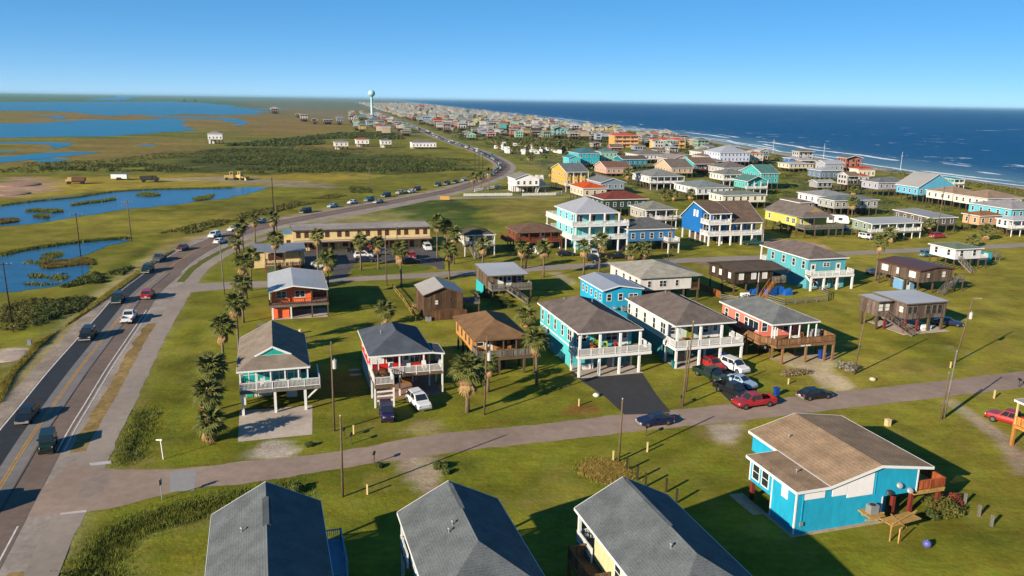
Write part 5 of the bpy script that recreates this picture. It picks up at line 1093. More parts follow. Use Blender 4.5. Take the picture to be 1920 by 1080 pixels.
# --- timber deck house cut by the right edge
rc_ = (58.02, 86.53)
t = home((rc_[0]+8*math.sin(YAW), rc_[1]-8*math.cos(YAW)), 'house corner with orange timber deck at the right edge', yaw=YAW)
roof_parts([[(-.3,-.3,5.3),(7,-.3,5.3),(7,8,5.6),(-.3,8,5.6)]], t, RMOT, WHITE); wall_part(t, 1.6, 6.8, 2.2, 7.6, 2.6, lambda u,v: 5.4, wallm('pale_cream_siding','#cfc9b8'))
OD = woodm('orange_deck_boards','#c98a48',.66); deck(t, 0, 7, 0, 2.197, 2.6, OD); deck(t, 0, 1.597, 2.2, 8, 2.6, OD); railing(t, [(.1,7.9),(.1,.1),(7,.1)], 2.6, OD, 1., .19, solid=True)
for u, v in ((.15,.15),(3.5,.15),(.15,4),(.15,7.8)): post(t, u, v, 0, 2.5, OD, .3); post(t, u, v+.02, 2.6, 5.2, CRM, .16)
under_grid(t, (2, 4.4, 6.6), (2.6, 7.2), 2.6)

# ================================================================ middle distance houses, each its own colours
def W_(h, k=.64): return wallm('siding_'+h.lstrip('#'), h, k)
def R_(h, k=.68): return roofm('shingles_'+h.lstrip('#'), h, k)
def M_(h, k=.68): return metalm('metal_roof_'+h.lstrip('#'), h, k)
MID = [
 # label, E, ze, zf, roof kind, slope, wall, roof, extras
 ('dark green house with maroon hip roof behind the tall aqua house', (30.01, 266.99, 16.8, 12.2), 6.2, 3, 'hip', .36, W_('#2f4a44'), R_('#8a4a40'), {}),
 ('grey shingle house with deck and chimney behind the steel blue house', (40.11, 242.23, 11.1, 11.9), 6.2, 3, 'hip', .36, W_('#b9b6ae'), R_('#97968f'), dict(porch=2.2, deckx=3)),
 ('cream house with vivid orange hip roof', (26.12, 303.62, 10.4, 14.6), 6., 2.8, 'hip', .34, W_('#e2d3bd'), R_('#e2602a'), {}),
 ('tall golden yellow house with grey roof and side balconies', (22.2, 343.48, 10.7, 20.1), 8.6, 2.6, 'gu', .3, W_('#e8b84e'), R_('#7e8489'), dict(porch=1.8, storeys=2)),
 ('blue grey gabled house with small front gable by the palms', (35.96, 332.43, 11.4, 21.3), 5.4, 2.4, 'gv', .32, W_('#8ea2b4'), R_('#8d9093'), {}),
 ('low pink house with brown roof behind the blue grey house', (47.7, 418.28, 15.0, 16.9), 4.6, 1.6, 'gu', .34, W_('#dfae9c'), R_('#8f6a5c'), {}),
 ('bright turquoise tower house with stepped roofs', (37.19, 467.58, 13.8, 17.8), 8.8, 2.6, 'hip', .4, W_('#2fc0d2'), R_('#4d7f92'), dict(storeys=2)),
 ('turquoise low wing in front of the tower house', (30.95, 459.39, 7.9, 10.6), 6.6, 2.6, 'gv', .35, W_('#58d2e0'), M_('#2f9fae'), {}),
 ('tall mint green house with teal roof', (51.21, 480.32, 11.4, 12.4), 9.0, 2.8, 'hip', .3, W_('#9fdcc4'), R_('#5f8f96'), dict(storeys=2)),
 ('deep teal house half hidden behind the mint house', (62.34, 464.57, 16.4, 13.6), 6.0, 2.6, 'gu', .25, W_('#1d86a0'), R_('#6f6a66'), {}),
 ('long grey roofed house below the orange hotel', (78.28, 512.18, 25.6, 69.6), 5.8, 2.8, 'hip', .3, W_('#d9d6d8'), R_('#8d8480'), {}),
 ('white house with grey gable roof and broad porch on stilts', (60.7, 357.1, 17.1, 30.2), 6.0, 3, 'hip', .32, W_('#dbd9dc'), R_('#959797'), dict(porch=2.4)),
 ('white bungalow with cool grey roof and small dormer', (72.83, 319.38, 17.0, 26.1), 5.2, 2.4, 'hip', .26, W_('#d6d9e0'), R_('#8f9a9c'), {}),
 ('cream low house with grey green roof behind the royal blue house', (76.48, 292.93, 19.0, 10.6), 5.4, 2.6, 'hip', .2, W_('#e5dfcc'), R_('#8e9994'), {}),
 ('tan house with two dormers and grey brown roof', (80.96, 415.23, 13.1, 20.8), 5.4, 2.6, 'gu', .4, W_('#d8bd9c'), R_('#857a72'), {}),
 ('turquoise house with red deck and brown roof', (98.42, 440.34, 15.2, 28.4), 5.8, 2.8, 'gu', .3, W_('#35c4cc'), R_('#8a7468'), dict(porch=1.8, pr=woodm('red_deck','#a03a30',.6))),
 ('white stilt house with grey hip roof left of the aqua gables', (98.06, 376.01, 14.1, 13.9), 5.8, 3, 'hip', .34, W_('#dcdad4'), R_('#868a88'), dict(porch=1.8)),
 ('small white house with dark grey hip roof in the second rank', (108.86, 418.43, 16.3, 16.7), 5.6, 2.8, 'hip', .34, W_('#d4d0cc'), R_('#807c7a'), {}),
 ('aqua green house with cross gables and teal roof', (98.89, 340.52, 10.5, 11.3), 6.2, 3, 'gv', .42, W_('#58c8c8'), R_('#5f8d88'), dict(storeys=1, porch=1.5)),
 ('taller aqua green rear wing with teal gable roof', (112.12, 365.27, 10.0, 16.9), 7.6, 3, 'gu', .4, W_('#4fc0c2'), R_('#5f8d88'), dict(storeys=2)),
 ('lavender white tall house with pale metal roof near the beach', (126.97, 500.29, 25.9, 25.9), 8.6, 3, 'hip', .4, W_('#c9d3f0'), M_('#c2c6d2'), dict(storeys=2)),
 ('white beach house with red tile hip roof', (141.42, 510.73, 18.9, 8.9), 7.6, 3, 'hip', .2, W_('#e4d8c8'), R_('#d0603c'), dict(storeys=2)),
 ('white house with grey brown roof left of the lavender house', (126.58, 548.58, 15.6, 17.1), 6., 3, 'hip', .34, W_('#dedad2'), R_('#8f8c84'), {}),
 ('small beige house with brown hip roof behind the tan dormers', (120.36, 509.86, 13.6, 18.2), 5.4, 2.8, 'hip', .3, W_('#d7c5b0'), R_('#8d7e76'), {}),
 ('mauve beige house behind the turquoise and red one', (92.0, 471.45, 14.1, 21.6), 6., 2.8, 'gv', .36, W_('#cdb8b8'), R_('#a39894'), {}),
 ('long cream beach house near the surf', (157.85, 463.53, 17.2, 11.8), 5., 2.4, 'hip', .16, W_('#e6dcc0'), M_('#d4d0c4'), {}),
 ('low white house with electric blue railing by the surf', (174.16, 509.96, 9.4, 9.1), 5.2, 3, 'hip', .2, W_('#2f74c8'), M_('#c8ccd4'), {}),
 ('slate blue grey house with white metal roof and open stilts', (152.92, 401.44, 13.4, 11.5), 6.4, 2.8, 'hip', .22, W_('#6f86a0'), M_('#c6c9ce'), {}),
 ('pale grey house behind the slate blue house', (171.34, 445.14, 13.1, 9.3), 7., 3, 'gu', .3, W_('#b7bcc8'), M_('#c9cdd6'), {}),
 ('cream house with bright red tile roof, the upper one', (177.52, 415.86, 11.3, 7.8), 6.4, 2.6, 'hip', .28, W_('#e8ddc4'), R_('#dc5030'), {}),
 ('white cottage with red roof in front of the cream one', (160.68, 381.4, 10.0, 6.6), 5.6, 2.6, 'hip', .3, W_('#e2ddd6'), R_('#cf5034'), {}),
 ('lavender grey house with wide slate hip roof', (156.24, 344.42, 15.9, 11.3), 6.2, 3.2, 'hip', .3, W_('#b9b8cc'), R_('#82878c'), {}),
 ('aqua blue house with big white gable and grey metal roof', (162.69, 322.78, 19.0, 12.9), 6.6, 3.4, 'gv', .55, W_('#6fc3e8'), M_('#b7b5b4'), dict(storeys=1)),
 ('bright teal house low at the edge of the surf', (205.92, 376.23, 5.8, 9.3), 5.4, 3, 'sv', .03, W_('#22b9a6'), M_('#2fb8b0'), dict(porch=1.6)),
 ('cream house with tan hip roof, left of the tan pair', (168.37, 307.62, 13.9, 13.7), 6., 3, 'hip', .3, W_('#e8dfd4'), R_('#b49a84'), {}),
 ('cream house with tan hip roof, right of the tan pair', (172.41, 291.09, 16.9, 16.2), 6., 3, 'hip', .3, W_('#e6ddd2'), R_('#ae9480'), {}),
 ('sky aqua house with grey roof cut by the right edge', (161.71, 259.03, 17.4, 17.7), 6.2, 3.2, 'hip', .25, W_('#6fd0e6'), R_('#b2aeb2'), {}),
 ('peach house with tan roof under the palms at right', (146.6, 250.36, 10.0, 7.3), 5., 2, 'hip', .3, W_('#e4b48c'), R_('#a8764e'), {}),
 ('white house with pale grey roof, two joined wings, the left wing', (111.37, 289.85, 14.9, 14.4), 6., 3, 'hip', .22, W_('#dfdfe8'), R_('#a7aaac'), {}),
 ('grey house with slate roof joined to the white wing', (111.81, 278.51, 19.2, 9.7), 5.8, 2.9, 'hip', .26, W_('#b2b6b4'), R_('#80898c'), {}),
 ('grey brown house with flat pale roof behind the palms', (128.99, 245.31, 10.3, 16.7), 4.8, 2.2, 'sv', .03, W_('#6f6660'), M_('#b4b0aa'), {}),
 ('long low grey green house with white flat roof and orange end', (103.97, 230.26, 18.3, 9.2), 4.8, 2.2, 'sv', .05, W_('#8fa294'), M_('#d0d0cc'), dict(porch=1.6)),
 ('white house with latticed porch at the far right edge', (151.33, 240.89, 11.0, 6.1), 5., 2.4, 'hip', .3, W_('#e6e6ea'), M_('#d0d0d6'), dict(porch=2)),
 ('dark brown low roof house right of the yellow one', (98.93, 276.0, 6.2, 11.6), 5.2, 2.6, 'hip', .2, W_('#a58f7c'), R_('#8a7d72'), {}),
]
for lb, e, ze, zf, kind, s, wm, rm, ex in MID:
    e = (e[0], e[1], max(6.5, min(e[2], 22)), max(6.5, min(e[3], 20))); simple(e, lb, ze, zf, kind, s, wm, rm, **ex)
# orange hotels by the beach
def hotel(e, label, n, ze, rm, wm):
    t = home(e, label, 'hotel', name='hotel'); W, L = e[2], e[3]
    P, H = roof_geo('hip', W, L, ze, .3); roof_parts(P, t, rm, WHITE); wall_part(t, .6, W-.6, 2, L-.6, 0, H, wm)
    st = (ze-.3)/n
    for i in range(n):
        z = st*i
        if i: deck(t, .3, W-.3, .2, 1.997, z, wm); railing(t, [(.4,1.9),(.4,.3),(W-.4,.3),(W-.4,1.9)], z, WHITE, 1., .4)
        for u in lin(2, W-2, max(3, int(W/3.4))): window(t,'F',u,2,z+.8,1.3,1.4,WHITE,GLASS,'pair')
        for v in lin(3, L-2, 3): window(t,'L',v,.6,z+.8); window(t,'R',v,W-.6,z+.8)
    for u in lin(.5, W-.5, max(3, int(W/5))): post(t, u, .4, 0, ze-.1, wm, .4)
    return t
ORH = W_('#f0a850', .7); ORR = R_('#e0623c', .75)
hotel((85.31, 693.66, 34.1, 49.0)[:2]+(23, 14), 'orange three storey beach hotel with red tile roof', 3, 10, ORR, ORH)
hotel((119.31, 692.34, 4.1, 35.9)[:2]+(30, 11), 'long low orange beach motel with red roof right of the tall one', 2, 7, ORR, W_('#f2b848', .7))
# white house with tower, deck and zigzag stairs
e = (0.35, 337.24, 11.5, 12)
t, H = simple(e, 'white gabled house with zigzag white stairs behind the picket fence', 6., 2.8, 'gv', .34, W_('#f0f0f2', .7), R_('#9a9794'), encl=.5)
deck(t, 11.06, 15, 3, 9, 2.8, WHITE); railing(t, [(11.2,3.1),(14.9,3.1),(14.9,8.9)], 2.8, WHITE); deck(t, 12, 15, 6, 9, 5.6, WHITE); railing(t, [(12.1,6.1),(14.9,6.1),(14.9,8.9),(12.1,8.9),(12.1,6.1)], 5.6, WHITE)
stairs(t, (12.2,6,5.6), (14.4,3.4,2.8), 1., WHITE); stairs(t, (12,3,2.8), (9.6,-.4,0), 1.1, WHITE)
for u, v, z in ((11.4,3.2,2.7),(14.8,3.2,2.7),(14.8,8.8,5.5),(12.1,8.8,5.5),(14.8,6,5.5),(12.1,6,5.5)): post(t, u, v, 0, z, WHITE, .22)

# ---------------------------------------------------------------- bay side houses
BAYH = [('white house on stilts alone at the edge of the bay', (-245.25, 647.87, 11, 10), 8.2, 3.6, '#e4e2e6', '#a8a2a0'),
 ('small white house with grey roof, first of the four in a row', (-133.82, 601.19, 0, 0), 5.8, 2.6, '#e2ded6', '#8a8a86'),
 ('white house with orange brown roof in the bay side row', (-125.7, 642.45, 0, 0), 5.8, 2.4, '#ecebea', '#b4603a'),
 ('white cottage with grey hip roof left of the twin poles', (-104.82, 635.21, 0, 0), 5.8, 2.6, '#e6e2de', '#7c7e7c'),
 ('long white house with mauve grey roof at the end of the bay side row', (-79.6, 628.16, 0, 0), 5., 1.4, '#f0eaee', '#8b8488')]
for i, (lb, e, ze, zf, wc, rc) in enumerate(BAYH):
    sz = ((12,10),(11,9),(11,9),(9,8),(20,10))[i]; simple((e[0], e[1], *sz), lb, ze, zf, 'hip', .34, W_(wc, .68), R_(rc), encl=.4)
TW = W_('#7f97a6', .6)
simple((*(-197.4, 1087.1), 24, 18), 'grey blue hall with white columns at the foot of the water tower', 8.5, 3.2, 'hip', .4, TW, R_('#7a8088'), porch=2.4, storeys=1, name='house', encl=.5)
# ---------------------------------------------------------------- distant houses: one mesh per piece, shared and recoloured
FARP = {}
def far_proto(k):
    if k in FARP: return FARP[k]
    r_ = random.Random(k); W, L = r_.uniform(7, 11.5), r_.uniform(7.5, 12); ze, zf = r_.choice(((5.6,2.8),(6.2,3.2),(7.8,3),(8.6,3))); kind = r_.choice(('hip','hip','gv','gu')); s = r_.uniform(.28, .48)
    P, H = roof_geo(kind, W, L, ze, s); tmp = empty('tmp'); P = [[(x-W/2, y-L/2, z) for x, y, z in p_] for p_ in P]; H2 = lambda u, v: H(min(max(u+W/2,0),W), min(max(v+L/2,0),L))
    r = roof_parts(P, tmp, WHITE, WHITE); f = tmp.children[1] if tmp.children[0] == r else tmp.children[0]
    wl = wall_part(tmp, -W/2+.5, W/2-.5, -L/2+1.8, L/2-.5, zf, H2, WHITE)
    b = MB()
    for u in lin(-W/2+.6, W/2-.6, 4):
        for v in lin(-L/2+.3, L/2-.7, 4): b.box(u-.16,u+.16,v-.16,v+.16,0,zf)
    b.box(-W/2+2,W/2-2,0,L/2-1,0,zf-.01); b.box(-W/2+.2,W/2-.2,-L/2+.1,-L/2+1.79,zf-.25,zf)
    for u in (-W/2+.3, 0, W/2-.3): b.box(u-.1,u+.1,-L/2+.2,-L/2+.4,zf,ze-.15)
    b.box(-W/2+.2,W/2-.2,-L/2+.12,-L/2+.2,zf+.1,zf+.95)
    pm = b.mesh('pilings', PILE)
    ws = []
    st = [zf] if ze-zf < 4 else [zf, zf+2.6]
    for z in st:
        for u in lin(-W/2+2, W/2-2, 3): ws.append(((u,-L/2+1.8-.005,z+.8),0))
        for v in lin(-L/2+3.4, L/2-2.2, 3): ws.append(((-W/2+.5-.005,v,z+.8),-math.pi/2)); ws.append(((W/2-.5+.005,v,z+.8),math.pi/2))
    FARP[k] = (r.data, wl.data, f.data, pm, ws)
    for o in list(tmp.children): bpy.data.objects.remove(o)
    bpy.data.objects.remove(tmp); return FARP[k]
gw = MB(); gw.box(-.6,.6,-.05,.02,0,1.4); FARWIN = gw.mesh('window', GLASS)
FWALL = [('white','#e4e0da'),('cream','#e6d8b8'),('pale grey','#bfc2c4'),('beige','#d2bfa4'),('light blue','#a9c4dc'),('aqua','#5cc4c6'),('mint green','#a8d6c0'),('pink','#dfa898'),('lavender','#b8b4cc'),('yellow','#e4cf7a'),('tan','#c4a480'),('grey blue','#8296ac'),('white','#e8e6e6'),('white','#dedad6'),('white','#e6e4e2'),('coral','#d88a78'),('pale blue','#c2d2e0')]
FROOF = [('grey','#8d8c8a'),('light brown','#9a8474'),('pale metal','#c4c6ca'),('slate','#858b92'),('tan','#a89078'),('grey','#9a9894'),('red','#c85038'),('white','#d6d4d0')]
def far_house(x, y, label=None, wc=None, rc=None, k=None, yaw=None, group='houses packed along the distant shore', name='beach_house', wins=True, sc_=1.):
    k = rnd.randrange(14) if k is None else k; r, wl, f, pm, ws = far_proto(k)
    wi = rnd.choice(FWALL); ri = rnd.choices(FROOF, (5,4,4,3,3,4,.8,2))[0]
    if wc: wi = ('', wc)
    if rc: ri = ('', rc)
    t = empty(name, (x, y, 0), yaw if yaw is not None else R(rnd.choice((8, 8, 98, 98, -82, 10))+rnd.uniform(-2, 2))); t.scale = (sc_,)*3
    tag(t, label or f'{wi[0]} house with {ri[0]} roof among the packed rows of the distant shore', 'house', None if label else group)
    place('wall', wl, t, paint=wallm('far_siding_'+wi[1][1:], wi[1], .5)); place('roof', r, t, paint=roofm('far_shingles_'+ri[1][1:], ri[1], .52)); place('fascia', f, t); place('pilings', pm, t)
    if wins:
        for loc, rz in ws: place('window', FARWIN, t, loc, (0,0,rz))
    return t
def scatter_(poly, n, seed):
    g_ = np.random.default_rng(seed); P_ = np.array(poly); q_ = g_.uniform(P_.min(0), P_.max(0), (n*3, 2)); return q_[inpoly(q_[:,0], q_[:,1], poly)][:n]
TOWN = [
 ('white bay house left of the water tower, the larger of the near pair', (-330.6, 1274.6), '#e6e0dc', '#a79a94'), ('small pinkish house, right one of the near pair west of the tower', (-285.4, 1158.3), '#d8c4bc', '#9a8c86'),
 ('grey white house in the cluster west of the tower', (-268.6, 1167.8), '#c9ccd2', '#8a8f94'), ('pale blue house in the cluster west of the tower', (-247.4, 1145.9), '#b9c6d8', '#9aa0aa'),
 ('orange house west of the water tower', (-288.7, 1452.6), '#e08a50', '#c86a3c'), ('pale green house beside the orange one by the tower', (-264.7, 1404.4), '#b4d8c4', '#7aa49c'), ('low white house below the orange one', (-249.0, 1248.5), '#e0dcd8', '#b0aaa6'),
 ('long white building alone on the brown marsh', (-532.9, 1807.5), '#e8e4da', '#c8c2b8'), ('pale house at the tip of the far bay shore', (-1925.9, 4765.0), '#d0ccd0', '#a8a4aa'), ('dark roofed house at the tip of the far bay shore', (-1914.6, 4894.8), '#b0b4bc', '#5a6068'), ('pinkish house west of the near pair by the tower', (-401.9, 1512.7), '#d8c8c0', '#b09c92'),
 ('vivid red roofed house beside the far highway', (-101.0, 1065.1), '#c8a03c', '#e83820'), ('white house with big pale gable beside the red roofed one', (-64.7, 989.4), '#dfe4ee', '#c4d0e0'), ('purple grey house right of the red roofed one', (-97.1, 1219.9), '#a8a4bc', '#6e6a7c'),
 ('light blue and white house left of the red roofed one', (-140.4, 1288.4), '#b4d4ec', '#b4c4d4'), ('teal green small house left of the light blue one', (-140.7, 1217.9), '#5cc8b0', '#7ab4a4'), ('pink brown house across from the tower', (-175.0, 1433.6), '#c09484', '#a08478'), ('small house with coral roof far down the highway', (-275.8, 2413.0), '#d0d4dc', '#e05838'), ('low mauve cottage below the purple grey house', (-78.1, 930.1), '#c4a8ac', '#84787c'),
 ('dark brown hip roofed house above the caravan park', (22.6, 855.5), '#8a7260', '#5e5650'), ('aqua house with teal roof right of the caravan park', (44.8, 833.6), '#a0dcd8', '#3cb8ac'), ('long white building right of the aqua house by the surf', (58.7, 810.3), '#e4dcd0', '#b8b0a8'),
 ('big beige house close to the surf above the caravan park', (60.1, 1059.3), '#cdb49c', '#b8a89c'), ('bright white box house beside the surf', (78.1, 1052.0), '#f0f0f4', '#e4e4ea'), ('house with pink red roof beside the dark brown one', (2.2, 976.6), '#dcc4b8', '#d86a54'), ('grey gabled house left of the pink roofed one', (-28.4, 1005.3), '#b4b8ac', '#9c9a98'), ('white villa on the dune edge further up the shore', (-67.9, 1573.3), '#eceae8', '#d8d4d4'), ('green gabled house near the dune edge', (-79.9, 1465.1), '#6cb49c', '#7c9c90'),
]
MIDREG = [(78.1, 500.8), (123.2, 644.3), (159.0, 689.8), (157.7, 620.9), (176.6, 569.0), (127.8, 408.5), (109.3, 405.4), (87.2, 415.6), (75.2, 461.6)]+[(117.9, 358.5), (172.9, 423.3), (177.5, 367.4), (168.3, 295.2), (143.7, 252.2), (147.7, 279.2), (135.2, 298.5), (132.4, 360.7)]
nm_ = 0; combos = set()
for x, y in np.random.default_rng(8).permutation(scatter_(MIDREG, 500, 8)):
    if nm_ >= 17: break
    if any(math.hypot(x-a, y-b_) < r_+8.5 for a, b_, r_ in CENT) or y < 232: continue
    for _ in range(40):
        wi, ri = rnd.choice(FWALL), rnd.choice(FROOF)
        if (wi[0], ri[0]) not in combos: break
    combos.add((wi[0], ri[0])); k_ = rnd.randrange(14); far_house(x, y, f'small {wi[0]} cottage with {ri[0]} roof tucked between the middle houses', wi[1], ri[1], k=k_, yaw=YAW+R(rnd.choice((0,90))), sc_=.86); CENT.append((x, y, 7)); nm_ += 1
TAKEN = [(o.location.x, o.location.y) for o in col.objects if o.type == 'EMPTY']
for i, (lb, p, wc, rc) in enumerate(TOWN):
    far_house(p[0], p[1]+6, lb, wc, rc, k=i % 14, yaw=R(8) if p[0] > -150 else R(12), name='beach_house', sc_=1.25 if p[1] < 1700 else 2.2); TAKEN.append(p)
RVP = [(-12.6, 619.1), (-1.6, 571.3), (39.9, 601.2), (50.5, 684.6), (45.5, 724.6), (1.0, 740.8), (-23.8, 732.9)]
rx0, rx1 = min(p[0] for p in RVP), max(p[0] for p in RVP); ry0, ry1 = min(p[1] for p in RVP), max(p[1] for p in RVP)
nfar = 0; rest = []
y = 455.
while y < 6000:
    step = 25 if y < 1500 else 30 if y < 2600 else 45; y += step*rnd.uniform(.9, 1.1)
    x0 = np.interp(y, [p[1] for p in HWC], [p[0] for p in HWC])+22; x1 = np.interp(y, shy, shx)-42
    x = x0+rnd.uniform(0, 8)
    while x < x1:
        xx, yy = x+rnd.uniform(-3, 3), y+rnd.uniform(-6, 6)
        ok = rnd.random() > (.3 if y < 1000 else .38) and all((xx-a)**2+(yy-b_)**2 > 23**2 for a, b_ in TAKEN) and not (rx0-14 < xx < rx1+14 and ry0-14 < yy < ry1+40) and not (y < 560 and x < 70) and not (y < 640 and x < 20)
        if ok:
            if nfar < 255: far_house(xx, yy, wins=y < 820); nfar += 1
            else: rest.append((xx, yy))
        x += 25 if y < 1500 else 32
    if y > 830 and y < 2600:
        for d in (24, 50, 76):
            if rnd.random() < .55 and all((x0-22-d-a)**2+(y-b_)**2 > 24**2 for a, b_ in TAKEN) and nfar < 275: far_house(x0-26-d+rnd.uniform(-4, 4), y, wins=False); nfar += 1
for wc in ('#e4e0da', '#c4c0bc', '#b4c8d4', '#d2bfa4'):
    b = MB()
    for xx, yy in rest:
        if rnd.random() < .25 or wc == '#d2bfa4':
            w_, l_, h_ = rnd.uniform(8,14), rnd.uniform(8,14), rnd.uniform(5,8); b.box(xx-w_/2,xx+w_/2,yy-l_/2,yy+l_/2,0,h_)
            b.add([(xx-w_/2-.5,yy-l_/2-.5,h_+.004),(xx+w_/2+.5,yy-l_/2-.5,h_+.004),(xx+w_/2+.5,yy+l_/2+.5,h_+.004),(xx-w_/2-.5,yy+l_/2+.5,h_+.004),(xx,yy,h_+3)],[(0,1,4),(1,2,4),(2,3,4),(3,0,4)])
    rest = [p for p in rest if rnd.random() > .3]
    o = b.build('far_town', wallm('far_mass_'+wc[1:], wc, .38)); tag(o, {'#e4e0da':'white blur of houses at the far end of the peninsula','#c4c0bc':'grey blur of houses at the far end of the peninsula','#b4c8d4':'bluish blur of houses at the far end of the peninsula','#d2bfa4':'tan blur of houses at the far end of the peninsula'}[wc], kind='stuff')

# ---------------------------------------------------------------- water tower
tx, ty = (-294.1, 1683.3); t = empty('water_tower', (tx, ty, 0)); tag(t, 'pale aqua water tower with round tank on a slender stem', 'water tower')
TWM = mat('tower_paint', (.36,.58,.62), rough=.45, var=.06, scale=.3)
k_ = 54.3
b = MB(); b.tube([(0,0,0),(0,0,3),(0,0,7),(0,0,k_-14),(0,0,k_-11)],[6.2,5.0,2.6,2.3,3.2],20); b.build('stem', TWM, t, True)
b = MB(); b.ball((0,0,k_-7.2),7.4,28,.92); b.build('tank', TWM, t, True)
b = MB(); b.tube([(0,0,k_-.6),(0,0,k_+.6)],[.7,.7],10); b.build('hatch', TWM, t); b = MB(); b.tube([(2.5,-.6,2),(2.5,-.6,k_-12)],[.12,.12],5); b.build('ladder', GREYM, t)

# ---------------------------------------------------------------- vehicles
TYRE = mat('tyre_rubber', (.012,.012,.012), rough=.85, var=0); RIM = mat('wheel_rim', (.25,.25,.26), rough=.35, var=0, metal=.7)
LAMP = mat('headlamp_glass', (.55,.57,.6), rough=.1, var=0, spec=.8); TAIL = mat('tail_lamp', (.28,.01,.01), rough=.2, var=0); TRIM = mat('black_trim', (.018,.018,.02), rough=.6, var=0)
def paint(name, c, rough=.28): return mat('car_paint_'+name, c, rough=rough, var=0, spec=.6)
CP = dict(black=paint('black',(.010,.011,.014)), navy=paint('navy',(.010,.014,.05)), white=paint('white',(.60,.61,.63)), silver=paint('silver',(.30,.33,.36)), red=paint('red',(.33,.016,.016)), maroon=paint('maroon',(.11,.02,.02)),
     green=paint('green',(.012,.045,.035)), blue=paint('blue',(.02,.07,.22)), purple=paint('purple',(.022,.014,.075)), teal=paint('teal',(.05,.16,.19)), grey=paint('grey',(.09,.095,.10)), ltblue=paint('ltblue',(.30,.42,.55)), gold=paint('gold',(.35,.27,.16)), dkgreen=paint('dkgreen',(.01,.03,.022)))
def loft(b, st):
    base = len(b.v); n = 8
    for x, w_, zb, zt in st:
        zm = zb+(zt-zb)*.55
        b.v += [(x,-w_*.93,zb),(x,-w_,zb+.12),(x,-w_,zm),(x,-w_*.9,zt),(x,w_*.9,zt),(x,w_,zm),(x,w_,zb+.12),(x,w_*.93,zb)]
    for i in range(len(st)-1):
        for k in range(n): k2 = (k+1) % n; b.f.append((base+i*n+k, base+i*n+k2, base+(i+1)*n+k2, base+(i+1)*n+k))
    b.f.append(tuple(base+k for k in range(n))[::-1]); e_ = base+(len(st)-1)*n; b.f.append(tuple(e_+k for k in range(n)))
CARS = {}
def car_proto(kind):
    if kind in CARS: return CARS[kind]
    S = {'sedan':([(-2.35,.72,.38,.74),(-2.2,.86,.25,.95),(-1.2,.9,.2,.98),(.9,.9,.2,.95),(1.8,.88,.22,.84),(2.2,.8,.28,.74),(2.34,.68,.36,.62)], (-1.95,1.05),(-1.15,.2),.95,1.43,.82,.62,1.42),
         'coupe':([(-2.2,.72,.38,.76),(-2.05,.86,.25,.93),(-1.0,.9,.2,.95),(.8,.9,.2,.92),(1.8,.86,.22,.78),(2.2,.74,.3,.66)], (-1.9,.9),(-.9,.05),.92,1.32,.8,.56,1.35),
         'suv':([(-2.3,.8,.45,.95),(-2.2,.92,.3,1.08),(-1.0,.94,.27,1.1),(1.0,.94,.27,1.08),(2.0,.92,.3,1.0),(2.3,.82,.4,.86)], (-2.2,1.25),(-2.0,.45),1.08,1.76,.88,.72,1.45),
         'jeep':([(-1.9,.74,.5,1.1),(-1.85,.78,.45,1.15),(.9,.78,.45,1.15),(1.75,.72,.48,1.12),(1.9,.6,.55,1.0)], (-1.86,.95),(-1.82,.6),1.15,1.82,.74,.68,1.25),
         'pickup':([(-.75,.94,.38,1.08),(1.35,.95,.38,1.1),(2.5,.94,.4,1.05),(2.8,.86,.45,.95)], (-.7,1.45),(-.5,.75),1.08,1.82,.86,.7,1.85)}[kind]
    st, (cb0, cb1), (ct0, ct1), zb, zt, wb, wt, wx = S
    b = MB(); loft(b, st)
    if kind == 'pickup':
        b.box(-2.85,-.76,-.93,-.8,.42,1.1); b.box(-2.85,-.76,.8,.93,.42,1.1); b.box(-2.87,-2.75,-.92,.92,.45,1.09); b.box(-2.8,-.76,-.8,.8,.5,.66)
    c8 = [(cb0,-wb,zb-.02),(cb1,-wb,zb-.02),(cb1,wb,zb-.02),(cb0,wb,zb-.02),(ct0,-wt,zt),(ct1,-wt,zt),(ct1,wt,zt),(ct0,wt,zt)]
    b.add(c8, [(4,5,6,7),(0,1,5,4),(1,2,6,5),(2,3,7,6),(3,0,4,7)])
    b.box(.2 if kind != 'pickup' else .9, .45 if kind != 'pickup' else 1.15, -wb-.2, -wb-.02, zb+.05, zb+.22); b.box(.2 if kind != 'pickup' else .9, .45 if kind != 'pickup' else 1.15, wb+.02, wb+.2, zb+.05, zb+.22)
    body = b.mesh('body'); body.materials.append(CP['white']); out = [('body', body, True, (0,0,0))]
    def facequad(i, j, k, l, m0, m1, n0, n1, off):
        A, Bq, Cq, D = (Vector(c8[q]) for q in (i, j, k, l)); f = lambda s_, t_: (A*(1-s_)+Bq*s_)*(1-t_)+(D*(1-s_)+Cq*s_)*t_
        q = [f(m0,n0)+off, f(m1,n0)+off, f(m1,n1)+off, f(m0,n1)+off]; g_ = MB(); ins = -off*.9
        g_.add(q+[p+ins for p in q], [(0,1,2,3),(0,4,5,1),(1,5,6,2),(2,6,7,3),(3,7,4,0)]); return g_.mesh('glass', GLASS)
    d = .012
    out += [('windscreen', facequad(1,2,6,5,.06,.94,.1,.92,Vector((d,0,d))), False, (0,0,0)), ('rear_window', facequad(3,0,4,7,.06,.94,.15,.92,Vector((-d,0,d))), False, (0,0,0)),
            ('side_window', facequad(0,1,5,4,.08,.47,.12,.88,Vector((0,-d*1.4,d))), False, (0,0,0)), ('side_window', facequad(0,1,5,4,.51,.9,.12,.88,Vector((0,-d*1.4,d))), False, (0,0,0)),
            ('side_window', facequad(2,3,7,6,.1,.49,.12,.88,Vector((0,d*1.4,d))), False, (0,0,0)), ('side_window', facequad(2,3,7,6,.53,.92,.12,.88,Vector((0,d*1.4,d))), False, (0,0,0))]
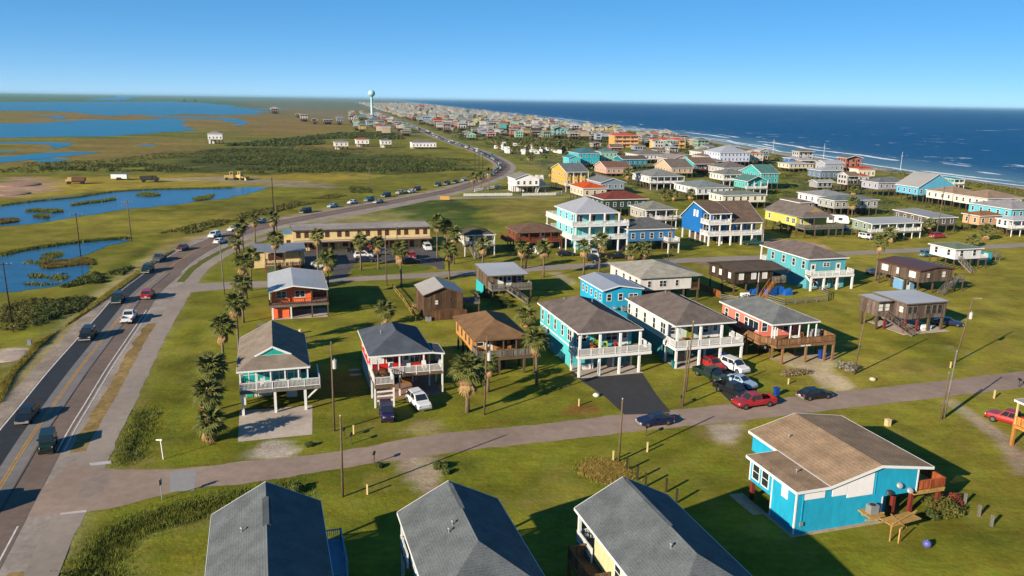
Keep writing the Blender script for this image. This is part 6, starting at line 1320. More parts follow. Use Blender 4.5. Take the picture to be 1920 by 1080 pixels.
    xf, xr = st[-1][0], (st[0][0] if kind != 'pickup' else -2.87); wf = st[-1][1]; zl = st[-1][3]-.12
    h = MB(); h.box(-.05,.03,-.17,.17,-.08,.08); hm = h.mesh('headlight', LAMP); tl = MB(); tl.box(-.03,.04,-.09,.09,-.16,.16); tm = tl.mesh('tail_light', TAIL)
    out += [('headlight', hm, False, (xf-.03, s_*(wf-.14), zl)) for s_ in (-1,1)]+[('tail_light', tm, False, (xr+.01, s_*(.68 if kind != 'pickup' else .84), .82 if kind == 'sedan' or kind == 'coupe' else .95)) for s_ in (-1,1)]
    bp_ = MB(); bp_.box(xf-.1,xf+.05,-wf-.05,wf+.05,.3,.5); bp_.box(xr-.05,xr+.1,-.82,.82,.34,.54); out.append(('bumper', bp_.mesh('bumper', TRIM if kind in ('jeep','pickup') else GREYM), False, (0,0,0)))
    pl_ = MB(); pl_.box(xr-.07,xr-.052,-.2,.2,.58,.72); out.append(('number_plate', pl_.mesh('number_plate', WHITE), False, (0,0,0)))
    wr = .34 if kind in ('sedan','coupe') else .4; w_ = MB(); w_.tube([(0,-.12,0),(0,.12,0)],[wr,wr],16); wm_ = w_.mesh('wheel', TYRE); ri = MB(); ri.tube([(0,-.135,0),(0,.135,0)],[wr*.58,wr*.58],12); rm_ = ri.mesh('rim', RIM)
    wy = st[1][1]-.08
    if kind == 'jeep': sp_ = MB(); sp_.tube([(-1.95,0,.95),(-2.15,0,.95)],[.36,.36],14); out.append(('spare_wheel', sp_.mesh('spare_wheel', TYRE), False, (0,0,0)))
    CARS[kind] = (out, wm_, rm_, wr, wx, wy); return CARS[kind]
def car(kind, pos, head, colr, label, group=None, full=True, soft=None):
    out, wm_, rm_, wr, wx, wy = car_proto(kind)
    nm = {'pickup':'pickup_truck','jeep':'jeep','suv':'parked_suv'}.get(kind, 'car')
    if nm == 'parked_suv': nm = 'suv'
    if nm == 'jeep': nm = 'off_road_car'
    t = empty(nm, (pos[0], pos[1], .026), head); tag(t, label, {'pickup':'pickup truck','suv':'suv'}.get(kind, 'car'), group)
    for n_, me_, pt, loc in out:
        if not full and n_ in ('number_plate','bumper','tail_light'): continue
        place(n_, me_, t, loc, paint=CP[colr] if pt else None)
    for sx in (-1, 1):
        for sy in (-1, 1):
            o = place('wheel', wm_, t, (sx*wx if not (kind == 'pickup' and sx < 0) else -1.75, sy*wy, wr))
            if full: place('rim', rm_, o)
    return t
HWA = np.array(HWS)
def hwh(p):
    i = int(np.argmin((HWA[:,0]-p[0])**2+(HWA[:,1]-p[1])**2)); i = min(max(i,1),len(HWA)-2); d = HWA[i+1]-HWA[i-1]; return math.atan2(d[1], d[0])
Q = 'cars queueing towards the camera on the highway'
for kind, p, c_, lb in (('sedan',(-57.6, 89.3),'black','black sedan with headlights on, nearest in the left lane queue'), ('suv',(-67.4, 122.0),'black','black car with pale headlights, second in the left lane'),
    ('suv',(-73.8, 145.2),'dkgreen','dark blue green suv level with the red one'), ('suv',(-80.0, 171.5),'dkgreen','dark green car behind the blue green suv'), ('pickup',(-82.8, 183.8),'grey','dark grey pickup tailing the dark green car'),
    ('sedan',(-83.0, 197.6),'maroon','maroon car at the start of the highway bend'), ('suv',(-82.0, 216.9),'white','white suv leading the cars on the bend'), ('sedan',(-80.6, 228.2),'white','white car half hidden behind the roadside palms on the bend'),
    ('sedan',(-77.5, 244.0),'silver','silver car on the bend left of the tall poles'), ('suv',(-69.9, 267.7),'black','black suv alone on the far side of the bend'), ('sedan',(-64.0, 282.2),'ltblue','pale blue car behind the lone black suv'),
    ('sedan',(-59.2, 293.4),'white','white car before the teal suv on the bend'), ('suv',(-54.6, 302.0),'teal','teal grey suv in the middle of the bend queue'), ('sedan',(-50.2, 296.1),'silver','small silver car beside the teal grey suv'),
    ('suv',(-50.4, 316.3),'navy','navy suv behind the small silver car'), ('pickup',(-45.9, 326.2),'silver','silver pickup near the side street turn'), ('sedan',(-42.5, 330.6),'white','white car nose to tail with the silver pickup'), ('suv',(-41.3, 340.8),'maroon','dark red suv just past the side street turn'),
    ('suv',(-34.0, 359.4),'green','dark green suv in the gap below the tall poles'), ('suv',(-30.5, 366.9),'black','black suv right behind the dark green one'), ('sedan',(-27.2, 374.8),'black','small black car behind the black suv below the tall poles'), ('sedan',(-24.1, 385.4),'silver','silver blue car under the roadside palms by the tall poles')):
    h_ = hwh(p)+math.pi; car(kind, p, h_, c_, lb, Q)
car('pickup', (-65.8, 132.6), hwh((-68,130)), 'white', 'white pickup driving away in the right lane'); car('suv', (-69.8, 148.8), hwh((-66,150)), 'red', 'red suv driving away ahead of the white pickup')
car('sedan', (-77.2, 208.1), hwh((-76,215))-.1, 'white', 'white sedan driving away at the highway bend'); car('jeep', (-50.5, 81.1), hwh((-50,84))+math.pi+.12, 'dkgreen', 'dark green boxy car waiting in the right lane near the crossing')
car('suv', (-49.8, 68.1), hwh((-46,66)), 'black', 'black car at the left edge, mostly its shadow in view')
d = 0; j = 0; far_col = ['white','black','silver','grey','navy','white','maroon','silver','black','teal']
pts = [p for p in HWS if p[1] > 405]; acc = 0
for a, b_ in zip(pts[:-1], pts[1:]):
    acc += math.hypot(b_[0]-a[0], b_[1]-a[1])
    if a[1] > 1500: break
    if acc > rnd.uniform(6.6, 10):
        acc = 0; h_ = math.atan2(b_[1]-a[1], b_[0]-a[0]); c_ = rnd.choice(far_col); kk = rnd.choice(('sedan','suv','suv','pickup'))
        n_ = {'sedan':'sedan','suv':'suv','pickup':'pickup'}[kk]
        car(kk, (a[0]-math.sin(h_)*1.9, a[1]+math.cos(h_)*1.9), h_+math.pi, c_, f'{c_} {n_} in the long distant line of traffic on the straight', 'distant line of traffic', a[1] < 600)
        if rnd.random() < .14: car(kk, (a[0]+math.sin(h_)*1.9, a[1]-math.cos(h_)*1.9), h_, rnd.choice(far_col), 'distant car driving away beside the long line of traffic', 'distant cars driving away', False)
ST = R(17)
for kind, p, h_, c_, lb in (('suv',(-11.6, 95.5),R(-62),'white','white suv with sunroof parked beside the red house'), ('jeep',(-15.0, 91.3),R(-75),'purple','purple open top car under the red house deck corner'),
    ('coupe',(17.6, 90.9),ST+math.pi,'navy','dark blue coupe driving on the street'), ('pickup',(31.5, 97.4),ST+math.pi+.04,'red','red pickup parked on the street before the grey house'), ('sedan',(40.6, 100.7),ST,'black','black sedan parked on the street edge past the red pickup'),
    ('pickup',(28.4, 107.7),R(-60),'dkgreen','dark green pickup parked in the grey house driveway'), ('pickup',(29.8, 101.4),R(-60),'black','black pickup behind the red one at the driveway mouth'), ('sedan',(31.9, 105.1),R(-52),'ltblue','silver blue sedan beside the dark green pickup'),
    ('sedan',(29.8, 112.7),R(-66),'red','bright red car deepest in the grey house driveway'), ('suv',(32.8, 111.5),R(-62),'white','white suv at the top of the grey house driveway'), ('pickup',(61.9, 92.5),R(-50)+math.pi,'red','red pickup on the dirt drive at the right edge'),
    ('suv',(-36.3, 191.3),R(15),'white','white suv in the motel car park'), ('sedan',(-35.0, 186.5),R(12),'navy','dark blue car beside the white suv in the motel car park'), ('suv',(-36.7, 204.4),R(100),'red','red car close to the motel wall'), ('pickup',(-38.8, 198.1),R(15),'black','black pickup behind the white suv at the motel'),
    ('suv',(-24.9, 192.3),R(110),'red','red car half behind a palm in the car park'), ('sedan',(-24.1, 185.8),R(15),'black','black car near the car park exit'), ('suv',(-22.0, 203.3),R(-75),'white','white car at the right end of the motel'), ('suv',(-32.1, 196.0),R(15),'grey','dark grey suv between the motel palms'),
    ('pickup',(66.6, 218.5),R(-10),'green','green pickup under the royal blue house balcony'), ('suv',(6.1, 200.3),R(-60),'white','white car behind the palms by the red brown house'), ('sedan',(13.5, 198.3),R(10),'black','black car by the foot of the tall aqua house'), ('suv',(20.3, 198.0),R(-80),'white','white suv before the tall aqua house'),
    ('pickup',(26.1, 195.9),R(10),'black','black pickup parked below the steel blue house'), ('suv',(19.7, 191.1),R(-70),'black','black suv beside the back street palms'), ('sedan',(84.4, 181.6),R(-20),'navy','dark car beside the brown board house'), ('suv',(108.5, 205.7),R(17),'teal','dark teal suv beside the small white house'), ('sedan',(78.2, 138.4),R(-20),'navy','dark blue car behind the grey plank house'),
    ('jeep',(103.3, 232.0),R(-60),'white','white open car under the long grey green house'), ('suv',(126.8, 236.6),R(17),'red','red car under the dark house by the pole'), ('suv',(151.3, 402.3),R(17),'white','white suv parked by the slate blue house'), ('sedan',(41.2, 217.2),R(60),'blue','blue car under the steel blue house'), ('sedan',(104.2, 250.7),R(-70),'blue','blue car beside the yellow house')):
    car(kind, p, h_, c_, lb)

# ================================================================ palms
FRG = mat('palm_green', (.085,.11,.026), rough=.75, var=.4, scale=1.6, c2=(.15,.155,.045), spec=.08)
FRY = mat('palm_yellow_green', (.13,.12,.03), rough=.6, var=.3, scale=1.6, c2=(.20,.15,.045), spec=.25)
FRD = mat('palm_dead_frond', (.30,.18,.085), rough=.9, var=.35, scale=1.6, c2=(.42,.28,.14), spec=.1)
BARK = mat('palm_bark', (.17,.125,.085), rough=.95, var=.35, scale=3, stretch=(1,1,4), bump=.5, spec=.05)
def frond_mesh(name, mt, seed, droop=.5, n=11):
    r_ = random.Random(seed); b = MB(); pet = .75
    b.add([(0,-.035,0),(0,.035,0),(pet,.02,.06),(pet,-.02,.06)], [(0,1,2,3)])
    for i in range(n):
        a = (i-(n-1)/2)*R(142)/(n-1); L_ = (1.0-.22*abs(a))*r_.uniform(.9, 1.1); wd = .085*r_.uniform(.8, 1.2)
        dx, dy = math.cos(a), math.sin(a); px_, py_ = -dy, dx
        p0 = Vector((pet,0,.06)); m_ = Vector((pet+dx*L_*.55, dy*L_*.55, .06-.10*droop)); e_ = Vector((pet+dx*L_, dy*L_, .06-.55*droop*r_.uniform(.6,1.3)))
        nrm = Vector((px_, py_, 0))*wd
        b.add([p0, m_+nrm+Vector((0,0,.05)), e_, m_-nrm+Vector((0,0,-.03)), m_+Vector((0,0,.08))], [(0,3,4),(0,4,1),(4,3,2),(1,4,2)])
    return b.mesh(name, mt)
FG_ = [frond_mesh('frond', FRG, i, .5+.2*i) for i in range(3)]+[frond_mesh('frond', FRY, 9, .8)]
FD_ = [frond_mesh('dead_frond', FRD, 20+i, .9) for i in range(2)]
def frond_xf(rr, k, n, dead, h):
    yaw = k*2.39996+rr.uniform(-.25,.25)
    pitch = R(78-112*(k/n)**.85)+rr.uniform(-.12,.12) if not dead else R(rr.uniform(-84,-48))
    return Matrix.Translation((0,0,h)) @ Matrix.Rotation(yaw, 4, 'Z') @ Matrix.Rotation(-pitch, 4, 'Y') @ Matrix.Rotation(rr.uniform(-.3,.3), 4, 'X')
TRK = {}
def trunk_mesh(h, r0_, bend, seed):
    b = MB(); n = max(4, int(h/1.2)); pts = [(bend*(i/n)**2*math.cos(seed), bend*(i/n)**2*math.sin(seed), h*i/n) for i in range(n+1)]
    b.tube([(0,0,-.3)]+pts[1:], [r0_*1.35]+[r0_*(1-.25*i/n)+.015*(i % 2) for i in range(1, n+1)], 8); return b.mesh('trunk', BARK, True), pts[-1]
CROWN = {}
def crown_joined(seed):
    if seed in CROWN: return CROWN[seed]
    rr = random.Random(seed); res = []
    for dead, n in ((False, 26), (True, 13)):
        b = MB()
        for k in range(n):
            M_x = frond_xf(rr, k, n, dead, 0 if not dead else -.15); me_ = rr.choice(FD_ if dead else FG_); sc_ = rr.uniform(.8, 1.1)
            b.add([M_x @ (v.co*sc_) for v in me_.vertices], [tuple(p.vertices) for p in me_.polygons])
        res.append(b.mesh('crown' if not dead else 'dead_skirt', FRD if dead else FRG))
    CROWN[seed] = res; return res
def palm(p, h, size, label, near=True, dead=12, group=None, seed=None, n=30, r0_=.2, yellow=0.):
    rr = random.Random(seed if seed is not None else int(p[0]*37+p[1]*91)); t = empty('palm_tree', (p[0], p[1], float(gz(p[0],p[1]))), rr.uniform(0, 6)); tag(t, label, 'palm tree', group)
    me_, top = trunk_mesh(h, r0_, rr.uniform(0, .35), rr.uniform(0, 6)); place('trunk', me_, t)
    if near:
        for k in range(n):
            o = place('frond', FG_[3] if rr.random() < yellow else rr.choice(FG_[:3]), t); o.matrix_basis = Matrix.Translation((top[0], top[1], 0)) @ frond_xf(rr, k, n, False, h) @ Matrix.Scale(size*rr.uniform(.85, 1.12), 4)
        for k in range(int(dead*1.7)):
            o = place('dead_frond', rr.choice(FD_), t); o.matrix_basis = Matrix.Translation((top[0], top[1], 0)) @ frond_xf(rr, k, dead, True, h-.05-rr.uniform(0,1.)*size*.8) @ Matrix.Scale(size*rr.uniform(.7, 1.0), 4)
    else:
        c_ = crown_joined(rr.randrange(4)); o = place('crown', c_[0], t, (top[0], top[1], h), (0,0,rr.uniform(0,6)), (size,)*3)
        if dead: place('dead_skirt', c_[1], t, (top[0], top[1], h-.1), (0,0,rr.uniform(0,6)), (size*.95,size*.95,size))
    return t
for (x, y, h), sz, dd, lb in (
 ((-33.7, 84.0, 2.13), 1.25, 14, 'stubby palm with dead skirt nearest the street corner, lowest of the lawn palms'), ((-36.0, 89.4, 3.39), 1.35, 8, 'bushy low palm just above the stubby corner palm'), ((-36.8, 92.8, 5.42), 1.4, 6, 'broad dark green palm left of the teal house roof'),
 ((-41.7, 110.4, 5.71), 1.25, 16, 'palm with pale dead fronds hanging to its left'), ((-41.4, 116.2, 7.71), 1.2, 12, 'taller palm behind the one with pale dead fronds'), ((-46.1, 132.5, 6.87), 1.2, 14, 'palm with rusty skirt at the start of the lawn row'),
 ((-51.0, 149.2, 7.12), 1.3, 12, 'leafy palm at the corner of the back street'), ((-52.2, 155.8, 7.07), 1.2, 10, 'second palm crowded against the leafy corner palm'), ((-5.3, 93.7, 5.67), 1.5, 34, 'stout palm with thick brown skirt by the light pole'), 
 ((3.6, 104.1, 6.35), 1.3, 4, 'slim green palm right of the orange tan house'), ((-3.0, 100.9, 3.97), .95, 12, 'small palm half hidden behind the wooden pole'), ((-21.7, 133.0, 2.48), 1.25, 3, 'low green palm behind the red house roof'), ((2.4, 133.1, 1.91), 1.3, 6, 'low shrubby palm left of the aqua house'),
 ((-35.3, 149.5, 7.86), 1.35, 14, 'palm with brown skirt right of the orange red house'), ((-22.9, 161.3, 7.63), 1.35, 18, 'skirted palm on the verge left of the plank cabin'), ((-13.6, 168.5, 6.67), 1.35, 18, 'skirted palm behind the tall plank cabin')):
    palm((x, y), h, sz, lb, True, dd, r0_=.27 if 'stout' in lb else .19, n=34)
for (x, y, h), sz, dd, lb in (
 ((-68.2, 193.9, 3.2), 1.2, 6, 'left one of the palms beside the highway bend'), ((-67.9, 195.3, 5.89), 1.1, 6, 'middle palm beside the highway bend'), ((-67.4, 196.8, 6.73), 1.1, 6, 'slender palm beside the highway bend'), ((-68.5, 209.8, 6.15), 1.1, 4, 'lone slender palm between office and highway'),
 ((-52.2, 172.6, 7.64), 1.3, 4, 'tall palm rising before the motel office'), ((-63.6, 210.2, 6.73), 1.3, 10, 'palm with brown skirt behind the office roof'), ((-43.0, 173.3, 8.38), 1.2, 3, 'slim palm at the left end of the car park'), ((-34.2, 176.9, 6.6), 1.3, 3, 'palm on the grass island, left of the pair'), ((-30.5, 178.4, 6.04), 1.3, 3, 'palm on the grass island, right of the pair'),
 ((-18.1, 188.7, 9.69), 1.4, 16, 'left tall palm at the right end of the motel'), ((-15.9, 190.2, 7.83), 1.4, 16, 'middle palm at the right end of the motel'), ((-13.9, 185.8, 7.03), 1.4, 16, 'right palm at the right end of the motel'), ((-7.0, 185.2, 4.98), 1.3, 14, 'palm before the small pale house with olive roof'),
 ((2.1, 181.0, 5.13), 1.3, 16, 'left of two palms before the red brown house'), ((3.1, 182.3, 4.16), 1.2, 14, 'right of two palms before the red brown house'), ((6.9, 172.8, 6.7), 1.35, 18, 'full skirted palm right of the red brown house'), ((16.0, 175.7, 6.33), 1.25, 16, 'palm left of the pair before the tall aqua house'), ((19.7, 177.7, 7.49), 1.4, 16, 'taller palm of the pair before the tall aqua house'),
 ((29.2, 192.7, 2.66), 1.3, 6, 'low green palm before the steel blue house'), ((32.5, 194.4, 2.81), 1.4, 14, 'low yellowish palm before the steel blue house'), ((81.3, 175.2, 8.96), 1.4, 16, 'leaning palm on the lawn above the brown board house'), ((108.1, 226.8, 2.63), 1.5, 10, 'palm beside the long grey green house'), ((118.3, 278.3, 5.6), 1.5, 16, 'palm before the grey joined house with brown skirt'),
 ((149.5, 352.7, 2.11), 1.5, 3, 'green palm top behind the grey joined house'), ((139.5, 234.3, 2.87), 1.6, 10, 'wide palm at the right on the back street lawn'), ((129.4, 222.7, 1.83), 1.3, 0, 'small dark spiky palm on the right lawn'), ((126.8, 242.7, 3.29), 1.3, 8, 'palm beside the pole and dark house'),
 ((-17.2, 341.7, 6.04), 1.5, 22, 'left roadside palm below the three tall poles'), ((-14.3, 350.9, 5.61), 1.5, 22, 'middle roadside palm below the three tall poles'), ((-10.6, 342.7, 7.94), 1.5, 22, 'right roadside palm below the three tall poles'), ((9.1, 496.6, 5.14), 1.6, 10, 'pair of palms on the open lawn, left trunk'), ((11.0, 497.0, 5.03), 1.6, 10, 'pair of palms on the open lawn, right trunk'),
 ((18.1, 398.9, 3.94), 1.6, 8, 'palm beside the tall golden house'), ((37.4, 397.7, 3.93), 1.9, 2, 'dark leafy palm right of the golden house'), ((51.4, 364.9, 7.03), 1.8, 22, 'tall skirted palm before the white porch house'), ((59.6, 316.6, 2.9), 1.4, 4, 'small palm on the grass below the white porch house, left'), ((63.4, 317.2, 2.91), 1.4, 4, 'small palm on the grass below the white porch house, middle'), ((71.2, 322.6, 2.69), 1.5, 6, 'small palm on the grass below the white bungalow')):
    palm((x, y), h, sz, lb, False, dd, r0_=.2)
G_ = 'palms in rows in the caravan park'
for i in range(130):
    u_, v_ = rnd.random(), rnd.random(); x, y = rx0+(rx1-rx0)*u_, ry0+(ry1-ry0)*(round(v_*5)/5)+rnd.uniform(-3, 3)
    if inpoly(np.array([x]), np.array([y]), RVP)[0]: palm((x, y), rnd.uniform(3.0, 5.2), 1.5, 'palm among the rows of the caravan park', False, 10 if rnd.random() < .7 else 0, G_)
def caravan(p, yaw, label, group=None, L_=7.5, c_=WHITE):
    t = empty('caravan', (p[0], p[1], 0), yaw); tag(t, label, 'caravan', group); b = MB()
    prof = [(-L_/2,.5),(L_/2-.2,.5),(L_/2,1.0),(L_/2-.5,2.7),(L_/2-1.1,3.0),(-L_/2+.4,3.0),(-L_/2,2.6)]
    n = len(prof); b.add([(x,-1.2,z) for x, z in prof]+[(x,1.2,z) for x, z in prof], [tuple(range(n)), tuple(range(n,2*n))[::-1]]+[(i+n,(i+1)%n+n,(i+1)%n,i) for i in range(n)]); b.build('body', c_, t)
    for x in (-L_*.28, L_*.12): window(t,'F',x,-1.2,1.5,1.1,.7,GREYM)
    for x in (-.5, .4):
        w_ = MB(); w_.tube([(x,-1.22,.36),(x,-1.0,.36)],[.36,.36],12); w_.tube([(x,1.0,.36),(x,1.22,.36)],[.36,.36],12); w_.build('wheel', TYRE, t)
    return t
for i in range(56):
    x, y = rnd.uniform(rx0, rx1), rnd.uniform(ry0, ry1-8)
    if inpoly(np.array([x]), np.array([y]), RVP)[0]: caravan((x, y), R(rnd.choice((98, 8))+rnd.uniform(-6, 6)), 'white caravan among the palms of the caravan park', 'caravans parked among the palms', rnd.uniform(6, 9))
caravan((106.7, 262.2), R(-15), 'white rounded caravan parked behind the yellow house')

# ================================================================ foliage masses
def leaf_mesh(name, cen, rad, per, size, mt, flat=.75, seed=0, label=None, kind='stuff', parent=None):
    g_ = np.random.default_rng(seed); cen = np.asarray(cen, float); rad = np.asarray(rad, float); N_ = len(cen)*per
    c = np.repeat(cen, per, 0); r_ = np.repeat(rad, per)
    d = g_.normal(size=(N_,3)); d /= np.linalg.norm(d, axis=1, keepdims=True); d *= g_.uniform(.35, 1, (N_,1))**.5
    d[:,2] = np.abs(d[:,2])*flat*1.5-.1
    p = c+d*r_[:,None]; nrm = d+g_.normal(size=(N_,3))*.5; nrm[:,2] += .35; nrm /= np.linalg.norm(nrm, axis=1, keepdims=True)
    a = np.cross(nrm, g_.normal(size=(N_,3))); a /= np.linalg.norm(a, axis=1, keepdims=True); b_ = np.cross(nrm, a)
    s_ = (size*g_.uniform(.6, 1.4, (N_,1))*(r_[:,None]/rad.mean())**.4)
    V = np.stack([p-a*s_, p-b_*s_*.45, p+a*s_, p+b_*s_*.45], 1).reshape(-1,3); me_ = bpy.data.meshes.new(name)
    me_.vertices.add(len(V)); me_.vertices.foreach_set('co', V.astype(np.float32).ravel()); me_.loops.add(len(V)); me_.loops.foreach_set('vertex_index', np.arange(len(V), dtype=np.int32))
    me_.polygons.add(N_); me_.polygons.foreach_set('loop_start', np.arange(0, len(V), 4, dtype=np.int32)); me_.update(); me_.materials.append(mt)
    o = link(bpy.data.objects.new(name, me_), parent)
    if label: tag(o, label, kind=kind)
    return o
def scatter(poly, n, seed=0, dens=None):
    g_ = np.random.default_rng(seed); P_ = np.array(poly); lo, hi = P_.min(0), P_.max(0); out = []
    while sum(len(o) for o in out) < n:
        q_ = g_.uniform(lo, hi, (n*2, 2)); q_ = q_[inpoly(q_[:,0], q_[:,1], poly)]
        if dens: q_ = q_[fbm(q_[:,0], q_[:,1], dens, seed) > .47]
        out.append(q_)
        if len(out) > 30: break
    q_ = np.concatenate(out)[:n]; return np.c_[q_, gz(q_[:,0], q_[:,1])]
SCR = mat('scrub_leaves', (.075,.085,.02), rough=.8, var=.45, scale=.25, c2=(.13,.125,.03), spec=.1)
SCRD = mat('dark_scrub_leaves', (.040,.060,.016), rough=.8, var=.45, scale=.4, c2=(.085,.105,.026), spec=.1)
DRYG = mat('dry_grass_blades', (.30,.20,.06), rough=.9, var=.35, scale=.8, c2=(.40,.26,.08), spec=.05)
GRN = mat('tall_grass_blades', (.085,.115,.018), rough=.85, var=.4, scale=.7, c2=(.15,.165,.028), spec=.1)
MGR = mat('marsh_grass_blades', (.13,.095,.032), rough=.9, var=.4, scale=.3, c2=(.17,.14,.04), spec=.05)
g0 = np.random.default_rng(4)
s1_ = scatter([(-210.7, 480.1), (-214.6, 598.6), (-156.8, 588.6), (-95.2, 546.3), (-36.4, 529.7), (-23.4, 449.3), (-56.2, 416.6), (-110.4, 412.7), (-168.8, 401.6), (-203.2, 401.2), (-243.3, 405.9), (-245.8, 439.9)], 4300, 1, 26); leaf_mesh('scrub', s1_, g0.uniform(.5, 1.5, len(s1_)), 22, .42, SCRD, label='band of dark green scrub across the marsh')
s1_ = scatter([(-218.9, 673.3), (-191.0, 718.7), (-165.1, 708.5), (-156.0, 660.0), (-183.9, 628.7), (-223.7, 624.2)]+[(-188.3, 884.3), (-129.7, 879.9), (-103.3, 768.8), (-163.9, 768.8)], 1500, 2); leaf_mesh('scrub', s1_, g0.uniform(1.2, 2.6, len(s1_)), 22, .8, SCRD, label='dark thicket behind the bay side houses')
s1_ = scatter([(-272.6, 426.9), (-267.3, 446.7), (-239.2, 473.5), (-233.6, 549.7), (-174.1, 654.5), (-28.9, 521.8), (-23.4, 449.3), (-92.0, 429.0), (-245.8, 384.2)], 2600, 3, 40); leaf_mesh('scrub', s1_, g0.uniform(.4, 1.0, len(s1_)), 16, .35, SCR, label='low olive bushes dotted over the marsh')
s1_ = scatter([(-90.7, 148.2), (-90.5, 165.3), (-91.1, 185.7), (-87.2, 184.1), (-82.1, 160.8), (-77.9, 139.4), (-73.5, 120.0), (-73.5, 114.5), (-80.3, 128.7)], 520, 4, 9); leaf_mesh('scrub', s1_, g0.uniform(.35, 1.0, len(s1_)), 46, .17, SCRD, label='dark bushes along the marsh side of the highway')
s1_ = scatter([(-79.9, 119.6), (-81.3, 132.0), (-83.9, 147.0), (-89.8, 146.6), (-92.9, 140.3)], 330, 5, 8); leaf_mesh('scrub', s1_, g0.uniform(.3, .8, len(s1_)), 40, .16, SCR, label='rough olive growth at the left edge')
s1_ = scatter([(-99.6, 219.6), (-92.4, 253.7), (-79.9, 296.9), (-70.3, 326.5), (-66.0, 315.9), (-76.0, 282.1), (-86.9, 242.9), (-91.1, 213.4)], 900, 6, 12); leaf_mesh('scrub', s1_, g0.uniform(.3, .8, len(s1_)), 26, .22, SCR, label='weedy bank below the highway bend')
s1_ = scatter([(-71.1, 346.8), (-63.3, 348.0), (-57.6, 328.4), (-65.7, 325.2)], 60, 61); leaf_mesh('scrub', s1_, g0.uniform(.6, 1.3, len(s1_)), 46, .26, SCRD, label='dark bushes beside the highway near the lone pole')
def blades(name, pts, h, w_, mt, label, seed, lean=.35):
    g_ = np.random.default_rng(seed); N_ = len(pts); hh = h*g_.uniform(.5, 1.3, N_); a = g_.uniform(0, 6.28, N_); d = np.c_[np.cos(a), np.sin(a), np.zeros(N_)]*w_; l_ = np.c_[g_.normal(size=(N_,2))*lean*hh[:,None], hh]
    V = np.stack([pts-d, pts+d, pts+l_], 1).reshape(-1,3); me_ = bpy.data.meshes.new(name); me_.vertices.add(len(V)); me_.vertices.foreach_set('co', V.astype(np.float32).ravel())
    me_.loops.add(len(V)); me_.loops.foreach_set('vertex_index', np.arange(len(V), dtype=np.int32)); me_.polygons.add(N_); me_.polygons.foreach_set('loop_start', np.arange(0, len(V), 3, dtype=np.int32)); me_.update(); me_.materials.append(mt)
    return tag(link(bpy.data.objects.new(name, me_)), label, kind='stuff')
def ditchpts(pts, n, wd, seed):
    g_ = np.random.default_rng(seed); P_ = np.array(resample(smooth(pts, 1), 200)); i = g_.integers(0, 200, n); q_ = P_[i]+g_.normal(size=(n,2))*wd; return np.c_[q_, gz(q_[:,0], q_[:,1])]
blades('grass', ditchpts(DITCH[2][0], 15000, 1.0, 1), .42, .03, GRN, 'tall green grass in the ditch below the street corner', 1)
blades('grass', ditchpts(DITCH[3][0], 14000, 1.3, 2), .45, .03, GRN, 'tall grass filling the roadside ditch at the bottom', 2)
blades('grass', ditchpts(DITCH[1][0], 5000, .8, 3), .3, .03, GRN, 'long grass in the ditch beside the frontage lane', 3)
q_ = ditchpts(DITCH[3][0], 260, 1.0, 8); leaf_mesh('weeds', q_, g0.uniform(.3, .8, len(q_)), 50, .14, SCRD, label='dark weeds in the corner ditch')
q_ = ditchpts([(-44.6,92),(-43.2,88),(-41.6,82.5),(-40.4,79.5)], 34, .5, 9); leaf_mesh('weeds', q_, g0.uniform(.15, .45, len(q_)), 40, .12, SCRD, label='dark weeds in the lane side ditch')
q_ = scatter([(8.0, 78.8), (9.2, 80.2), (11.1, 80.0), (12.2, 78.3), (12.4, 76.6), (10.9, 75.5), (9.1, 76.1), (8.1, 76.7)], 16000, 11); blades('dry_grass', q_[:9000]+np.c_[g0.normal(size=(9000,2))*.5, np.zeros(9000)], .26, .03, DRYG, 'loose patch of tall orange dry grass before the grey roof', 11); blades('grass', q_[9000:14000]+np.c_[g0.normal(size=(5000,2))*.6, np.zeros(5000)], .26, .03, GRN, 'green blades mixed through the dry grass patch', 13)
q_ = scatter([(-74.3, 119.9), (-76.1, 141.4), (-82.3, 180.1), (-84.8, 198.1), (-85.1, 189.6), (-79.2, 151.6), (-74.3, 124.3), (-68.6, 105.1), (-63.5, 93.4), (-68.2, 100.8)], 26000, 12); blades('dry_grass', q_, .4, .035, mat('yellow_verge_blades',(.20,.19,.035),rough=.9,var=.35,scale=.7,c2=(.27,.22,.05),spec=.05), 'yellowing grass along the marsh side verge', 12)
for i, (nm, poly) in enumerate((('left',[(-160.2, 260.0), (-159.2, 264.9), (-153.8, 264.1), (-149.5, 263.9), (-147.0, 259.8), (-149.3, 257.1), (-156.1, 258.7)]),('lower left',[(-150.5, 248.5), (-149.5, 251.6), (-145.5, 249.1), (-143.5, 245.1), (-145.7, 245.8)]),('long middle',[(-154.4, 277.1), (-153.6, 284.3), (-150.1, 290.0), (-148.6, 297.8), (-145.8, 292.8), (-147.8, 285.5), (-150.8, 280.1), (-152.3, 275.0)]),('upper right',[(-145.3, 306.9), (-145.2, 315.0), (-139.0, 312.8), (-136.1, 308.2), (-139.1, 303.9)]),('far right',[(-120.4, 299.0), (-119.1, 307.7), (-117.3, 314.0), (-114.1, 299.9), (-116.2, 293.1)]),('left edge',[(-158.3, 240.3), (-154.5, 242.9), (-151.2, 242.7), (-148.6, 238.4), (-150.1, 234.3), (-151.8, 230.1)]))):
    q_ = scatter(poly, 2600, 20+i); blades('reeds', q_, .7, .09, GRN if i != 5 else MGR, nm+' clump of green reeds standing in the long pond', 20+i)
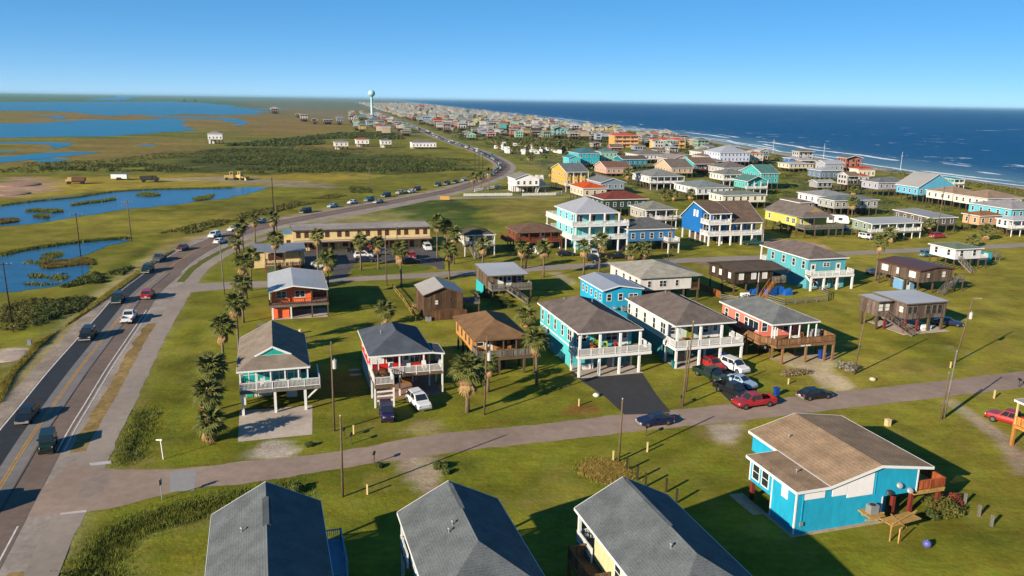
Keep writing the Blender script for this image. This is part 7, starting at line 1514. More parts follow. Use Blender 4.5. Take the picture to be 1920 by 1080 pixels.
for i, poly in enumerate(([(-106.7, 176.4), (-106.9, 180.6), (-104.5, 182.4), (-101.6, 182.8), (-101.6, 185.5), (-98.7, 184.0), (-94.7, 177.4), (-97.9, 177.1), (-99.9, 175.3), (-102.1, 172.7), (-104.4, 173.3)], [(-111.0, 176.0), (-113.4, 190.1), (-110.6, 194.3), (-107.3, 186.9), (-107.7, 183.2), (-106.0, 173.2), (-97.9, 164.7), (-96.6, 169.3), (-94.3, 167.9), (-92.3, 158.1), (-94.8, 156.6), (-99.2, 157.6), (-101.8, 164.4)])):
    if i == 0: q_ = scatter(poly, 9000, 30); blades('reeds', q_, .5, .07, MGR, 'tongue of olive marsh grass reaching into the near pond', 30)
    else: q_ = scatter(poly, 2200, 31, 3.5); blades('reeds', q_, .45, .09, GRN, 'scattered dark reed tufts in the near pond', 31)
s1_ = scatter([(-69.8, 1016.3), (-4.1, 1227.0), (74.7, 1021.2), (101.2, 863.5), (50.5, 684.6), (-2.2, 739.8), (-54.2, 789.5)], 1700, 40, 18); leaf_mesh('scrub', s1_, g0.uniform(.8, 2.2, len(s1_)), 24, .6, SCRD, label='dark bushes and low trees among the distant houses')
q_ = []
for yy in np.linspace(520, 3400, 3800):
    x0 = np.interp(yy, [p[1] for p in HWC], [p[0] for p in HWC])+16; x1 = np.interp(yy, shy, shx)-30; q_.append((rnd.uniform(x0, x1), yy+rnd.uniform(-8, 8), 0))
leaf_mesh('scrub', q_, g0.uniform(1.0, 3.0, len(q_)), 20, .8, SCRD, seed=5, label='dark trees and bushes between the far rows of houses')
s1_ = scatter([(27.7, 355.6), (53.9, 365.2), (74.2, 352.0), (69.3, 322.3), (56.7, 360.1), (51.6, 395.7)]+[(105.3, 274.2), (133.5, 313.9), (157.9, 325.5)], 420, 41, 10); leaf_mesh('scrub', s1_, g0.uniform(.5, 1.3, len(s1_)), 30, .3, SCRD, label='garden bushes among the middle houses')
s1_ = scatter([(174.5, 555.8), (162.3, 497.8), (175.3, 481.1), (164.5, 444.6), (148.8, 426.4), (145.0, 441.1), (149.9, 476.1)], 420, 42, 12); leaf_mesh('scrub', s1_, g0.uniform(.5, 1.2, len(s1_)), 26, .35, SCR, label='dune scrub behind the cream beach house')
s1_ = scatter([(224.1, 490.6), (237.0, 483.8), (218.4, 454.3), (211.8, 461.4)]+[(241.9, 413.9), (245.3, 386.1), (228.5, 359.0), (224.4, 374.4)], 420, 43); leaf_mesh('scrub', s1_, g0.uniform(.4, .9, len(s1_)), 24, .3, SCR, label='low dune scrub above the surf at the right')
def bush(p, r_, mt, label, per=260, size=.13, name='bush', squash=.8, n=7, seed=1):
    rr = random.Random(seed+int(p[0]*10)); c_ = [(p[0]+rr.uniform(-1,1)*r_*.6, p[1]+rr.uniform(-1,1)*r_*.6, rr.uniform(0,.4)*r_) for _ in range(n)]
    o = leaf_mesh(name, c_, [r_*rr.uniform(.45,.7) for _ in c_], per//n*3, size, mt, squash, seed); tag(o, label, 'bush'); return o
BRB_ = mat('dead_bush_twigs', (.17,.125,.085), rough=.95, var=.35, scale=1.5, c2=(.27,.20,.13), spec=.05)
p = (39.4, 109.4); c_ = [(p[0]+math.cos(YAW)*i*.45, p[1]+math.sin(YAW)*i*.45, .25) for i in range(9)]; tag(leaf_mesh('hedge', c_, [.75]*9, 130, .12, BRB_), 'long brown dried hedge before the coral house', 'hedge')
bush((49.5, 112.5), 1.5, mat('grey_bush_leaves',(.16,.15,.12),rough=.9,var=.4,scale=2,c2=(.25,.23,.19)), 'grey brown bush at the foot of the pole by the coral house', 420)
bush((42.1, 70.2), 1.7, SCR, 'olive bush with red flowers behind it by the vivid blue house', 420); bush((40.0, 69.2), .9, SCRD, 'small dark bush left of the olive bush'); bush((44.0, 72.3), 1.0, mat('red_flowers',(.28,.03,.02),rough=.8,var=.4,scale=3,c2=(.20,.06,.03)), 'red flowering bush by the timber deck posts')
for p, r_, lb in (((-22.4, 82.9),.55,'small dark shrub on the verge left of the driveway apron'),((-21.0, 72.7),.8,'dark shrub behind the left grey roof'),((-7.1, 78.1),.8,'dark green shrub at the edge of the worn drive'),((-6.4, 76.8),.5,'lower dark shrub at the edge of the worn drive'),((-13.7, 78.0),.4,'tiny bush at the roadside by the worn drive'),((85.2, 176.1),1.6,'rusty bush under the brown board house'),((111.5, 232.8),1.8,'bush under the palms by the grey green house'),((138.4, 251.6),1.6,'dark round bush under the flat roofed dark house')):
    bush(p, r_, SCRD if 'rusty' not in lb else BRB_, lb)
for i, (x, y, _) in enumerate(scatter([(-11.3, 161.1), (-7.7, 161.4), (-6.2, 152.3), (-9.4, 152.1)]+[(-4.2, 154.7), (2.6, 148.7), (0.1, 144.5)], 4, 3)): bush((x, y), 1.1, SCRD, ('dark yard bush behind the plank cabin deck','second yard bush by the turquoise panel','third yard bush in the cabin shade','yard bush nearest the orange tan roof')[i])
o = bush((-17.7, 143.4), .9, mat('dry_cane',(.30,.20,.09),rough=.9,var=.4,scale=2), 'dry yellow cane bush at the left corner of the plank cabin', squash=1.6)

for i, (ln, nm) in enumerate((([(-175.6, 272.1), (-171.6, 284.0), (-163.6, 297.4), (-158.6, 317.2), (-147.3, 326.7), (-133.7, 332.8), (-119.2, 337.9)], 'dark reeds along the far bank of the long pond'), ([(-121.9, 186.5), (-121.1, 192.8), (-117.8, 199.2), (-113.4, 205.7), (-109.0, 210.0), (-104.0, 212.8)], 'dark reeds along the far bank of the near pond'))):
    blades('reeds', ditchpts(ln, 5500 if i < 2 else 1100, .6, 50+i), .7, .08, GRN, nm, 50+i)
# ================================================================ utility poles
POLEW = woodm('pole_wood', '#84715c', .6); POLED = woodm('dark_pole_wood', '#4a4038', .6); INSU = mat('insulator', (.5,.5,.5), rough=.3, var=0)
def pole(p, h, label, arms=0, tr=False, lean=(0,0), r_=.15, mt=None, lamp=False, yaw=None):
    mt = mt or POLEW; t = empty('utility_pole', (p[0], p[1], float(gz(p[0],p[1]))), 0); tag(t, label, 'utility pole')
    b = MB(); tp = (lean[0], lean[1], h); b.tube([(0,0,-.4),tp],[r_,r_*.72],8); b.build('pole', mt, t, True); yw = yaw if yaw is not None else R(107)
    for i in range(arms):
        z = h-.35-i*.9; b = MB(); f = z/h; cx_, cy_ = lean[0]*f, lean[1]*f; dx, dy = math.cos(yw+math.pi/2)*1.2, math.sin(yw+math.pi/2)*1.2
        b.bar((cx_-dx,cy_-dy,z),(cx_+dx,cy_+dy,z),.1,.12); a_ = b.build('crossarm', mt, t)
        for k in (-1, -.45, .45, 1): n_ = MB(); n_.tube([(cx_+dx*k,cy_+dy*k,z+.06),(cx_+dx*k,cy_+dy*k,z+.24)],[.06,.04],6); n_.build('insulator', INSU, a_)
    if tr: b = MB(); f = (h-2.6)/h; b.tube([(lean[0]*f+.34,lean[1]*f-.1,h-3.2),(lean[0]*f+.34,lean[1]*f-.1,h-2.2)],[.24,.24],10); b.tube([(lean[0]*f+.34,lean[1]*f-.1,h-2.2),(lean[0]*f+.34,lean[1]*f-.1,h-2.0)],[.06,.04],6); b.build('transformer', INSU, t)
    if lamp: b = MB(); b.bar((lean[0],lean[1],h-.1),(lean[0]+.9,lean[1]-.3,h+.1),.06); b.ball((lean[0]+1.0,lean[1]-.33,h+.05),.2,8,.5); b.build('lamp_head', GREYM, t)
    if arms == 0 and not tr and not lamp: b = MB(); b.tube([(lean[0],lean[1],h),(lean[0],lean[1],h+.1)],[r_*.8,r_*.4],8); b.build('pole_cap', GREYM, t)
    return t
for (x, y, h), lb, ar, tr, ln, mt in (((-16.2, 71.4, 8.45),'plain pole below the street in front of the worn drive',0,0,(.05,0),POLEW),((-20.5, 87.2, 10.94),'pole with white transformer between the teal and red houses',0,1,(0,0),POLEW),((-3.2, 92.9, 10.32),'pole with pale transformer before the orange tan house',0,1,(.3,0),POLEW),((11.9, 80.4, 7.2),'plain pole at the street edge right of the worn lawn',0,0,(.1,0),POLEW),
    ((22.2, 96.9, 8.02),'left pole of the pair by the black driveway',0,0,(.2,0),POLEW),((23.7, 102.2, 9.88),'right taller pole of the pair by the black driveway',0,0,(.4,0),POLEW),((49.9, 110.6, 10.57),'leaning pole by the grey bush and the coral house',0,0,(.7,-.2),POLEW),((67.9, 116.9, 10.26),'leaning pole with white lamp box on the right lawn',0,1,(1.2,-.3),POLEW),
    ((54.0, 94.0, 6.05),'short brace pole beside the tall one at the right street edge',0,0,(.2,.1),POLEW),((54.5, 94.3, 8.84),'grey pole at the right street edge by the dirt drive',0,0,(.4,0),GWOOD),((-84.5, 130.1, 10.4),'tall dark pole at the left edge by the near pond',1,0,(-.2,0),POLED),((-102.4, 186.1, 10.56),'dark pole standing in the tongue of marsh grass',1,0,(-.1,0),POLED),((-101.1, 209.1, 10.77),'pole with crossarm at the right tip of the near pond',1,0,(-.3,0),POLEW),
    ((-68.3, 226.6, 15.81),'very tall dark pole behind the office palms',0,0,(0,0),POLED),((-68.2, 228.5, 8.65),'shorter pole right of the very tall dark pole',0,0,(0,0),POLEW),((-59.4, 330.0, 10.26),'lone pole on the marsh side of the bend',1,0,(.2,0),POLEW),((-19.5, 401.7, 12.72),'left one of three tall poles at the bend',0,0,(0,0),POLED),((-17.7, 406.7, 12.44),'middle one of three tall poles at the bend',0,0,(0,0),POLED),((-16.0, 411.9, 12.37),'right one of three tall poles at the bend',0,0,(0,0),POLED),
    ((-94.7, 655.0, 12.69),'left one of two pale poles by the bay side houses',1,0,(0,0),POLEW),((-98.3, 701.7, 9.44),'right one of two pale poles by the bay side houses',1,0,(0,0),POLEW),((-140.3, 688.4, 9.26),'pale pole left of the orange roofed bay side house',1,0,(0,0),POLEW),((-56.2, 151.9, 10.06),'grey pole at the corner of lane and back street',0,0,(-.3,0),GWOOD),((-26.0, 162.0, 10.66),'slim pole on the verge below the motel',0,0,(-.2,0),POLEW),((-26.4, 179.9, 9.77),'pole on the right end of the grass island',1,0,(0,0),POLEW),
    ((38.6, 194.9, 11.05),'pole right of the steel blue house',1,0,(.4,0),POLEW),((125.9, 235.8, 15.37),'pole with white lamp before the dark flat roofed house',1,0,(.6,0),POLEW),((115.0, 286.0, 6.89),'pale green street light before the white joined wing',0,0,(0,0),GWOOD),((14.4, 444.0, 6.79),'thin pole on the lawn behind the white gabled house',1,0,(0,0),POLEW),((68.9, 218.7, 8.18),'slim pole between the royal blue and yellow houses',0,0,(.1,0),POLEW)):
    pole((x, y), h, lb, ar, tr, ln, (.13 if y < 200 else .17), mt, lamp='street light' in lb or 'lamp' in lb)

# ================================================================ fences, posts and small things
def picket(p, q, label, h=1.1, gap=.28, w_=.16):
    t = empty('picket_fence', (p[0], p[1], 0), math.atan2(q[1]-p[1], q[0]-p[0])); tag(t, label, 'fence'); l = math.hypot(q[0]-p[0], q[1]-p[1]); b = MB(); x = 0
    while x < l: b.box(x, x+w_, -.02, .02, .08, h+rnd.uniform(-.02,.02)); x += gap
    o = b.build('pickets', WHITE, t); o['kind'] = 'stuff'
    b = MB(); b.box(0,l,.021,.08,.25,.36); b.box(0,l,.021,.08,h-.35,h-.24); b.build('rail', WHITE, t)
    for i in range(int(l/2.6)+1): pm_ = post(t, min(i*2.6, l), .1, 0, h+.15, WHITE, .15)
picket((-20.0, 322.5), (-0.6, 327.1), 'white picket fence along the side street, left stretch'); picket((3.7, 326.8), (17.6, 331.6), 'white picket fence along the side street, right stretch')
picket((-16.5, 338.4), (-5.9, 360.4), 'white picket fence running back beside the three roadside palms'); picket((17.3, 331.6), (20.6, 336.4), 'short white fence panel before the golden yellow house')
def rail_fence(pts, label, h=1.1, mt=None, step=2.4, boards=3, solid=False):
    mt = mt or PILE; t = empty('wooden_fence', (pts[0][0], pts[0][1], 0)); tag(t, label, 'fence'); ox, oy = pts[0]
    for p, q in zip(pts[:-1], pts[1:]):
        l = math.hypot(q[0]-p[0], q[1]-p[1]); n_ = max(1, int(l/step))
        for i in range(n_+1): post(t, p[0]-ox+(q[0]-p[0])*i/n_, p[1]-oy+(q[1]-p[1])*i/n_, 0, h, mt, .13)
        for k in range(boards):
            z = .25+(h-.35)*k/max(1, boards-1); b = MB(); b.bar((p[0]-ox,p[1]-oy,z),(q[0]-ox,q[1]-oy,z),.05,.14 if not solid else (h-.3)/boards*.92); b.build('board', mt, t)
rail_fence([(50.9, 155.2), (53.1, 151.3), (62.8, 154.9), (65.1, 160.4), (64.2, 163.0)], 'grey wooden yard fence behind the coral house', 1.2, GWOOD)
rail_fence([(38.9, 163.0), (41.2, 157.8), (41.7, 155.6)], 'orange brown board fence below the dark brown house', 1.5, woodm('orange_brown_boards','#a8683a',.66), boards=6, solid=True); rail_fence([(41.7, 155.6), (44.9, 153.7), (47.1, 156.0)], 'low grey fence between the board fence and the tarps', 1., GWOOD)
rail_fence([(-24.5, 159.8), (-20.8, 149.0), (-16.8, 135.4)], 'yellowish wire fence running down to the plank cabin', .9, woodm('pale_fence','#b59a58',.6), 3, 2)
for i, p in enumerate([(12.5, 78.2), (13.3, 76.1), (13.9, 74.6), (15.8, 73.5), (16.4, 71.3)]):
    t = empty('wooden_post', (*p, 0)); tag(t, ('first wooden post of the row by the dry grass','second wooden post of the row, dark','third wooden post of the row above the roof','fourth wooden post, just clear of the dark roof','last wooden post of the row, lowest')[i], 'post'); post(t, 0, 0, -.1, 1.5, POLED, .2)
for i, p in enumerate([(44.9, 72.0), (45.0, 69.7), (45.1, 67.8)]): t = empty('wooden_post', (*p, 0)); tag(t, ('grey post behind the bush by the vivid blue house','middle grey post right of the bush','lone post on the lawn right of the bush')[i], 'post'); post(t, 0, 0, -.1, 1.2, GWOOD, .22)
def stub(p, h, label, mt=None, a=.16, name='marker_post', cat='marker post', cap=True):
    t = empty(name, (*p, 0)); tag(t, label, cat); post(t, 0, 0, -.05, h, mt or CRM, a); 
    if cap: b = MB(); b.box(-a*.65,a*.65,-a*.65,a*.65,h,h+.06); b.build('cap', mt or CRM, t)
stub((-13.9, 72.0), 1.0, 'cream marker post below the plain pole'); stub((-18.1, 86.5), 1.0, 'pale marker post left of the purple car'); stub((8.8, 96.4), .9, 'cream marker post left of the black driveway'); stub((11.3, 80.5), 1.1, 'cream marker post at the foot of the street pole')
stub((65.9, 114.3), .9, 'white marker post near the leaning lamp pole'); stub((65.1, 101.7), 1.1, 'white marker post near the red pickup'); stub((38.8, 105.9), .8, 'pale stub under the dried hedge'); stub((15.4, 82.9), 1.1, 'leaning cream post on the bare patch by the street')
def mailbox(p, label, mt=None):
    t = empty('mailbox', (*p, 0)); tag(t, label, 'mailbox'); post(t, 0, 0, 0, 1.05, PILE, .1); b = MB(); b.box(-.12,.12,-.28,.28,1.05,1.22); b.tube([(0,-.28,1.22),(0,.28,1.22)],[.12,.12],8); b.build('box', mt or DARKM, t)
mailbox((16.0, 87.3), 'mailbox on a pale post below the dark blue coupe'); mailbox((-17.8, 83.7), 'mailbox on the verge by the transformer pole'); mailbox((-14.4, 78.9), 'mailbox at the lower street edge by the worn drive'); mailbox((71.2, 106.2), 'mailbox at the street edge near the right border'); mailbox((22.1, 97.2), 'mailbox at the foot of the pole pair'); mailbox((-18.9, 85.1), 'second mailbox left of the verge mailbox')
def rock(p, s_, label, c_=None, name='rock', cat='rock'):
    b = MB(); b.ball((0,0,s_*.35), s_, 8, .55); o = b.build(name, c_ or SHELL, None, True); o.location = (*p, 0); tag(o, label, cat)
rock((11.4, 100.0), .5, 'white boulder beside the black driveway', mat('white_stone',(.55,.53,.5),rough=.9,var=.1)); rock((51.6, 108.2), .5, 'yellowish white boulder on the lawn above the street', mat('cream_stone',(.5,.46,.3),rough=.9,var=.1))
def ubox(p, label, a=.55, h=.8, mt=None):
    t = empty('utility_box', (*p, 0), YAW); tag(t, label, 'utility box'); b = MB(); b.box(-a/2,a/2,-a/2,a/2,0,h); b.build('cabinet', mt or CRM, t); b = MB(); b.box(-a/2-.03,a/2+.03,-a/2-.03,a/2+.03,h,h+.06); b.build('lid', mt or CRM, t)
ubox((46.2, 91.6), 'pale utility box on the lawn above the vivid blue roof'); ubox((-74.3, 118.0), 'grey utility box by the sand pile at the left', mt=GREYM)
def bin_(p, label, mt, h=1.05):
    t = empty('wheeled_bin', (*p, 0), YAW); tag(t, label, 'bin'); b = MB(); b.add([(-.24,-.26,.08),(.24,-.26,.08),(.24,.26,.08),(-.24,.26,.08),(-.3,-.34,h),(.3,-.34,h),(.3,.34,h),(-.3,.34,h)], [(3,2,1,0),(4,5,6,7),(0,1,5,4),(1,2,6,5),(2,3,7,6),(3,0,4,7)]); b.build('body', mt, t)
    b = MB(); b.box(-.33,.33,-.38,.38,h+.002,h+.07); b.build('lid', mt, t)
    for s_ in (-1,1): w_ = MB(); w_.tube([(s_*.2,.3,.1),(s_*.28,.3,.1)],[.1,.1],8); w_.build('wheel', TYRE, t)
BBL = mat('blue_plastic',(.008,.045,.30),rough=.4,var=0); bin_((47.7, 117.7), 'blue bin under the coral house deck', BBL, 1.3); bin_((32.3, 116.6), 'blue bin under the grey house porch', BBL); bin_((24.0, 112.2), 'teal bin at the front left post of the grey house', mat('teal_plastic',(.01,.16,.16),rough=.4,var=0)); bin_((35.7, 101.4), 'blue bin behind the red street pickup', BBL)
b = MB(); b.ball((0,0,.38),.38,12); b.tube([(0,0,.72),(0,0,.82)],[.1,.08],8); o = b.build('buoy', mat('lilac_plastic',(.10,.11,.34),rough=.4,var=0), None, True); o.location = (*(37.1, 63.9), 0); tag(o, 'lilac blue ball on the lawn below the bush', 'buoy')
t = empty('street_sign', (*(-33.4, 70.3), 0)); tag(t, 'thin sign post seen edge on at the street corner', 'street sign'); post(t, 0, 0, 0, 2.2, GREYM, .07); b = MB(); b.box(-.03,-.002,-.3,.3,1.5,2.1); b.build('sign_plate', GREYM, t)
t = empty('street_sign', (*(-37.0, 79.0), 0)); tag(t, 'leaning white street name sign on the corner lawn', 'street sign'); b = MB(); b.bar((0,0,0),(-.15,.05,2.3),.08); b.build('post', WHITE, t); b = MB(); b.box(-.6,.05,-.02,.02,2.15,2.3); b.build('sign_plate', WHITE, t)
t = empty('road_sign', (*(-26.3, 305.8), 0)); tag(t, 'orange board sign at the side street turn', 'sign'); b = MB(); b.box(-1.8,1.8,-.05,.05,.5,1.9); b.build('sign_plate', mat('orange_sign',(.5,.27,.07),var=.05), t); post(t, -1.3, .12, 0, 1.8, PILE, .12); post(t, 1.3, .12, 0, 1.8, PILE, .12)
b = MB()
for i in range(4): b.box(-.8,.8,i*.42,i*.42+.28,.55,.6)
b.box(-.75,-.65,0,1.6,0,.55); b.box(.65,.75,0,1.6,0,.55); o = b.build('picnic_table', GWOOD); o.location = (*(-41.7, 128.6), 0); o.rotation_euler = (0,0,.3); tag(o, 'grey slatted picnic table on the lawn above the teal house', 'picnic table')
for p, lb in (((-22.4, 108.9),'upper pale stepping slab in the shade between teal and red houses'),((-21.8, 106.8),'lower pale stepping slab between teal and red houses')):
    b = MB(); b.tube([(0,0,0),(0,0,.08)],[.6,.55],8); o = b.build('stepping_slab', CONC); o.location = (*p, 0); o.scale = (1.5,.6,1); o.rotation_euler = (0,0,YAW); tag(o, lb, 'slab')
b = MB(); b.tube([(0,0,0),(0,0,.7)],[.25,.3],8); o = b.build('barrel', CRM); o.location = (*(-34.8, 126.7), 0); tag(o, 'small white barrel on the shaded lawn', 'barrel')
t = empty('garden_shed', (*(83.1, 166.2), 0), R(19)); tag(t, 'pale blue shed with teal roof below the brown board house', 'shed'); wall_part(t, 0, 3.2, 0, 2.6, 0, lambda u,v: 2, wallm('shed_blue','#7fb8e8',.6), top=2.1); roof_parts([[(-.15,-.15,2.15),(3.35,-.15,2.15),(3.35,2.75,2.35),(-.15,2.75,2.35)]], t, mat('shed_teal_roof',(.03,.32,.28),var=.1), WHITE, th=.05, band_h=.06); door(t,'F',1.4,0,0)
t = empty('garden_shed', (*(120.2, 199.6), 0), R(19)); tag(t, 'turquoise hut with open frame right of the small white house', 'shed'); wall_part(t, 0, 1.6, 0, 2, .0, lambda u,v: 2, wallm('turquoise_panel','#35c4d0'), top=2.3)
for u, v in ((3.2,.1),(3.2,2),(4.6,.1),(4.6,2)): post(t, u, v, 0, 2.3, GWOOD, .12)
railing(t, [(1.7,.1),(4.6,.1),(4.6,2),(1.7,2)], 1.2, GWOOD, 1., .25)
# porch furniture, each standing on a deck of a front row house
def on_deck(e, u, v): return (e[0]+math.cos(YAW)*u-math.sin(YAW)*v, e[1]+math.sin(YAW)*u+math.cos(YAW)*v)
E1, E2, E3, E4, E5, E6 = (-33.02, 91.38, 8.6, 14.5), (-18.29, 98.09, 9.9, 12.6), (-5.19, 107.18, 8.1, 13.4), (9.45, 107.8, 10.0, 18.1), (23.94, 112.56, 10.2, 17.5), (38.92, 115.24, 8.6, 14.8)
def chair(p, z, yaw, label, mt):
    t = empty('porch_chair', (p[0], p[1], z), yaw); tag(t, label, 'chair')
    b = MB(); b.box(-.3,.3,-.28,.28,.38,.44); b.build('seat', mt, t); b = MB(); b.add([(-.3,.24,.44),(.3,.24,.44),(.3,.3,.44),(-.3,.3,.44),(-.28,.4,1.05),(.28,.4,1.05),(.28,.45,1.05),(-.28,.45,1.05)],[(3,2,1,0),(4,5,6,7),(0,1,5,4),(1,2,6,5),(2,3,7,6),(3,0,4,7)]); b.build('backrest', mt, t)
    for sx in (-.26, .26):
        b = MB(); b.box(sx-.03,sx+.03,-.28,.3,.6,.65); b.build('armrest', mt, t)
        for sy in (-.24, .26): b = MB(); b.box(sx-.03,sx+.03,sy-.03,sy+.03,0,.6 if sy < 0 else .38); b.build('leg', mt, t)
def table(p, z, label, mt, r_=.55):
    t = empty('porch_table', (p[0], p[1], z), YAW); tag(t, label, 'table'); b = MB(); b.tube([(0,0,.7),(0,0,.75)],[r_,r_],12); b.build('tabletop', mt, t)
    for k in range(4): a = k*math.pi/2+.7; b = MB(); b.bar((math.cos(a)*r_*.7,math.sin(a)*r_*.7,.7),(math.cos(a)*r_*.75,math.sin(a)*r_*.75,0),.06); b.build('leg', mt, t)
PLO = mat('orange_plastic',(.55,.14,.03),rough=.5,var=0); PLL = mat('lime_plastic',(.30,.40,.05),rough=.5,var=0); PLR = mat('red_plastic',(.42,.03,.03),rough=.5,var=0); TEAK = woodm('teak','#9a6a3c',.7)
for e_, u, v, z, yw, lb, mt in ((E4,2.9,1.4,3.2,.4,'orange chair on the aqua house porch',PLO),(E4,4.9,1.6,3.2,-.3,'lime green chair on the aqua house porch',PLL),(E4,6.6,1.4,3.2,.2,'red chair on the aqua house porch',PLR),(E5,1.6,1.2,3.2,1.0,'wooden chair at the left of the grey house porch',TEAK),(E5,3.2,1.3,3.2,-1.2,'wooden chair right of the grey porch table',TEAK),(E5,5.4,1.5,3.2,.2,'brown chair in the middle of the grey house porch',TEAK),
    (E2,1.2,-2.0,2.95,.8,'wooden chair on the projecting red house deck',TEAK),(E2,2.9,.9,3.0,-.2,'white chair by the red house wall',WHITE),(E2,4.2,.8,3.0,.3,'red chair on the red house deck',PLR),(E2,7.4,1.0,3.0,0,'white chair near the right end of the red house deck',WHITE),(E3,2.6,1.2,2.6,.3,'wooden chair at the left of the orange tan porch',TEAK),(E3,5.6,1.4,2.6,-.3,'wooden chair at the right of the orange tan porch',TEAK),(E6,7.2,2.4,2.95,-.4,'orange wooden chair on the coral house deck',TEAK),(E1,3.0,.9,3.1,.2,'white chair on the teal house porch',WHITE)):
    p = on_deck(e_, u, v); chair(p, z, YAW+yw, lb, mt)
table(on_deck(E5,2.4,1.0), 3.2, 'wooden table on the grey house porch', TEAK); table(on_deck(E2,1.5,-1.0), 2.95, 'round table on the projecting red house deck', TEAK, .5); table(on_deck(E3,4.1,1.2), 2.6, 'wooden table on the orange tan house porch', TEAK)
def store(p, label, w_, d_, h_, mt, yaw=YAW): 
    t = empty('storage_box', (p[0], p[1], 0.06), yaw); tag(t, label, 'storage box'); b = MB(); b.box(-w_/2,w_/2,-d_/2,d_/2,0,h_); b.build('body', mt, t); b = MB(); b.box(-w_/2-.04,w_/2+.04,-d_/2-.04,d_/2+.04,h_,h_+.07); b.build('lid', mt, t)
store(on_deck(E4,2.4,2.6), 'white deck box under the aqua house', 1.3, .6, .7, WHITE); store(on_deck(E4,6.2,2.9), 'grey locker under the aqua house', .9, .6, 1.5, GREYM); store(on_deck(E5,2.2,2.2), 'dark locker under the grey house', 1.2, .7, 1.3, DARKM); store(on_deck(E2,5.6,4.6), 'brown trunk under the red house', 1.4, .7, .6, TEAK); store(on_deck(E1,6.4,5.0), 'white chest freezer under the teal house', 1.3, .7, .9, WHITE); store(on_deck(E3,4.6,4.4), 'dark crate under the orange tan house', 1.4, .9, .8, DARKM); store(on_deck(E6,4.2,6.0), 'grey chest under the coral house', 1.3, .8, .8, GREYM)
# earthmovers and trailers on the bare ground by the pond
CATY = mat('machine_yellow',(.50,.36,.12),rough=.5,var=.15); RUSTY = mat('rusty_brown',(.15,.055,.03),rough=.8,var=.3)
def machine(p, yaw, label, mt, kind):
    t = empty(kind, (*p, 0), yaw); tag(t, label, kind.replace('_',' ')); b = MB()
    if kind == 'wheel_loader':
        b.box(-3,1.2,-1.1,1.1,1.0,2.2); b.box(1.0,2.6,-.9,.9,.9,1.6); b.build('chassis', mt, t); b = MB(); b.box(-.6,1.0,-.8,.8,2.2,3.8); b.build('cab', mt, t); window(t,'F',.2,-.8,2.6,1.0,1.0,mt)
        b = MB(); b.bar((1.6,0,1.5),(3.8,0,.9),.3); b.add([(3.6,-1.4,.1),(3.6,1.4,.1),(3.6,1.4,1.5),(3.6,-1.4,1.5),(4.8,-1.4,.1),(4.8,1.4,.1),(4.0,1.4,1.6),(4.0,-1.4,1.6)],[(0,1,2,3),(4,7,6,5),(0,4,5,1),(3,2,6,7),(0,3,7,4),(1,5,6,2)]); b.build('bucket', mt, t); xs_ = (-1.9, 1.8)
    elif kind == 'dump_truck':
        b.box(-3.6,2.8,-.9,.9,.9,1.2); b.build('chassis', DARKM, t); b = MB(); b.add([(-3.8,-1.2,1.25),(1.0,-1.2,1.25),(1.0,1.2,1.25),(-3.8,1.2,1.25),(-4.1,-1.3,2.7),(1.1,-1.3,2.9),(1.1,1.3,2.9),(-4.1,1.3,2.7)],[(3,2,1,0),(4,5,6,7),(0,1,5,4),(1,2,6,5),(2,3,7,6),(3,0,4,7)]); b.build('tipper_body', mt, t); b = MB(); b.box(1.2,2.8,-1.1,1.1,1.2,2.9); b.box(2.8,3.7,-.9,.9,1.1,2.0); b.build('cab', CATY if mt is RUSTY else mt, t); window(t,'R',0,2.8,2.1,1.6,.6,DARKM); xs_ = (-2.6, 2.6)
    else:
        b.box(-3.4,3.4,-1.2,1.2,.7,2.6); b.build('body', mt, t); b = MB(); b.box(-3.45,3.45,-1.25,1.25,2.602,2.7); b.build('roof', mat('blue_tarp_roof',(.1,.25,.45),var=.1), t); b = MB(); b.bar((3.4,0,.6),(4.8,0,.5),.12); b.build('tow_bar', DARKM, t); xs_ = (-.5, .5)
    for x in xs_:
        for s_ in (-1, 1): w_ = MB(); w_.tube([(x,s_*1.25,.65),(x,s_*.85,.65)],[.65,.65],14); w_.build('wheel', TYRE, t)
machine((-130.8, 371.5), R(15), 'yellow wheel loader on the sandy ground by the scrub', CATY, 'wheel_loader'); machine((-127.0, 372.2), R(-20), 'second yellow loader nose to tail with the first', CATY, 'wheel_loader'); machine((-187.9, 343.6), R(195), 'rusty brown tipper truck by the pinkish soil heap', RUSTY, 'dump_truck'); machine((-178.4, 363.3), R(8), 'white box trailer with blue roof beyond the long pond', WHITE, 'trailer'); machine((-161.3, 355.7), R(15), 'dark green black truck right of the white trailer', mat('dark_machine',(.03,.035,.03),var=.2), 'dump_truck')
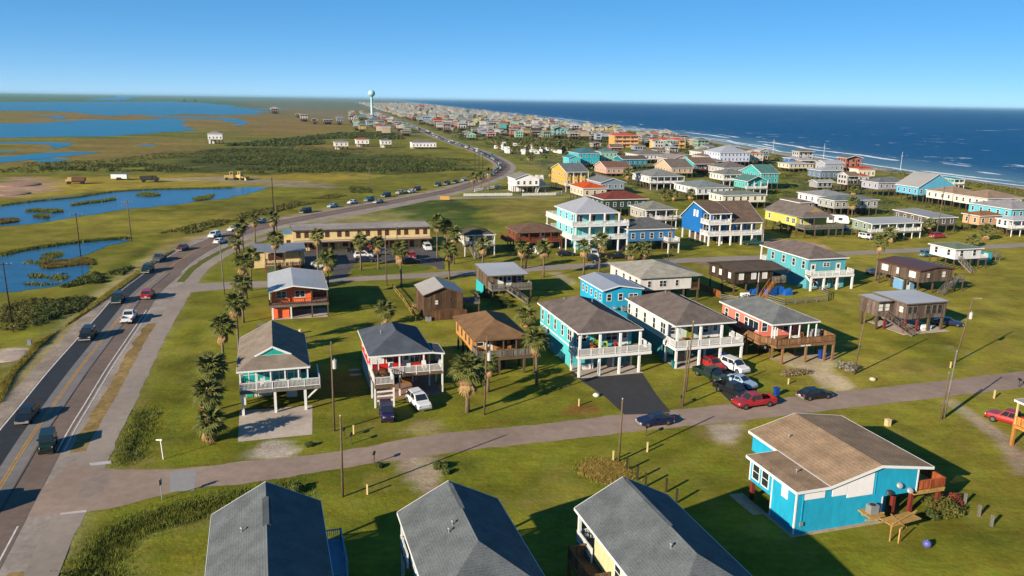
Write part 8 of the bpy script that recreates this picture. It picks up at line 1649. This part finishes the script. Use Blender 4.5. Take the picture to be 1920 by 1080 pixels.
for i, (p, s_) in enumerate((((-208.5, 336.5), 9), ((-192.7, 306.0), 7), ((-73.9, 112.4), 3))):
    b = MB(); b.ball((0,0,0), s_, 18, .09); o = b.build('soil_heap', mat('pink_soil',(.32,.19,.13),rough=.95,var=.3,scale=.6) if i < 2 else mat('pale_sand',(.42,.33,.27),rough=.95,var=.2,scale=.8), None, True); o.location = (*p, 0); tag(o, ('wide pinkish soil heap at the left beyond the pond','lower pinkish soil heap at the left edge','pale sand heap beside the highway')[i], 'soil heap')
s1_ = scatter([(124.9, 394.8), (153.5, 419.9), (156.4, 334.3), (175.4, 327.9), (167.3, 268.9), (131.4, 243.2), (111.0, 274.9), (104.1, 327.1)], 420, 46, 9); leaf_mesh('scrub', s1_, g0.uniform(.4, 1.3, len(s1_)), 28, .28, SCRD, label='yard bushes between the right hand houses')
s1_ = scatter([(37.9, 357.2), (67.4, 460.1), (117.6, 555.4), (106.8, 434.2), (85.7, 401.4), (58.4, 396.8)], 260, 47, 9); leaf_mesh('scrub', s1_, g0.uniform(.4, 1.3, len(s1_)), 28, .28, SCRD, label='yard bushes between the central houses')
# thin surf masts
for i, p in enumerate(((226.8, 593.9), (238.4, 498.2), (208.3, 653.1))):
    t = empty('mast', (*p, 0)); tag(t, ('thin white mast behind the slate blue house','thin white mast left of the aqua gable','thin white mast at the surf above the cream beach house')[i], 'mast'); b = MB(); b.tube([(0,0,0),(0,0,11)],[.12,.06],6); b.build('pole', WHITE, t); b = MB(); b.bar((-.8,0,8.5),(.8,0,8.5),.08); b.build('crossarm', WHITE, t)

# ================================================================ sea air
HZ = 0.00004
b = MB(); b.box(-30000, 62000, -75, 70000, -4.5, 58); o = b.build('haze', None); o['kind'] = 'stuff'; o['label'] = 'faint pale sea haze over the whole coast'
hm_ = bpy.data.materials.new('haze_air'); hm_.use_nodes = True; t_ = hm_.node_tree; t_.nodes.clear(); ou = t_.nodes.new('ShaderNodeOutputMaterial'); pv = t_.nodes.new('ShaderNodeVolumePrincipled')
pv.inputs['Density'].default_value = HZ; pv.inputs['Color'].default_value = (.45,.78,1,1); pv.inputs['Anisotropy'].default_value = .2
t_.links.new(pv.outputs[0], ou.inputs['Volume']); o.data.materials.append(hm_)
